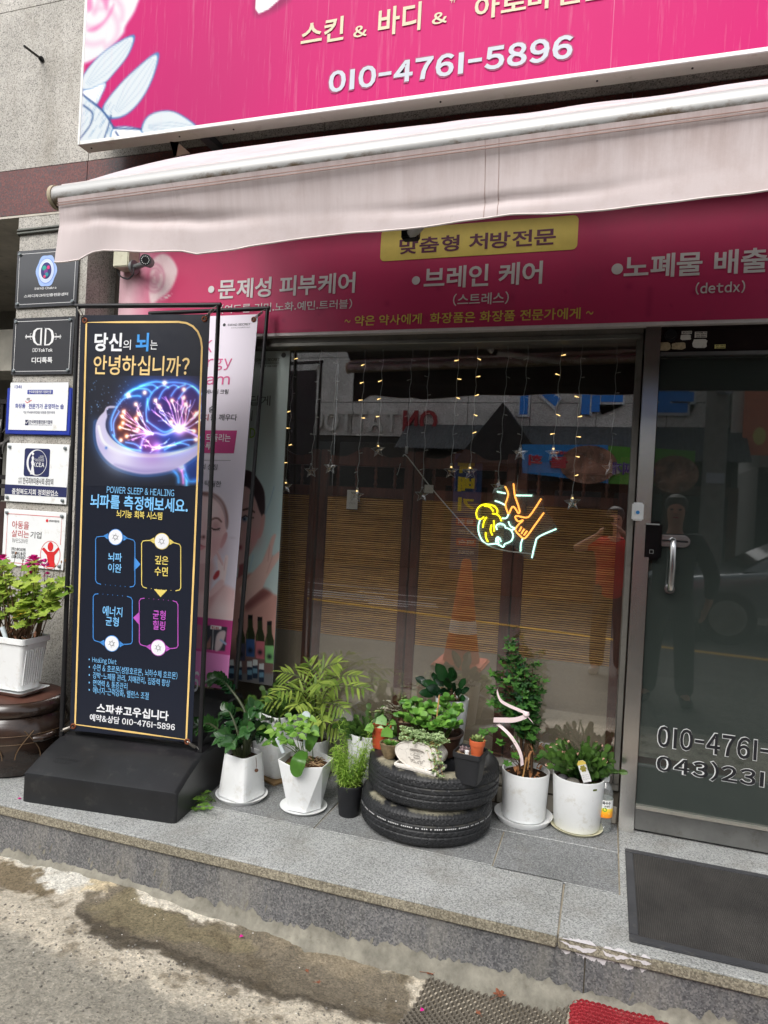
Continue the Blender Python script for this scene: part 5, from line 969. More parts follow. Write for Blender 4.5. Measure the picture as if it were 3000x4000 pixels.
M_PANEL = plain('dull brown panel', (158, 144, 124), .5, var=.12, vs=3.)
SY = .3; sb = [P(x, 1760, SY)[0] for x in (1250, 1620)]; pw = sb[1]-sb[0]; xs0 = sb[0]-2*pw
for k in range(5):
    x0 = xs0+k*pw+.004; x1 = x0+pw-.008; yj = SY+(.0 if k % 2 else .006)
    mb = MB(); mb.box((x0, yj, .03), (x0+.045, yj+.03, 1.575)); mb.box((x1-.045, yj, .03), (x1, yj+.03, 1.575)); mb.box((x0+.046, yj+.003, 1.335), (x1-.046, yj+.027, 1.385)); mb.box((x0+.046, yj+.003, .03), (x1-.046, yj+.027, .06))
    pa = mb.build('panel', M_WOOD, scr, bevel=.004, seg=2)
    mb = MB(); top = [(x0+.046+(x1-x0-.092)*t, 1.535+.045*math.sin(math.pi*t)**2-.018*math.cos(2*math.pi*t*1.)*0+.012*math.cos(4*math.pi*t)) for t in np.linspace(0, 1, 21)]
    mb.prism([(x, yj+.004, z) for x, z in top]+[(x1-.046, yj+.004, 1.492), (x0+.046, yj+.004, 1.492)], (0, .022, 0)); mb.build('crest_rail', M_WOOD, pa, smooth=30)
    for j in range(4):
        xq = x0+.046+(x1-x0-.092)*(j+.5)/4-.0; mb = MB(); mb.lathe([(.007, 1.386), (.007, 1.395), (.011, 1.402), (.008, 1.41), (.006, 1.425), (.011, 1.438), (.0075, 1.452), (.006, 1.463), (.011, 1.474), (.007, 1.482), (.007, 1.491)], (xq, yj+.015, 0), 10); mb.build('spindle', M_WOOD, pa)
    mb = MB(); mb.box((x0+.046, yj+.012, .61), (x1-.046, yj+.018, 1.333)); mb.build('reed_blind', M_REED, pa, smooth=0)
    mb = MB(); mb.box((x0+.046, yj+.006, .061), (x1-.046, yj+.024, .608)); mb.build('lower_panel', M_PANEL, pa, smooth=0)
np_ = Plane((0, SY-.004, 0), (1, 0, 0))
for (x0, y0, x1, y1), lb in (((735, 1318, 832, 1468), 'small white paper notice on the reed blind behind the hanging star'), ((1365, 1275, 1440, 1338), 'narrow white paper slip high on the reed blind by the white cord')):
    a, b = np_.uv(cl(x0, y1)), np_.uv(cl(x1, y0)); mb = MB(); mb.grid([[np_.at(a[0]+(b[0]-a[0])*i/4, a[1]+(b[1]-a[1])*j/4, .002+.004*(i/4-.5)**2*4) for i in range(5)] for j in range(5)]); n_o = mb.build('paper_notice', M_PAPER); tag(n_o, lb, 'notice')
    text(np_, '휴무 안내', (a[0]+.2*(b[0]-a[0]), a[1]+.25*(b[1]-a[1])), (b[0]-.25*(b[0]-a[0]), a[1]+.36*(b[1]-a[1])), M_GREYP, n_o, 0, .008, uv=True)
# ================================================================== CURTAIN LIGHT
ly = .13; lpn_ = Plane((0, ly, 0), (1, 0, 0))
cur = thing('curtain_light', 'curtain of thin string lights with hanging clear stars inside the shop window', 'string lights', (-.7, ly, 2.05))
M_WIRE = plain('clear light wire', (186, 190, 188), .4, spec=.6); M_BULB = plain('unlit clear bulb', (196, 198, 190), .2, spec=.7); M_LIT = emit('lit warm bulb', (255, 210, 130), 1.7, (1, .85, .55)); M_STAR = glassmat('clear star plastic', (.86, .88, .88), .22)
M_STARL = N('pale star edge'); M_STARL.col(lin((200, 204, 202))); M_STARL = M_STARL.pr(.3, 0, .6)
ST = [(cl(320, 118), cl(244, 1225), 1), (cl(530, 160), cl(450, 1095), 0), (cl(665, 150), cl(607, 1065), 0), (cl(890, 155), cl(818, 1290), 1), (cl(1035, 138), cl(992, 925), 1), (cl(1270, 125), cl(1222, 960), 2), (cl(1410, 105), cl(1348, 1285), 0), (cr(200, 115), cr(132, 1095), 1), (cr(352, 98), cr(285, 1100), 1), (cr(600, 90), cr(512, 1225), 0), (cr(760, 95), cr(692, 945), 0), (cr(1035, 72), cr(960, 945), 1), (cr(1195, 90), cr(1115, 1345), 1), (cr(1485, 48), cr(1422, 1065), 0)]
tops = []
for k, (a, b, lit) in enumerate(ST):
    A_, B_ = P(*a, ly), P(*b, ly); tops.append(A_); n = max(6, int((A_[2]-B_[2])/.03)); pts = [A_+(B_-A_)*i/n+np.array([.0035*math.sin(i*1.7+k), .003*math.cos(i*2.1), 0]) for i in range(n+1)]
    mb = MB(); mb.tube(pts, .0017, 5); strand = mb.build('strand', M_WIRE, cur); L = A_[2]-B_[2]; nb = int((L-.03)/.087)
    for j in range(nb):
        t = (.085+.087*j)/L; q = A_+(B_-A_)*t; sd_ = rng.choice((-1, 1)); an = rng.uniform(-.5, .35); e = q+np.array([sd_*.019*math.cos(an), -.003, .019*math.sin(an)])
        mb = MB(); mb.tube([q, q+(e-q)*.45, q+(e-q)*.5, e], [.0013, .0015, .0026, .0022], 6); on = lit == 1 and rng.random() < .6; mb.build('bulb', M_LIT if on else M_BULB, strand)
    if lit != 2:
        c = B_+np.array([0, 0, -.04]); R_ = .037; rt = rng.uniform(-.12, .12); mb = MB()
        o = [(c[0]+(R_ if i % 2 == 0 else R_*.42)*math.sin(i*math.pi/5+rt), c[1], c[2]+(R_ if i % 2 == 0 else R_*.42)*math.cos(i*math.pi/5+rt)) for i in range(10)]
        vs = o+[(c[0], c[1]-.008, c[2]), (c[0], c[1]+.008, c[2])]; mb.add(vs, [(i, (i+1) % 10, 10) for i in range(10)]+[((i+1) % 10, i, 11) for i in range(10)]); star = mb.build('star', M_STAR, strand, smooth=0)
        mb = MB(); mb.tube([np.array(p) for p in o]+[np.array(o[0])], .0013, 4); mb.tube([B_, B_+np.array([0, 0, -.008]), np.array(o[0])], [.0022, .005, .006], 8); mb.build('star_rim', M_STARL, strand)
        if lit: mb = MB(); mb.ball(c+np.array([0, 0, .02]), .0045, 8, 5); mb.build('bulb', M_LIT, strand)
    else:
        mb = MB(); mb.box((B_[0]-.006, ly-.006, B_[2]-.035), (B_[0]+.006, ly+.006, B_[2])); mb.build('connector', M_WIRE, strand)
mb = MB(); pts = []
for a, b in zip(tops[:-1], tops[1:]):
    for t in np.linspace(0, 1, 6, endpoint=False): pts.append(a+(b-a)*t+np.array([0, 0, .012*math.sin(math.pi*t)+.004]))
mb.tube(pts, .0022, 5); mb.build('lead_wire', M_WIRE, cur)
# ================================================================== NEON SIGN
ny = .12; npl = Plane((0, ny, 0), (1, 0, 0)); nc = P(1960+40, 2020, ny)
neon = thing('neon_sign', 'lit neon-style sign of two hands massaging a face on clear acrylic in the window', 'neon sign', (nc[0], ny, nc[2]))
o_ = catmull([P(*cn(*p), ny) for p in ((290, 360), (325, 265), (420, 200), (490, 185), (525, 225), (560, 288), (675, 300), (695, 325), (750, 325), (772, 360), (772, 425), (905, 635), (890, 660), (730, 720), (700, 800), (665, 918), (540, 862), (490, 785), (380, 802), (250, 788), (170, 715), (145, 600), (138, 480), (170, 412), (240, 392))], 4, True)
mb = MB(); mb.prism(o_, (0, .005, 0)); M_ACR = glassmat('clear acrylic sheet', (.88, .9, .9), .03, .0)
s = M_ACR; t = s.node_tree; d_ = t.nodes.new('ShaderNodeBsdfDiffuse'); d_.inputs[0].default_value = (.6, .6, .6, 1); y_ = t.nodes.new('ShaderNodeMixShader'); y_.inputs[0].default_value = .10; ol = t.nodes['Material Output']; lk_ = ol.inputs[0].links[0].from_socket; t.links.new(lk_, y_.inputs[1]); t.links.new(d_.outputs[0], y_.inputs[2]); t.links.new(y_.outputs[0], ol.inputs[0])
mb.build('acrylic_sheet', M_ACR, neon, smooth=0)
E_Y = emit('yellow neon tube', (255, 232, 20), 1.7, (.9, .8, .1)); E_W = emit('mint neon tube', (196, 255, 236), 1.5, (.8, .95, .9)); E_O = emit('orange neon tube', (255, 160, 66), 1.7, (.95, .6, .3))
def neon_tube(name, m, paths):
    for p in paths: mb = MB(); mb.tube(catmull([P(*cn(*q), ny-.006) for q in p], 5), .0037, 8); mb.build(name, m, neon)
neon_tube('yellow_tube', E_Y, [[(150, 530), (143, 480), (165, 430), (210, 405), (260, 405), (310, 420), (338, 455), (335, 488)], [(215, 415), (262, 425), (285, 445), (300, 468)], [(150, 530), (180, 542), (215, 518)], [(290, 488), (330, 495), (360, 520), (376, 560)], [(240, 520), (215, 560), (203, 620)], [(305, 550), (308, 655)], [(285, 590), (274, 640), (292, 690)], [(230, 660), (233, 710), (252, 750)]])
neon_tube('mint_tube', E_W, [[(178, 545), (163, 600), (165, 660), (190, 725), (240, 772), (330, 768), (390, 798), (405, 772), (440, 757), (470, 737), (483, 700), (475, 660), (450, 632), (415, 620)], [(335, 640), (328, 600), (365, 580), (402, 595), (415, 625)], [(325, 755), (330, 715), (352, 705)], [(352, 765), (343, 735), (358, 715), (372, 750)], [(380, 532), (420, 530), (442, 495)], [(440, 560), (460, 605), (500, 628), (465, 642)], [(335, 285), (415, 302)], [(510, 320), (660, 322)], [(315, 370), (360, 385), (405, 408)], [(572, 722), (556, 770), (553, 840)], [(885, 630), (720, 705), (688, 770), (657, 900)]])
neon_tube('orange_tube', E_O, [[(410, 235), (438, 300), (430, 350), (413, 410), (440, 490), (455, 470), (470, 435), (488, 425), (510, 450), (532, 485), (545, 465), (520, 380), (500, 320), (487, 210)], [(745, 350), (645, 500), (600, 525), (520, 510), (504, 525), (530, 560), (576, 550), (535, 590), (505, 640), (545, 690), (580, 718), (612, 698), (690, 590), (770, 480)], [(562, 610), (540, 655)], [(588, 630), (560, 675)], [(614, 648), (582, 690)]])
mb = MB(); q = P(*cn(370, 605), ny-.004); mb.ball(q, .008, 8, 5, (1.4, .5, 1)); mb.build('screw_cap', M_CHROME, neon)
mb = MB(); mb.tube(catmull([P(*p, ly-.02) for p in (cl(1190, 1042), cl(1215, 1035), cl(1300, 1140), cl(1430, 1310), cn(0, 565), cn(120, 690), cn(250, 785), cn(400, 830), cn(560, 852), cn(660, 862))], 5), .0026, 6); mb.build('power_cord', plain('white cord', (214, 214, 208), .5), neon)
mb = MB(); mb.tube([P(*cn(528, 130), ny), P(*cn(518, 280), ny)], .0014, 5); mb.tube([P(*cl(1170, 1100), ny), P(*cl(1155, 1160), ny), P(*cl(1140, 1195), ny)], .0016, 5); mb.build('hanging_wire', M_WIRE, neon)
# ================================================================== LEAVES AND PLANTS
V = Vector
SH = {'ovate': lambda t: max(0, math.sin(math.pi*t**.8))**.8, 'lance': lambda t: max(0, math.sin(math.pi*min(1, t**.75)))**.9, 'round': lambda t: max(0, 1-(2*t-1)**2)**.5, 'obov': lambda t: max(0, math.sin(math.pi*t**1.35))**.75,
      'lobed': lambda t: max(0, math.sin(math.pi*t**.75))**.7*(.55+.45*abs(math.sin(t*11.))) if 0 < t < 1 else 0}
def leaf(mb, p, d, up, L, Wd, shape='ovate', n=5, fold=.25, droop=.25, thick=False):
    p = V([float(q) for q in p]); d = V([float(q) for q in d]).normalized(); up = V([float(q) for q in up]); s_ = d.cross(up)
    if s_.length < 1e-4: s_ = d.orthogonal()
    s_.normalize(); nr = s_.cross(d); f = SH[shape]; rows = []; tt = mb.t
    for i in range(n+1):
        t = i/n; w = Wd*.5*f(t); c = p+d*L*t+V((0, 0, -droop*L*t*t)); rows.append([c-s_*w+nr*fold*w, c, c+s_*w+nr*fold*w])
    mb.t = min(1, max(0, tt+random.uniform(-.18, .18))); mb.grid(rows)
    if thick: mb.grid([[q-nr*min(.004, Wd*.14)*(1 if 0 < i < n else 0) for q in reversed(r)] for i, r in enumerate(rows)])
    mb.t = tt
def fanleaf(mb, p, d, up, R, lobes=5, depth=.3, cup=.2, crk=.05):
    p = V([float(q) for q in p]); d = V([float(q) for q in d]).normalized(); s_ = d.cross(V(up)); s_ = s_.normalized() if s_.length > 1e-4 else d.orthogonal().normalized(); nr = s_.cross(d).normalized(); c = p+d*R*.35; n = lobes*6
    o = []
    for k in range(n):
        a = 2*math.pi*k/n; r = R*(1-depth*(.5-.5*math.cos(lobes*a)))*(1-.1*(k % 2)); r *= (1-.5*math.exp(-((a-math.pi)/.35)**2)); o.append(c+d*math.cos(a)*r+s_*math.sin(a)*r+nr*(cup*R*(r/R)**2+random.uniform(-crk, crk)*R))
    tt = mb.t; mb.t = min(1, max(0, tt+random.uniform(-.2, .2))); mb.add([c]+o, [(0, k+1, (k+1) % n+1) for k in range(n)]); mb.t = tt
def rd(el=None, az=None):
    az = random.uniform(0, 6.283) if az is None else az; el = random.uniform(-.3, 1.2) if el is None else el
    return V((math.cos(az)*math.cos(el), math.sin(az)*math.cos(el), math.sin(el)))
def stemcurve(a, b, sag, n=6):
    a, b = np.array(a, float), np.array(b, float); return [a+(b-a)*t+np.array([0, 0, sag*math.sin(math.pi*t)]) for t in np.linspace(0, 1, n)]
G_ZZ = leafmat('zz leaf', (18, 46, 28), (62, 106, 50), .24, .6, .06); G_CACT = leafmat('cactus segment', (34, 68, 32), (92, 128, 54), .45, .4, .12); G_PALM = leafmat('palm leaflet', (84, 116, 44), (158, 178, 84), .45, .35, .3)
G_BRIGHT = leafmat('bright leaf', (78, 126, 46), (152, 194, 92), .45, .4, .35); G_ORCH = leafmat('orchid leaf', (52, 96, 34), (88, 132, 50), .35, .5, .15); G_KOCH = leafmat('feathery leaf', (124, 168, 60), (194, 220, 118), .6, .2, .45)
G_JADE = leafmat('jade leaf', (66, 118, 44), (126, 174, 76), .3, .55, .12); G_FICUS = leafmat('rubber leaf', (14, 42, 24), (40, 84, 40), .22, .6, .06); G_SED = leafmat('sedum leaf', (130, 158, 108), (192, 212, 164), .6, .3, .2); G_MUM = leafmat('chrysanthemum leaf', (30, 74, 38), (92, 144, 60), .5, .35, .2)
G_GER = leafmat('geranium leaf', (108, 144, 48), (184, 202, 92), .55, .3, .35); G_CLOV = leafmat('clover leaf', (70, 120, 44), (140, 180, 80), .55, .3, .3); G_SUC = leafmat('succulent leaf', (110, 142, 84), (176, 190, 124), .4, .4, .15); G_PALE = leafmat('pale tip leaf', (164, 166, 150), (214, 210, 196), .5, .3, .2)
M_DRY = plain('dry leaf', (150, 104, 66), .8, var=.4, vs=60.); M_PETAL = plain('magenta petal', (206, 32, 140), .6, var=.2, vs=80.)
def plant(label, c, group='potted plants before the shop window', cat='potted plant'): return thing('potted_plant', label, cat, c, 0, group)
def pot(par, c, prof, mat, soil=M_SOIL, soil_z=None, name='pot', n=40, **k):
    """prof: outer profile bottom to rim; a wall, inner face and soil are added"""
    rt, zt = prof[-1]; w = k.pop('wall', .004); sz = soil_z if soil_z is not None else zt-.02
    inner = [(rt-w*.3, zt+.0015), (rt-w, zt), (rt-w-.001, sz)]
    mb = MB(); mb.lathe([(prof[0][0]*.97, prof[0][1])]+prof+inner, c, n, **k); o = mb.build(name, mat, par, smooth=35)
    kk = {a: b for a, b in k.items() if a not in ('rib', 'nrib')}
    mb = MB(); R = [(rt-w-.0005, sz+.001), ((rt-w)*.6, sz+.006), ((rt-w)*.25, sz+.004)]; mb.lathe(R, c, n, **kk); mb.build('soil', soil, par, smooth=60); return o
def saucer(label, c, r, h=.018, mat=M_POT):
    t = MB(); t.lathe([(r*.8, 0), (r*.86, 0), (r, h), (r*1.0, h+.001), (r-.005, h), (r*.84, .005)], (0, 0, 0), 44); o = t.build('saucer', mat, None, smooth=35); o.location = [float(q) for q in c]
    return tag(o, label, 'saucer', 'white pot saucers')
def segs(mb, p, d, n, L, Wd, nr=None):
    """chain of flat notched cactus segments"""
    p, d = V(p), V(d).normalized(); nr = nr or rd(random.uniform(-.2, .6))
    for i in range(n):
        s_ = d.cross(nr); s_ = s_.normalized() if s_.length > .05 else d.orthogonal().normalized(); f = s_.cross(d).normalized(); l = L*random.uniform(.8, 1.1); w = Wd*(1 if i else .7)
        pr = [(0, .12), (.2, .36), (.3, .34), (.45, .52), (.58, .42), (.75, .56), (.86, .40), (1.0, .34), (1.06, .1)]; tt = mb.t; mb.t = min(1, max(0, tt*.6+.12*i+random.uniform(-.15, .15)))
        lft = [p+d*l*a-s_*w*b for a, b in pr]; rgt = [p+d*l*a+s_*w*b for a, b in pr]; mid = [p+d*l*a+f*.0025*math.sin(math.pi*min(1, a)) for a, b in pr]; bk = [p+d*l*a-f*.0025*math.sin(math.pi*min(1, a)) for a, b in pr]
        mb.grid([lft, mid, rgt]); mb.grid([lft, bk, rgt]); mb.t = tt; p = p+d*l; d = (d+V((d.x*.15, d.y*.15, -.08))+rd(0)*.25).normalized()
    return p, d
def cactus(par, c, n, R, spread, L=.034, Wd=.024, ns=(3, 5)):
    mb = MB(); mb.t = .35
    for k in range(n):
        a = random.uniform(0, 6.283); r = R*random.random()**.5; d = rd(random.uniform(.45, 1.35), a); segs(mb, V(c)+V((r*math.cos(a)*.7, r*math.sin(a)*.7, 0)), (d.x*spread, d.y*spread, d.z), random.randint(*ns), L, Wd)
    return mb.build('foliage', G_CACT, par, smooth=30, fix=False)
# --- ZZ plant
zc = (-1.452, -.36, .012); t = plant('dark glossy zamioculcas in a ribbed white square pot near the navy banner', (zc[0], zc[1], 0))
saucer('white saucer under the ribbed square pot, nearest the navy banner', (zc[0], zc[1], 0), .112)
pot(t, zc, [(.078, .0), (.08, .004), (.066, .18)], M_POT, sq=5, rot=-.25, rib=.004, nrib=60, n=240, soil_z=.162, wall=.006)
mb = MB(); ms = MB(); zb_ = np.array([zc[0], zc[1], .175])
for k, (px, py, yo, thick) in enumerate(((828, 2655, .1, .009), (782, 2832, -.06, .011), (1000, 2768, -.03, .010), (968, 2850, -.08, .010), (1025, 2855, .02, .008), (905, 2905, -.1, .007), (870, 2880, -.05, .008), (880, 2780, .05, .008))):
    e = P(px, py, zc[1]+yo); far = k == 0
    c_ = catmull([zb_+np.array([(e[0]-zb_[0])*.15, yo*.2, 0]), zb_+(e-zb_)*np.array([.35, .4, .55]), zb_+(e-zb_)*np.array([.75, .75, .95])+np.array([0, 0, .01]), e], 6) if not far else catmull([zb_+np.array([.01, .03, 0]), P(960, 2790, zc[1]+.06), P(900, 2690, zc[1]+.08), P(860, 2650, zc[1]+.1), e], 5)
    ms.tube(c_, [thick*(1-.75*i/(len(c_)-1)) for i in range(len(c_))], 8); n = len(c_); tot = 12 if far else 8
    for j in range(tot):
        i = int(n*(.45 if far else .38)+j*(n*(.54 if far else .6))/tot); i = min(i, n-2); p = c_[i]; d = V(c_[i+1]-c_[i]).normalized(); sd_ = d.cross(V((0, -1, .5))).normalized()
        for sg in (-1, 1): mb.t = .25+.06*j+(.1 if k in (1, 3) else -.12); leaf(mb, p, d*.55+sd_*sg*.8+V((0, -.25, .25)), V((0, -.7, .7))+d*.3, random.uniform(.046, .06)*(.8 if far else 1), .034, 'ovate', 6, .4, .12)
    mb.t = .5; leaf(mb, c_[-1], d+V((0, -.2, 0)), (0, -.5, .8), .05, .03)
mb.build('foliage', G_ZZ, t, smooth=50, fix=False); ms.build('stem', plain('dark olive stem', (58, 66, 40), .5, var=.3, vs=40.), t)
mb = MB(); q = np.array(zc)+np.array([.07, -.02, .175]); mb.tube([q, q+np.array([.006, -.005, -.02]), q+np.array([.008, -.006, -.04])], .0012, 5); mb.tube([q+np.array([.009, -.0075, -.05]), q+np.array([.011, -.0095, -.05])], .008, 12); mb.build('pot_tag', plain('brown leather tag', (92, 62, 44), .7), t)
# --- big white square pot with holiday cactus
bc = (-1.435, -.05, .012); t = plant('large white square pot of holiday cactus on a thin board, behind the ribbed pot', (bc[0], bc[1], 0))
pot(t, bc, [(.088, 0), (.092, .004), (.104, .285)], M_POT, sq=7, rot=-.42, n=64, soil_z=.262, wall=.007)
cactus(t, (bc[0], bc[1]-.02, .262), 70, .085, 1.0, .036, .026, (3, 5))
mb = MB(); mb.box((-.115, -.115, 0), (.115, .115, .011)); o = mb.build('wooden_board', plain('raw thin board', (150, 122, 86), .8, var=.3, vs=20.), None, bevel=.001, seg=1); o.location = (bc[0], bc[1]-.0, 0); o.rotation_euler = (0, 0, -.42); tag(o, 'thin raw wooden board under the large white square pot', 'board')
# --- palm
pc = (-1.285, -.02, .014); t = plant('yellow-green parlour palm with arching fronds in a ribbed white round pot', (pc[0], pc[1], 0)); saucer('white saucer under the ribbed round palm pot at the back', (pc[0], pc[1]-.01, 0), .1)
pot(t, pc, [(.07, 0), (.073, .004), (.088, .17)], M_POT, rib=.012, nrib=56, n=224, soil_z=.152)
mb = MB(); ms = MB(); pb_ = np.array([pc[0], pc[1], .16])
for px, py, yo in ((1205, 2592, .02), (1322, 2588, 0), (1428, 2690, -.1), (1345, 2770, -.16), (1040, 2735, -.13), (1105, 2625, -.05), (1262, 2820, -.2), (1150, 2760, -.2), (1400, 2640, -.02), (1260, 2680, -.22), (1085, 2700, -.2), (1330, 2850, -.1)):
    e = P(px, py, pc[1]+yo); mid = pb_+(e-pb_)*np.array([.35, .35, .8])+np.array([0, 0, .03]); c_ = catmull([pb_+np.array([random.uniform(-.02, .02), random.uniform(-.02, .02), 0]), pb_+(e-pb_)*np.array([.12, .12, .45]), mid, e], 7); n = len(c_); ms.tube(c_, [.0035*(1-.7*i/n) for i in range(n)], 6)
    for j in range(11):
        i = int(n*.42+j*n*.56/11); i = min(i, n-2); p = c_[i]; d = V(c_[i+1]-c_[i]).normalized(); sd_ = d.cross(V((random.uniform(-.2, .2), -.6, .8))).normalized(); ll = .105*math.sin(math.pi*(.22+.68*j/11))
        for sg in (-1, 1): mb.t = random.uniform(.2, .95); leaf(mb, p, d*.75+sd_*sg*.85+V((0, 0, -.08)), (0, -.4, 1), ll*random.uniform(.85, 1.1), .013, 'lance', 5, .3, .22)
    leaf(mb, c_[-1], d, (0, -.4, 1), .06, .012, 'lance')
mb.build('frond', G_PALM, t, smooth=50, fix=False); ms.build('stem', M_STEMG, t)
# --- faceted pot
fc = (-1.165, -.345, .008); t = plant('faceted white hexagonal pot holding a bright green sapling and one drooping orchid leaf', (fc[0], fc[1], 0)); o_s = saucer('flat white saucer with mossy rim under the faceted hexagonal pot', (fc[0], fc[1], 0), .1, .012)
mb = MB(); hexr = lambda r, z, ph: [(fc[0]+r*math.cos(ph+k*math.pi/3), fc[1]+r*math.sin(ph+k*math.pi/3), fc[2]+z) for k in range(6)]
b_ = hexr(.078, 0, .0); tp = hexr(.118, .198, .524); vs = b_+tp; fs = [tuple(range(5, -1, -1))]
for k in range(6): fs += [(k, (k+1) % 6, 6+k), (6+k, (k+1) % 6, 6+(k+1) % 6)]
ti = hexr(.113, .198, .524); ii = hexr(.108, .165, .524); vs += ti+ii
for k in range(6): fs += [(6+k, 6+(k+1) % 6, 12+(k+1) % 6, 12+k), (12+k, 12+(k+1) % 6, 18+(k+1) % 6, 18+k)]
fs.append(tuple(range(18, 24))); mb.add(vs, fs); mb.build('pot', M_POT, t, smooth=0, bevel=.0015, seg=1)
mb = MB(); R = []
for r_, z in ((.1075, .172), (.08, .178), (.045, .181), (.01, .182)): R.append([(fc[0]+r_*math.cos(a)*(.93+.07*math.cos(6*(a-.524))), fc[1]+r_*math.sin(a)*(.93+.07*math.cos(6*(a-.524))), fc[2]+z+random.uniform(-.004, .004)) for a in np.linspace(0, 6.283, 37)[:-1]])
mb.rings(R); mb.build('soil', plain('dark bark soil', (82, 60, 44), .9, var=.7, vs=160., bump=.9, bs=160., spec=.1), t, smooth=50)
mb = MB(); mb.ball((fc[0]-.04, fc[1]-.045, .183), .035, 14, 7, (1.2, .9, .3)); mb.ball((fc[0]-.005, fc[1]-.06, .182), .025, 12, 6, (1.2, .8, .3)); mb.build('moss', M_MOSS, t)
mb = MB()
for k in range(46): a = random.uniform(0, 6.28); r_ = random.uniform(.02, .09); q = np.array([fc[0]+r_*math.cos(a), fc[1]+r_*math.sin(a), .188]); d = np.array(rd(random.uniform(0, .3)))*random.uniform(.008, .02); mb.tube([q-d, q+np.array([0, 0, .003]), q+d], [.0014, .0025, .0012], 5)
mb.build('bark_chip', plain('bark and root', (170, 142, 108), .9, var=.5, vs=90.), t)
mb = MB(); ms = MB()
for px, py, yo in ((1040, 2840, 0), (1070, 2860, -.02), (1140, 2800, .03), (1165, 2870, -.04), (1120, 2890, -.06), (1200, 2800, 0), (1180, 2830, -.02), (1215, 2860, -.05), (1100, 2830, .02), (1060, 2900, -.03), (1085, 2885, -.01), (1110, 2850, .0), (1150, 2850, 0)):
    e = P(px, py, fc[1]+yo); b_ = np.array([fc[0]+random.uniform(-.03, .03), fc[1]+random.uniform(-.02, .03), .185]); c_ = stemcurve(b_, e, .02); ms.tube(c_, [.002, .002, .0016, .0013, .001, .0008], 5); hi = px in (1200, 1180, 1165)
    for j, (el, az) in enumerate(((.2, -1.57), (.1, -.3), (.1, -2.8), (.4, -.9), (.3, -2.3))):
        if j < 3 or random.random() < .6: mb.t = random.uniform(.45, .95) if hi or random.random() < .4 else random.uniform(.0, .3); leaf(mb, c_[-1-(j > 2)], rd(el+random.uniform(-.2, .3), az+random.uniform(-.3, .3)), (0, -.6, .8), random.uniform(.036, .052), .027, 'ovate', 5, .3, .3)
mb.build('sapling_foliage', G_BRIGHT, t, smooth=50, fix=False); ms.build('stem', M_STEMG, t)
mb = MB(); e = P(1180, 2930, fc[1]-.1); d = P(1168, 3030, fc[1]-.13)-e; mb.t = .4
q = [P(1190, 2935, fc[1]-.06), P(1170, 2965, fc[1]-.115), P(1160, 3005, fc[1]-.125), P(1168, 3034, fc[1]-.125)]
def bladeleaf(mb, pts, wd, n=12):
    c_ = catmull(pts, n//3); rows = []
    for i, p in enumerate(c_):
        t = i/(len(c_)-1); w = wd/2*(math.sin(math.pi*min(.999, t*.93+.05))**.6); tan = V(c_[min(i+1, len(c_)-1)]-c_[max(i-1, 0)]).normalized(); s_ = tan.cross(V((.15, -1, .25))).normalized(); f = s_.cross(tan); rows.append([V(p)-s_*w+f*w*.12, V(p)-s_*w*.5-f*w*.0, V(p)-f*w*.12, V(p)+s_*w*.5, V(p)+s_*w+f*w*.12])
    mb.grid(rows)
bladeleaf(mb, q, .062); q = [P(1200, 2930, fc[1]-.02), P(1212, 2900, fc[1]-.04), P(1228, 2860, fc[1]-.03), P(1226, 2832, fc[1]-.01)]; bladeleaf(mb, q, .048); q = [P(1205, 2935, fc[1]-.02), P(1215, 2910, fc[1]-.05), P(1222, 2895, fc[1]-.05)]; bladeleaf(mb, q, .026)
mb.build('orchid_leaf', G_ORCH, t, smooth=60, fix=False)
M_TAGP = plain('pale grey plastic', (192, 202, 206), .4, var=.05)
mb = MB(); mb.tube([P(1108, 2940, fc[1]-.06), P(1084, 2885, fc[1]-.06)], [.0085, .011], 14); mb.tube([P(1084, 2885, fc[1]-.06), P(1083, 2882, fc[1]-.06)], [.011, .009], 14); mb.build('feeder_tube', M_TAGP, t)
mb = MB(); q = P(1196, 2795, fc[1]+.0); mb.tube([q+np.array([0, -.002, 0]), q+np.array([0, .002, 0])], .0185, 22); mb.box((q[0]-.007, q[1]-.0015, q[2]-.13), (q[0]+.007, q[1]+.0015, q[2]-.015)); mb.build('plant_marker', M_TAGP, t)
# --- feathery kochia
kc = (-.968, -.325, 0); t = plant('feathery lime green kochia in a plain black nursery pot beside the tyres', kc)
M_NURS = plain('black nursery pot', (34, 35, 38), .55, var=.2); pot(t, kc, [(.04, 0), (.042, .003), (.052, .115), (.054, .118), (.054, .128)], M_NURS, soil_z=.112)
mb = MB(); ms = MB()
for k in range(95):
    a = random.uniform(0, 6.283); r_ = .036*random.random()**.5; h = random.uniform(.09, .2); h = h+.12*(random.random() < .1); b_ = np.array([kc[0]+r_*math.cos(a), kc[1]+r_*math.sin(a), .115]); e = b_+np.array([math.cos(a)*(.03+.045*random.random()), math.sin(a)*(.02+.04*random.random()), h]); c_ = stemcurve(b_, e, 0, 5); ms.tube(c_, [.0009, .0009, .0008, .0007, .0005], 3)
    for j in range(int(h*190)):
        f = random.uniform(.08, 1); p = np.array(b_)+(e-b_)*f; mb.t = random.uniform(.1, .95); leaf(mb, p, rd(random.uniform(-.1, .9)), (0, 0, 1), random.uniform(.018, .036), .0036, 'lance', 3, .2, .3)
mb.build('foliage', G_KOCH, t, smooth=0, fix=False); ms.build('stem', G_KOCH, t)
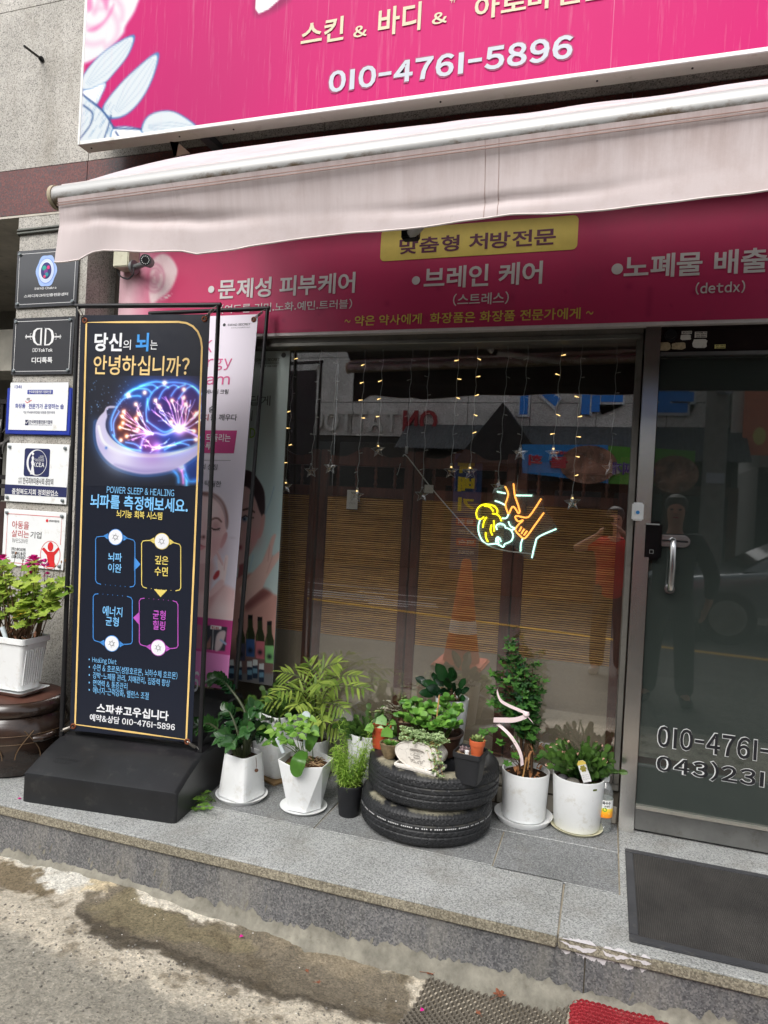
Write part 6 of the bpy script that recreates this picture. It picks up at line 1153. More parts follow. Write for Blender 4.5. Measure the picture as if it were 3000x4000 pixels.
# --- white round pot with cactus behind kochia
wc = (-.985, -.06, .018); t = plant('white round pot of dark holiday cactus at the back, between palm and tyres', (wc[0], wc[1], 0)); saucer('white saucer under the round pot behind the black nursery pot', (wc[0], wc[1]-.005, 0), .098)
pot(t, wc, [(.078, 0), (.08, .004), (.1, .25)], M_POT, soil_z=.228)
o = cactus(t, (wc[0], wc[1]-.01, .23), 62, .07, .85, .034, .025, (3, 5)); mb = MB(); mb.ball((wc[0]+.03, wc[1]-.06, .236), .028, 12, 6, (1.3, .8, .5)); mb.build('moss', M_MOSS, t); 
# ================================================================== TYRES
def tyre(c, label, rot, line=False):
    R0, Wt = .27, .142; t = thing('tyre', label, 'tyre', c, 0, 'stacked worn tyres'); n = 420; mb = MB()
    prof = [(.175, .022), (.179, .012), (.2, .004), (.228, .001), (.252, .008), (.263, .017)]
    tre = np.linspace(.022, Wt-.022, 23); up = [(r_, Wt-z) for r_, z in reversed(prof)]
    rings = []
    def P_(r_, z, k): a = 2*math.pi*k/n+rot; return (c[0]+r_*math.cos(a), c[1]+r_*math.sin(a), c[2]+z)
    for r_, z in prof: rings.append([P_(r_+0, z, k) for k in range(n)])
    for z in tre:
        row = []; q = abs(z-Wt/2)/(Wt/2-.02); base_r = R0-.004*q*q
        for k in range(n):
            x = k*112/n; r_ = base_r
            if min(abs(z-(Wt/2+dz)) for dz in (-.024, 0.0, .024)) < .0026: r_ -= .005
            elif q > .62:
                if ((x+z*90*(1 if z > Wt/2 else -1)) % 1.) < .2: r_ -= .0032
            elif ((x*.5+z*(60 if z > Wt/2 else -60)) % 1.) < .1: r_ -= .003
            row.append(P_(r_, z, k))
        rings.append(row)
    for r_, z in up:
        row = []
        for k in range(n):
            x = k*112/n; rr = r_
            if r_ > .255 and (x % 1.) < .2: rr -= .003
            row.append(P_(rr, z, k))
        rings.append(row)
    inn = [(.175, Wt-.024), (.187, Wt-.03), (.235, Wt-.035), (.246, Wt/2), (.235, .035), (.187, .03)]
    for r_, z in inn: rings.append([P_(r_, z, k) for k in range(n)])
    mb.rings(rings, False, True); mb.build('rubber', M_TYRE, t, smooth=30)
    if line:
        mb = MB()
        for k in range(0, n, 2):
            if (k//2) % 7 == 6 or random.random() < .12: continue
            zz = Wt*.5+.012; mb.add([P_(R0+.0008, zz-.0022, k-.5), P_(R0+.0008, zz-.0022, k+.7), P_(R0+.0008, zz+.0024, k+.7), P_(R0+.0008, zz+.0024, k-.5)], [(0, 1, 2, 3)])
        mb.build('white_marking', plain('white tyre marking', (206, 206, 206), .6), t, smooth=0)
    return t
s = N('worn tyre rubber'); f_ = s.noise(7, 7, .7); g_ = s.noise(60, 5, .7); tc = s.n('ShaderNodeTexCoord'); sx = s.n('ShaderNodeSeparateXYZ'); s.l(tc.outputs['Normal'], sx.inputs[0])
o_ = s.ramp(f_, [(.3, lin((24, 25, 27))), (.7, lin((42, 43, 45)))]); o_ = s.mix(o_, lin((84, 82, 77)), s.ramp(g_, [(.58, (0, 0, 0)), (.8, (.5, .5, .5))]))
dm = s.n('ShaderNodeMath', operation='MULTIPLY'); s.l(s.ramp(sx.outputs[2], [(.75, (0, 0, 0)), (.95, (1, 1, 1))]), dm.inputs[0]); s.l(s.ramp(s.noise(5.5, 4, .6), [(.5, (0, 0, 0)), (.62, (.85, .85, .85))]), dm.inputs[1])
s.col(s.mix(o_, lin((176, 170, 146)), dm.outputs[0])); s.bump(g_, .25, .001); M_TYRE = s.pr(.5, 0, .4)
TY = (-.648, -.238); tyre((TY[0]-.012, TY[1], 0), 'lower worn black tyre of the pair with a broken white line round its tread', 0, True); tyre((TY[0]+.01, TY[1]+.004, .14), 'upper worn black tyre of the pair carrying small plant pots', .03)
TZ = .28
pl_t = Plane((TY[0], TY[1], TZ-.0005), (math.cos(.5), math.sin(.5), 0), (-math.sin(.5), math.cos(.5), 0))
# --- black pot sunk inside the tyres and small pots on top
tb = thing('flower_pot', 'empty black plastic pot standing inside the ring of the tyres', 'pot', (-.56, -.3, 0)); 
mb = MB(); mb.lathe([(.06, .0), (.062, .003), (.075, .235), (.079, .236), (.079, .262), (.072, .262), (.07, .1)], (-.555, -.305, 0), 30); mb.build('pot_wall', M_NURS, tb, smooth=35)
# pilea
c = (-.862, -.27, TZ); t = plant('round-leaved pilea in a small terracotta-red plastic pot on the tyre edge', c, 'small pots on the tyres')
M_TERR = plain('terracotta plastic', (178, 74, 44), .5, var=.1, dirt=(140, 90, 70)); pot(t, c, [(.031, 0), (.033, .002), (.039, .074), (.042, .075), (.0425, .09)], M_TERR, soil_z=.074)
mb = MB(); ms = MB()
for px, py, r_, yo, up in ((1444, 2846, .026, -.05, (-.3, -.8, .5)), (1490, 2818, .029, .0, (0, -.9, .4)), (1524, 2842, .018, .02, (.3, -.8, .5)), (1512, 2866, .03, -.05, (.1, -.95, .25)), (1485, 2850, .018, -.03, (0, -.8, .6)), (1535, 2825, .016, .02, (.4, -.7, .5)), (1470, 2880, .012, -.03, (0, -.7, .7))):
    e = P(px, py, c[1]+yo); ms.tube(stemcurve((c[0], c[1], c[2]+.074), e, .015), .0013, 5); u = V(up).normalized(); d = (V((0, 0, 1))-u*u.z).normalized(); mb.t = random.uniform(.2, .7); fanleaf(mb, V(e)-d*r_*.35, d, u, r_, 1, .03, .08, .01)
mb.build('foliage', G_JADE, t, smooth=60, fix=False); ms.build('stem', M_STEMG, t)
# brown square pot with pale-leaved succulents
c = (-.792, -.13, TZ); t = plant('brown square pot of sprawling small-leaved succulents at the back of the tyres', c, 'small pots on the tyres'); M_BROWN = plain('brown glazed pot', (66, 46, 36), .4, var=.3, vs=12.)
pot(t, c, [(.034, 0), (.036, .003), (.042, .084)], M_BROWN, M_GRIT, soil_z=.072, sq=6, rot=.2)
mb = MB(); m2 = MB(); ms = MB()
def sprig(mb, ms, b_, e, n, L, wd, sag=.02, r_=.0022):
    c_ = stemcurve(b_, e, sag, 7); ms.tube(c_, [r_]*6+[r_*.5], 5)
    for j in range(n):
        t_ = .25+.75*j/n; i = min(5, int(t_*6)); p = c_[i]+(c_[i+1]-c_[i])*(t_*6-i); a = j*2.4
        for k_ in (0, 3.14): leaf(mb, p, rd(random.uniform(.1, .7), a+k_), (0, 0, 1), L*random.uniform(.7, 1.15), wd, 'obov', 4, .1, .05, True)
for px, py, pale in ((1575, 2715, 0), (1590, 2735, 0), (1562, 2745, 0), (1600, 2740, 0), (1548, 2760, 1), (1515, 2760, 1), (1470, 2770, 1), (1500, 2735, 1), (1530, 2775, 1), (1440, 2785, 0)):
    e = P(px, py, c[1]-.03); (m2 if pale else mb).t = .5; sprig(m2 if pale else mb, ms, np.array(c)+np.array([random.uniform(-.02, .02), random.uniform(-.02, .02), .074]), e, 9, .017, .012)
mb.build('foliage', G_SUC, t, smooth=50, fix=False); m2.build('pale_foliage', G_PALE, t, smooth=50, fix=False); ms.build('stem', M_STEMB, t)
# jade in wide brown bowl
c = (-.635, -.2, TZ-.01); t = plant('jade plant with round fleshy leaves in a wide brown bowl on the tyres', c, 'small pots on the tyres')
pot(t, c, [(.075, 0), (.08, .004), (.098, .07), (.104, .084), (.108, .088), (.108, .095)], M_BROWN, soil_z=.075, wall=.008)
mb = MB(); ms = MB()
for px, py, yo in ((1590, 2745, 0), (1600, 2770, -.04), (1570, 2800, -.07), (1625, 2745, .02), (1630, 2790, -.06), (1660, 2810, -.08), (1640, 2830, -.09), (1700, 2790, 0), (1735, 2760, .02), (1750, 2735, .03), (1785, 2775, 0), (1770, 2800, -.05), (1790, 2785, -.02), (1740, 2810, -.07), (1720, 2835, -.1), (1685, 2760, .04), (1760, 2840, -.1), (1600, 2820, -.08), (1690, 2845, -.1), (1655, 2770, 0), (1710, 2830, -.09), (1780, 2830, -.08)):
    e = P(px, py, c[1]+yo); b_ = np.array(c)+np.array([(e[0]-c[0])*.5, yo*.4, .076]); cc_ = stemcurve(b_, e, .008, 5); ms.tube(cc_, [.004, .0038, .0034, .003, .0025], 6)
    for j in range(7): mb.t = random.uniform(.1, .9); p = cc_[-1-(j > 4)]; leaf(mb, p, rd(random.uniform(.0, 1.1), j*2.4), (0, -.3, 1), random.uniform(.03, .042), .031, 'obov', 6, .12, .02, True)
mb.build('foliage', G_JADE, t, smooth=60, fix=False); ms.build('stem', M_STEMG, t); mb = MB(); mb.tube([P(1703, 2830, c[1]-.03), P(1716, 2715, c[1]-.03)], .003, 6); mb.build('wooden_stick', plain('wooden stick', (196, 150, 96), .7), t)
# rubber plant in white pot behind
c = (-.612, -.055, .24); t = plant('dark glossy rubber plant in a white round pot at the back of the tyres', (c[0], c[1], TZ), 'small pots on the tyres')
pot(t, (c[0], c[1], TZ), [(.056, 0), (.058, .003), (.074, .19)], M_POT, soil_z=.17)
mb = MB(); ms = MB()
for px, py, yo, L in ((1725, 2620, 0, .1), (1760, 2620, -.02, .085), (1640, 2650, .03, .07), (1680, 2670, 0, .08), (1700, 2690, -.05, .085), (1770, 2690, 0, .07), (1812, 2665, .02, .06), (1790, 2700, -.03, .06), (1740, 2700, -.06, .07), (1660, 2700, -.03, .065), (1715, 2650, .03, .07), (1800, 2725, -.04, .06), (1690, 2640, .03, .06), (1755, 2660, -.04, .08), (1820, 2690, .0, .05)):
    e = P(px, py, c[1]+yo); b_ = np.array([c[0], c[1], TZ+.17]); m_ = b_+(e-b_)*.55; ms.tube(stemcurve(b_, m_, .02), .003, 6); mb.t = random.uniform(0, .5)
    d = V(e-m_).normalized(); 
    for sg in (0, 1): leaf(mb, m_+(e-m_)*(.2 if sg == 0 else .6), d+V((random.uniform(-.6, .6), -.4, random.uniform(-.2, .3)))*(.9 if sg else .6), (random.uniform(-.3, .3), -.8, .5), L*(1 if sg == 0 else .8), L*.52, 'ovate', 6, .22, .15)
mb.build('foliage', G_FICUS, t, smooth=60, fix=False); ms.build('stem', M_STEMB, t)
# weathered oval planter with sedum on its tray
c = (-.648, -.42, TZ-.002); tr = MB(); M_CRACK = N('chalky cracked planter'); s = M_CRACK; v_ = s.n('ShaderNodeTexVoronoi', feature='DISTANCE_TO_EDGE'); v_.inputs['Scale'].default_value = 16; wn = s.n('ShaderNodeTexNoise'); wn.inputs['Scale'].default_value = 20; s.l(s.coord(), wn.inputs[0]); s.l(s.mix(s.coord(), wn.outputs['Color'], .12), v_.inputs['Vector'])
o_ = s.ramp(s.noise(9, 7, .7), [(.35, lin((206, 200, 190))), (.62, lin((226, 222, 214))), (.78, lin((176, 156, 122)))]); o_ = s.mix(lin((110, 102, 92)), o_, s.ramp(v_.outputs['Distance'], [(.0, (.45, .45, .45)), (.02, (1, 1, 1))])); s.col(o_); s.bump(s.noise(60, 5), .3, .002); M_CRACK = s.pr(.75, 0, .2)
th = -.18; Rm = lambda x, y, z: (c[0]+x*math.cos(th)-y*math.sin(th), c[1]+x*math.sin(th)+y*math.cos(th), c[2]+z)
for a, b in (((-.085, -.048, 0), (.085, .048, .006)), ((-.09, -.052, .0062), (.09, -.046, .018)), ((-.09, .046, .0062), (.09, .052, .018)), ((-.09, -.0455, .0062), (-.084, .0455, .018)), ((.084, -.0455, .0062), (.09, .0455, .018))): tr.box(a, b, Matrix.Translation(V(c)) @ Matrix.Rotation(th, 4, 'Z'))
o = tr.build('planter_tray', M_CRACK, None, bevel=.0012, seg=1); tag(o, 'chipped cream rectangular tray under the oval planter on the tyre', 'tray')
t = plant('chalky oval planter dated 1820 with trailing pale sedum on the tyres', (c[0], c[1], c[2]+.007), 'small pots on the tyres')
mb = MB(); R = []
for y, k in ((-.036, .93), (-.04, .97), (-.034, 1.), (.034, 1.), (.04, .97), (.036, .93)): R.append([Rm(.098*k*math.cos(a), y, .008+.058+.06*k*math.sin(a)*(1 if math.sin(a) < 0 else .74)) for a in np.linspace(0, 6.283, 49)[:-1]])
mb.rings(R); ov = mb.build('pot', M_CRACK, t, smooth=40); op = Plane(Rm(0, -.0412, .063), (math.cos(th), math.sin(th), 0)); M_FADE = plain('faded stencil', (140, 134, 126), .8)
text(op, '1820', (-.013, .004), (.013, .012), M_FADE, ov, .01, .0004, 'stencil', uv=True)
mb = MB(); ribbon(mb, op, [(.036*math.sin(a), .014+.006*math.cos(a*1.2)) for a in np.linspace(-1, 1, 11)], .006, .0004); ribbon(mb, op, [(-.012, -.012), (.012, -.012), (.012, -.002), (-.012, -.002)], .003, .0004, True)
for sg in (-1, 1): ribbon(mb, op, [(sg*x, y) for x, y in ((.004, -.026), (.014, -.02), (.024, -.022), (.03, -.014), (.036, -.016))], .0025, .0004); ribbon(mb, op, [(sg*.014, -.02), (sg*.018, -.028), (sg*.026, -.028)], .002, .0004)
for k in range(-2, 3): disc(mb, op, (k*.005, -.03), .002, .0004, 6)
mb.build('stencil', M_FADE, ov, smooth=0, fix=False)
mb = MB(); ms = MB()
for k in range(170):
    x = random.uniform(-.085, .085); y = random.uniform(-.03, .03); b_ = np.array(Rm(x*.8, y, .1)); trail = random.random() < .2 and x > 0
    e = b_+np.array([random.uniform(-.03, .03)+x*.25, random.uniform(-.03, .02), random.uniform(.005, .04)]) if not trail else np.array(Rm(.1+random.uniform(-.03, .02), -.05, random.uniform(.0, .06)))
    cc_ = stemcurve(b_, e, .012 if not trail else .03, 5); ms.tube(cc_, .0008, 3)
    for j in range(3 if not trail else 6):
        p = cc_[-1-(j % 4)]
        for q_ in range(5): mb.t = random.uniform(.1, 1); leaf(mb, p, rd(random.uniform(0, 1.2), q_*1.26+j), (0, 0, 1), random.uniform(.008, .013), .009, 'obov', 4, .1, .0)
mb.build('foliage', G_SED, t, smooth=40, fix=False); ms.build('stem', plain('straw stem', (176, 136, 84), .8), t)
# little stoneware bowl
c = (-.79, -.375, TZ); t = plant('tiny stoneware bowl of green rosettes beside the oval planter', c, 'small pots on the tyres'); M_STW = plain('mottled stoneware', (120, 104, 78), .55, var=.5, vs=40.)
pot(t, c, [(.015, 0), (.02, .002), (.034, .03), (.042, .062)], M_STW, M_GRIT, soil_z=.05)
def rosette(mb, p, n, L, wd, shape='lance', th_=True, el0=.25):
    for j in range(n): mb.t = random.uniform(.1, .8); leaf(mb, p, rd(el0+1.0*j/n, j*2.4), (0, 0, 1), L*(1-.35*j/n), wd, shape, 4, .25, -.12, th_)
mb = MB(); rosette(mb, V(c)+V((-.004, -.008, .052)), 13, .034, .015); rosette(mb, V(c)+V((.02, .008, .052)), 11, .024, .011); rosette(mb, V(c)+V((.026, -.012, .05)), 9, .018, .009); mb.build('foliage', G_JADE, t, smooth=50, fix=False)
# black square pot with a little terracotta pot
c = (-.458, -.405, TZ-.025); t = plant('black square plastic pot of gravel and grey rosettes on the tyre front edge', c, 'small pots on the tyres')
pot(t, c, [(.041, 0), (.042, .003), (.052, .098), (.0565, .1), (.0565, .118)], M_NURS, M_GRIT, soil_z=.104, sq=9, rot=-.12, n=64)
mb = MB(); m2 = MB()
for dx, dy in ((-.03, -.01), (-.018, .015), (-.034, .02), (-.012, -.018)): rosette(mb, V(c)+V((dx, dy, .108)), 11, .022, .009)
mb.build('foliage', plain('grey mauve rosette', (150, 130, 132), .6, var=.3, vs=60.), t, smooth=50, fix=False); m2 = MB(); m2.tube([V(c)+V((-.008, -.03, .11)), V(c)+V((-.008, -.032, .125))], .008, 12); m2.build('white_button', M_POT, t)
c2_ = (c[0]+.026, c[1]-.01, c[2]+.103); t = plant('small terracotta pot of pointed haworthia standing in the black square pot', c2_, 'small pots on the tyres'); M_TER2 = plain('bright terracotta', (196, 96, 56), .6, var=.08)
pot(t, c2_, [(.02, 0), (.0215, .002), (.026, .042), (.0295, .043), (.0305, .062)], M_TER2, soil_z=.056); mb = MB(); rosette(mb, V(c2_)+V((0, 0, .052)), 20, .04, .016); mb.build('foliage', G_SUC, t, smooth=50, fix=False)
# --- tall chrysanthemum with ribbon
mc = (-.28, -.045, .012); t = plant('tall leafy chrysanthemum tied with pink ribbon in a white round pot', (mc[0], mc[1], 0)); saucer('deep white saucer under the chrysanthemum pot', (mc[0], mc[1]-.01, 0), .122, .026)
pot(t, mc, [(.088, 0), (.09, .004), (.1, .195)], M_POT, soil_z=.172, wall=.006)
mb = MB(); ms = MB(); md = MB(); base = np.array([mc[0], mc[1], .18])
tips = [(1988, 2490, 0), (1960, 2560, .03), (2010, 2560, .02), (2085, 2590, 0), (1930, 2620, 0), (2110, 2650, -.02), (2050, 2620, -.03), (1915, 2680, -.03), (2000, 2640, -.05), (2100, 2700, .02), (2040, 2700, -.06), (1950, 2720, -.05), (2085, 2740, -.03), (1925, 2745, -.02), (2000, 2760, -.06), (2060, 2770, .0), (1990, 2520, .02), (2070, 2660, .04), (1965, 2660, .04), (2035, 2580, .04)]
for px, py, yo in tips:
    e = P(px, py, mc[1]+yo-.01); b_ = base+np.array([random.uniform(-.03, .03), random.uniform(-.03, .03), 0]); mid = b_+(e-b_)*np.array([.25, .3, .6]); cc_ = catmull([b_, mid, e], 9); ms.tube(cc_, [.003*(1-.6*i/len(cc_)) for i in range(len(cc_))], 5)
    for j in range(24):
        i = int(len(cc_)*(.40+.58*j/24)); i = min(i, len(cc_)-1)
        if cc_[i][2] < .36 and random.random() < .5: continue
        mb.t = min(.95, random.uniform(.0, .5)+(.4 if j > 19 else 0)); fanleaf(mb, cc_[i]+np.array([random.uniform(-.015, .015), random.uniform(-.015, .015), random.uniform(-.01, .01)]), rd(random.uniform(-.7, .5), j*2.4+random.uniform(-.5, .5)), (random.uniform(-.5, .5), random.uniform(-.8, .2), .9), random.uniform(.017, .030), 5, .5, .15, .1)
for px, py, yo in ((1925, 2850, -.06), (1960, 2900, -.09), (2010, 2890, -.09), (1905, 2940, -.05), (2080, 2880, -.05), (1985, 2980, -.1), (2020, 2950, -.1), (2100, 2960, -.04), (1975, 2870, -.07), (2050, 2840, -.05), (1895, 2860, -.04)):
    e = P(px, py, mc[1]+yo); ms.tube(stemcurve(base, e, .03), .0015, 5)
    for j in range(2): mb.t = random.uniform(.5, 1); fanleaf(mb, e, rd(random.uniform(-.4, .4), -1.57+random.uniform(-1, 1)), (0, -.6, .8), random.uniform(.02, .028), 5, .35, .15)
for k in range(40): q = base+np.array([random.uniform(-.07, .07), random.uniform(-.07, .06), random.uniform(0, .16)]); leaf(md, q, rd(random.uniform(-1.2, .3)), (0, 0, 1), random.uniform(.02, .04), .014, 'ovate', 4, .6, .4)
mb.build('foliage', G_MUM, t, smooth=40, fix=False); ms.build('stem', M_STEMB, t); md.build('withered_leaf', M_DRY, t, smooth=40, fix=False)
M_RIB = plain('pale pink ribbon', (236, 216, 216), .6, var=.05)
def strip(mb, pts, w, up=(0, 0, 1)):
    c_ = catmull(pts, 6); mb.grid([[np.array(p)+np.array(up)*w/2 for p in c_], [np.array(p)-np.array(up)*w/2 for p in c_]])
mb = MB(); yr = mc[1]-.105
strip(mb, [P(1928, 2812, yr), P(1965, 2813, yr-.01), P(2010, 2812, yr-.012), P(2050, 2800, yr-.005), P(2066, 2790, yr)], .021, (.05, 0, 1)); strip(mb, [P(2060, 2788, yr), P(2030, 2775, yr), P(1985, 2755, yr+.01), P(1955, 2735, yr+.02), P(1942, 2700, yr+.03), P(1946, 2690, yr+.04)], .013, (.3, 0, .95)); strip(mb, [P(2052, 2790, yr), P(2075, 2815, yr-.005), P(2084, 2827, yr)], .014, (.5, 0, -.8))
strip(mb, [P(1945, 2828, yr+.01), P(1990, 2870, yr-.01), P(2020, 2915, yr-.01), P(2035, 2950, yr-.005), P(2040, 2990, yr+.005)], .015, (.8, 0, .5)); mb.ball(P(2055, 2790, yr-.004), .014, 10, 6, (1, .6, .9)); mb.build('ribbon', M_RIB, t, smooth=60, fix=False)
mb = MB(); mb.tube([P(2042, 3040, mc[1]-.06), P(2056, 2960, mc[1]-.06)], .0035, 5); mb.tube([P(2062, 3000, mc[1]-.03), P(2072, 2935, mc[1]-.03)], .003, 5); mb.build('bamboo_stake', plain('wooden stick', (196, 150, 96), .7), t); mb = MB(); mb.tube([P(2043, 3000, mc[1]-.02), P(2043, 2740, mc[1]-.02)], .0025, 6); mb.build('black_stake', M_BLACK, t)
# --- holiday cactus in white pot by the bottle
cc0 = (-.064, -.035, .008); t = plant('holiday cactus with pink tips, pebbles and a plant tag in a white round pot', (cc0[0], cc0[1], 0)); saucer('shallow algae-stained saucer under the holiday cactus pot beside the bottle', (cc0[0], cc0[1]-.005, 0), .108, .013, plain('stained saucer', (206, 202, 172), .5, dirt=(150, 146, 84)))
pot(t, cc0, [(.09, 0), (.093, .004), (.106, .21)], M_POT, soil_z=.188, wall=.006)
mb = MB(); mt = MB(); mb.t = .3
for k in range(120):
    a = random.uniform(0, 6.283); r_ = .05*random.random()**.5; d = rd(random.uniform(.62, 1.45), a); p_, d_ = segs(mb, (cc0[0]+.012+r_*math.cos(a), cc0[1]+.012+r_*math.sin(a)*.8, .205), d, random.randint(3, 5), .035, .027)
    if k % 5 == 0: leaf(mt, p_-d_*.006, d_, (0, -.7, .6), .013, .011, 'obov', 4, .3, 0)
mb.build('foliage', G_CACT, t, smooth=30, fix=False)
mt.build('pink_tip', plain('pink cactus tip', (206, 158, 140), .6, var=.2, vs=80.), t, smooth=40, fix=False)
mb = MB(); mb.ball((cc0[0]-.062, cc0[1]-.045, .205), .024, 14, 8, (1, .9, .8)); mb.build('pebble', plain('dark pebble', (66, 64, 68), .5, var=.25, vs=60.), t); mb = MB(); mb.ball((cc0[0]-.02, cc0[1]-.062, .203), .026, 14, 8, (1.1, .8, .75)); mb.build('pebble', plain('banded grey pebble', (112, 108, 100), .55, var=.4, vs=30.), t)
mb = MB(); mb.ball((cc0[0]+.03, cc0[1]-.068, .194), .035, 16, 6, (1.4, .7, .3)); mb.ball((cc0[0]+.06, cc0[1]-.03, .194), .03, 16, 6, (1, 1, .3)); mb.build('moss', M_MOSS, t)
tg = Plane(P(2292, 3045, cc0[1]-.082), (.93, -.05, .36), (-.36, .0, .93)); mb = MB(); tw, tl_ = .034, .078; mb.prism([tg.at(u, v) for u, v in ((-tw/2, -.01), (tw/2, -.01), (tw/2, tl_-.01), (tw/2-.008, tl_), (-tw/2+.008, tl_), (-tw/2, tl_-.01))], tuple(-tg.n*.001)); tgo = mb.build('plant_tag', M_WL, t, smooth=0)
mb = MB(); flat(mb, tg, [(-tw/2, tl_-.018), (tw/2, tl_-.018), (tw/2, tl_-.01), (tw/2-.008, tl_), (-tw/2+.008, tl_), (-tw/2, tl_-.01)], .001); mb.build('tag_band', M_FY, tgo, smooth=0); mb = MB(); [disc(mb, tg, (.011*math.cos(a)*k_, .045+.012*math.sin(a)*k_), .005, .0012+.0001*i, 7) for k_ in (.3, .8) for i, a in enumerate(np.linspace(0, 6.283, 7)[:-1])]; mb.build('tag_picture', plain('olive flower print', (150, 140, 60), .5), tgo, smooth=0)
for i, w in enumerate(('화분 키우기', '물주기 주 1회', '반그늘에서')): text(tg, w, (-.013, .016-.008*i), (.013, .021-.008*i), M_GREYP, tgo, 0, .0013, uv=True)
# --- bottle
bt = P(2352, 3245, -.0)*0+np.array([.04, .0, 0]); bq = (.044, -.02, 0); btl = thing('water_bottle', 'clear plastic tea bottle with white cap and yellow label beside the steel post', 'bottle', bq)
M_PET = glassmat('clear bottle plastic', (.86, .89, .88), .06, 0., .02, ((.6, .62, .62), .14))
prof = [(.012, .004), (.026, .0), (.031, .008), (.032, .03), (.030, .05), (.032, .06), (.0325, .065), (.0325, .135), (.031, .14), (.032, .15), (.031, .165), (.024, .185), (.015, .2), (.0135, .203), (.0135, .212)]
mb = MB(); mb.lathe([(r_*(1+.012*math.sin(z*700)), z) for r_, z in prof], bq, 28); mb.build('bottle_body', M_PET, btl)
mb = MB(); mb.lathe([(.0145, .206), (.0148, .207), (.0148, .225), (.013, .227)], bq, 28); mb.build('cap', M_POT, btl)
mb = MB(); R = [[(bq[0]+.0333*math.cos(a), bq[1]+.0333*math.sin(a), z) for a in np.linspace(0, 6.283, 33)[:-1]] for z in (.064, .136)]; mb.rings(R, False); M_LAB = N('bottle label'); s = M_LAB; sx = s.n('ShaderNodeSeparateXYZ'); s.l(s.coord(), sx.inputs[0]); mr = s.n('ShaderNodeMapRange'); mr.inputs[1].default_value = .064; mr.inputs[2].default_value = .136; s.l(sx.outputs[2], mr.inputs[0])
s.col(s.mix(s.ramp(mr.outputs[0], [(0, lin((232, 130, 30))), (.25, lin((244, 170, 40))), (.5, lin((250, 220, 70))), (.56, lin((226, 228, 226)))], 'LINEAR'), lin((250, 240, 190)), s.ramp(s.noise(60, 3), [(.6, (0, 0, 0)), (.7, (.5, .5, .5))]))); M_LAB = s.pr(.35); lb = mb.build('label', M_LAB, btl)
d_ = np.array([CAM[0]-bq[0], CAM[1]-bq[1], 0]); d_ /= np.linalg.norm(d_); lpl = Plane(np.array([*bq[:2], 0])+d_*.0335, np.cross((0, 0, 1.), d_))
def wrap(o):
    for v in o.data.vertices:
        w = wmat(o.parent) @ v.co; r_ = V((w.x-bq[0], w.y-bq[1], 0)); u = r_.dot(V(lpl.u)); a = u/.0338; p = V(bq)+(V(lpl.u)*math.sin(a)+V(d_)*math.cos(a))*.0338; v.co = wmat(o.parent).inverted() @ V((p.x, p.y, w.z))
for w, bl, tr, b in (('옥수수', (-.008, .118), (.026, .132), .04), ('수염차', (.0, .108), (.022, .1155), .03)): wrap(text(lpl, w, bl, tr, M_INK2, lb, b, 0, uv=True))
mb = MB(); disc(mb, lpl, (.002, .098), .009, .0, 16); wrap(mb.build('label_leaf', plain('label green', (120, 170, 50), .5), lb, smooth=0))
# --- clover weed beside the saucer
t = thing('clover_sprig', 'small clump of clover growing from the slab by the navy banner stand', 'weed', (-1.56, -.47, 0)); mb = MB(); ms = MB()
for k in range(26):
    b_ = np.array([-1.535+random.uniform(-.02, .02), -.455, .0]); e = G(random.uniform(735, 825), random.uniform(3090, 3165), random.uniform(.005, .045)); e[1] = min(e[1], -.43); ms.tube(stemcurve(b_, e, .02), .0008, 4)
    for j in range(3): mb.t = random.uniform(.2, .9); leaf(mb, e, rd(.15, j*2.09+k), (0, 0, 1), .016, .017, 'obov', 4, .15, .1)
mb.build('foliage', G_CLOV, t, smooth=40, fix=False); ms.build('stem', M_STEMG, t)
# ================================================================== MATS, LITTER
mt_ = thing('door_mat', 'large black ribbed rubber door mat in front of the glass door', 'door mat', (.4, -.48, 0)); M_RUB = N('ribbed rubber'); s = M_RUB; w_ = s.n('ShaderNodeTexWave', wave_type='BANDS', bands_direction='X'); w_.inputs['Scale'].default_value = 52; w_.inputs['Distortion'].default_value = .5; s.l(s.coord(), w_.inputs['Vector']); f_ = s.noise(3.5, 7, .7)
s.col(s.mix(s.ramp(f_, [(.3, lin((52, 51, 50))), (.7, lin((80, 78, 75)))]), s.ramp(w_.outputs['Fac'], [(.2, (.6, .6, .6)), (.8, (1.15, 1.15, 1.15))]), .8, 'MULTIPLY')); s.bump(w_.outputs['Fac'], .6, .003); M_RUB = s.pr(.8, 0, .2)
mb = MB(); mb.box((.155, -.755, .001), (1.3, -.195, .007)); mb.build('ribbed_field', M_RUB, mt_, smooth=0); M_RB2 = plain('rubber border', (62, 63, 66), .6, var=.2, dirt=(100, 98, 92))
mb = MB()
for a, b in (((.126, -.79, .0008), (1.33, -.7555, .0085)), ((.126, -.1945, .0008), (1.33, -.163, .0085)), ((.126, -.755, .0008), (.1545, -.195, .0085))): mb.box(a, b)
mb.build('mat_border', M_RB2, mt_, bevel=.003, seg=2)
gz = -.222; M_GM = plain('grey vinyl mesh', (112, 106, 96), .6, var=.15, dirt=(80, 74, 64)); mb = MB(); x0, x1 = -.475, -.032; y1 = -.846
row = 0; y = y1-.004
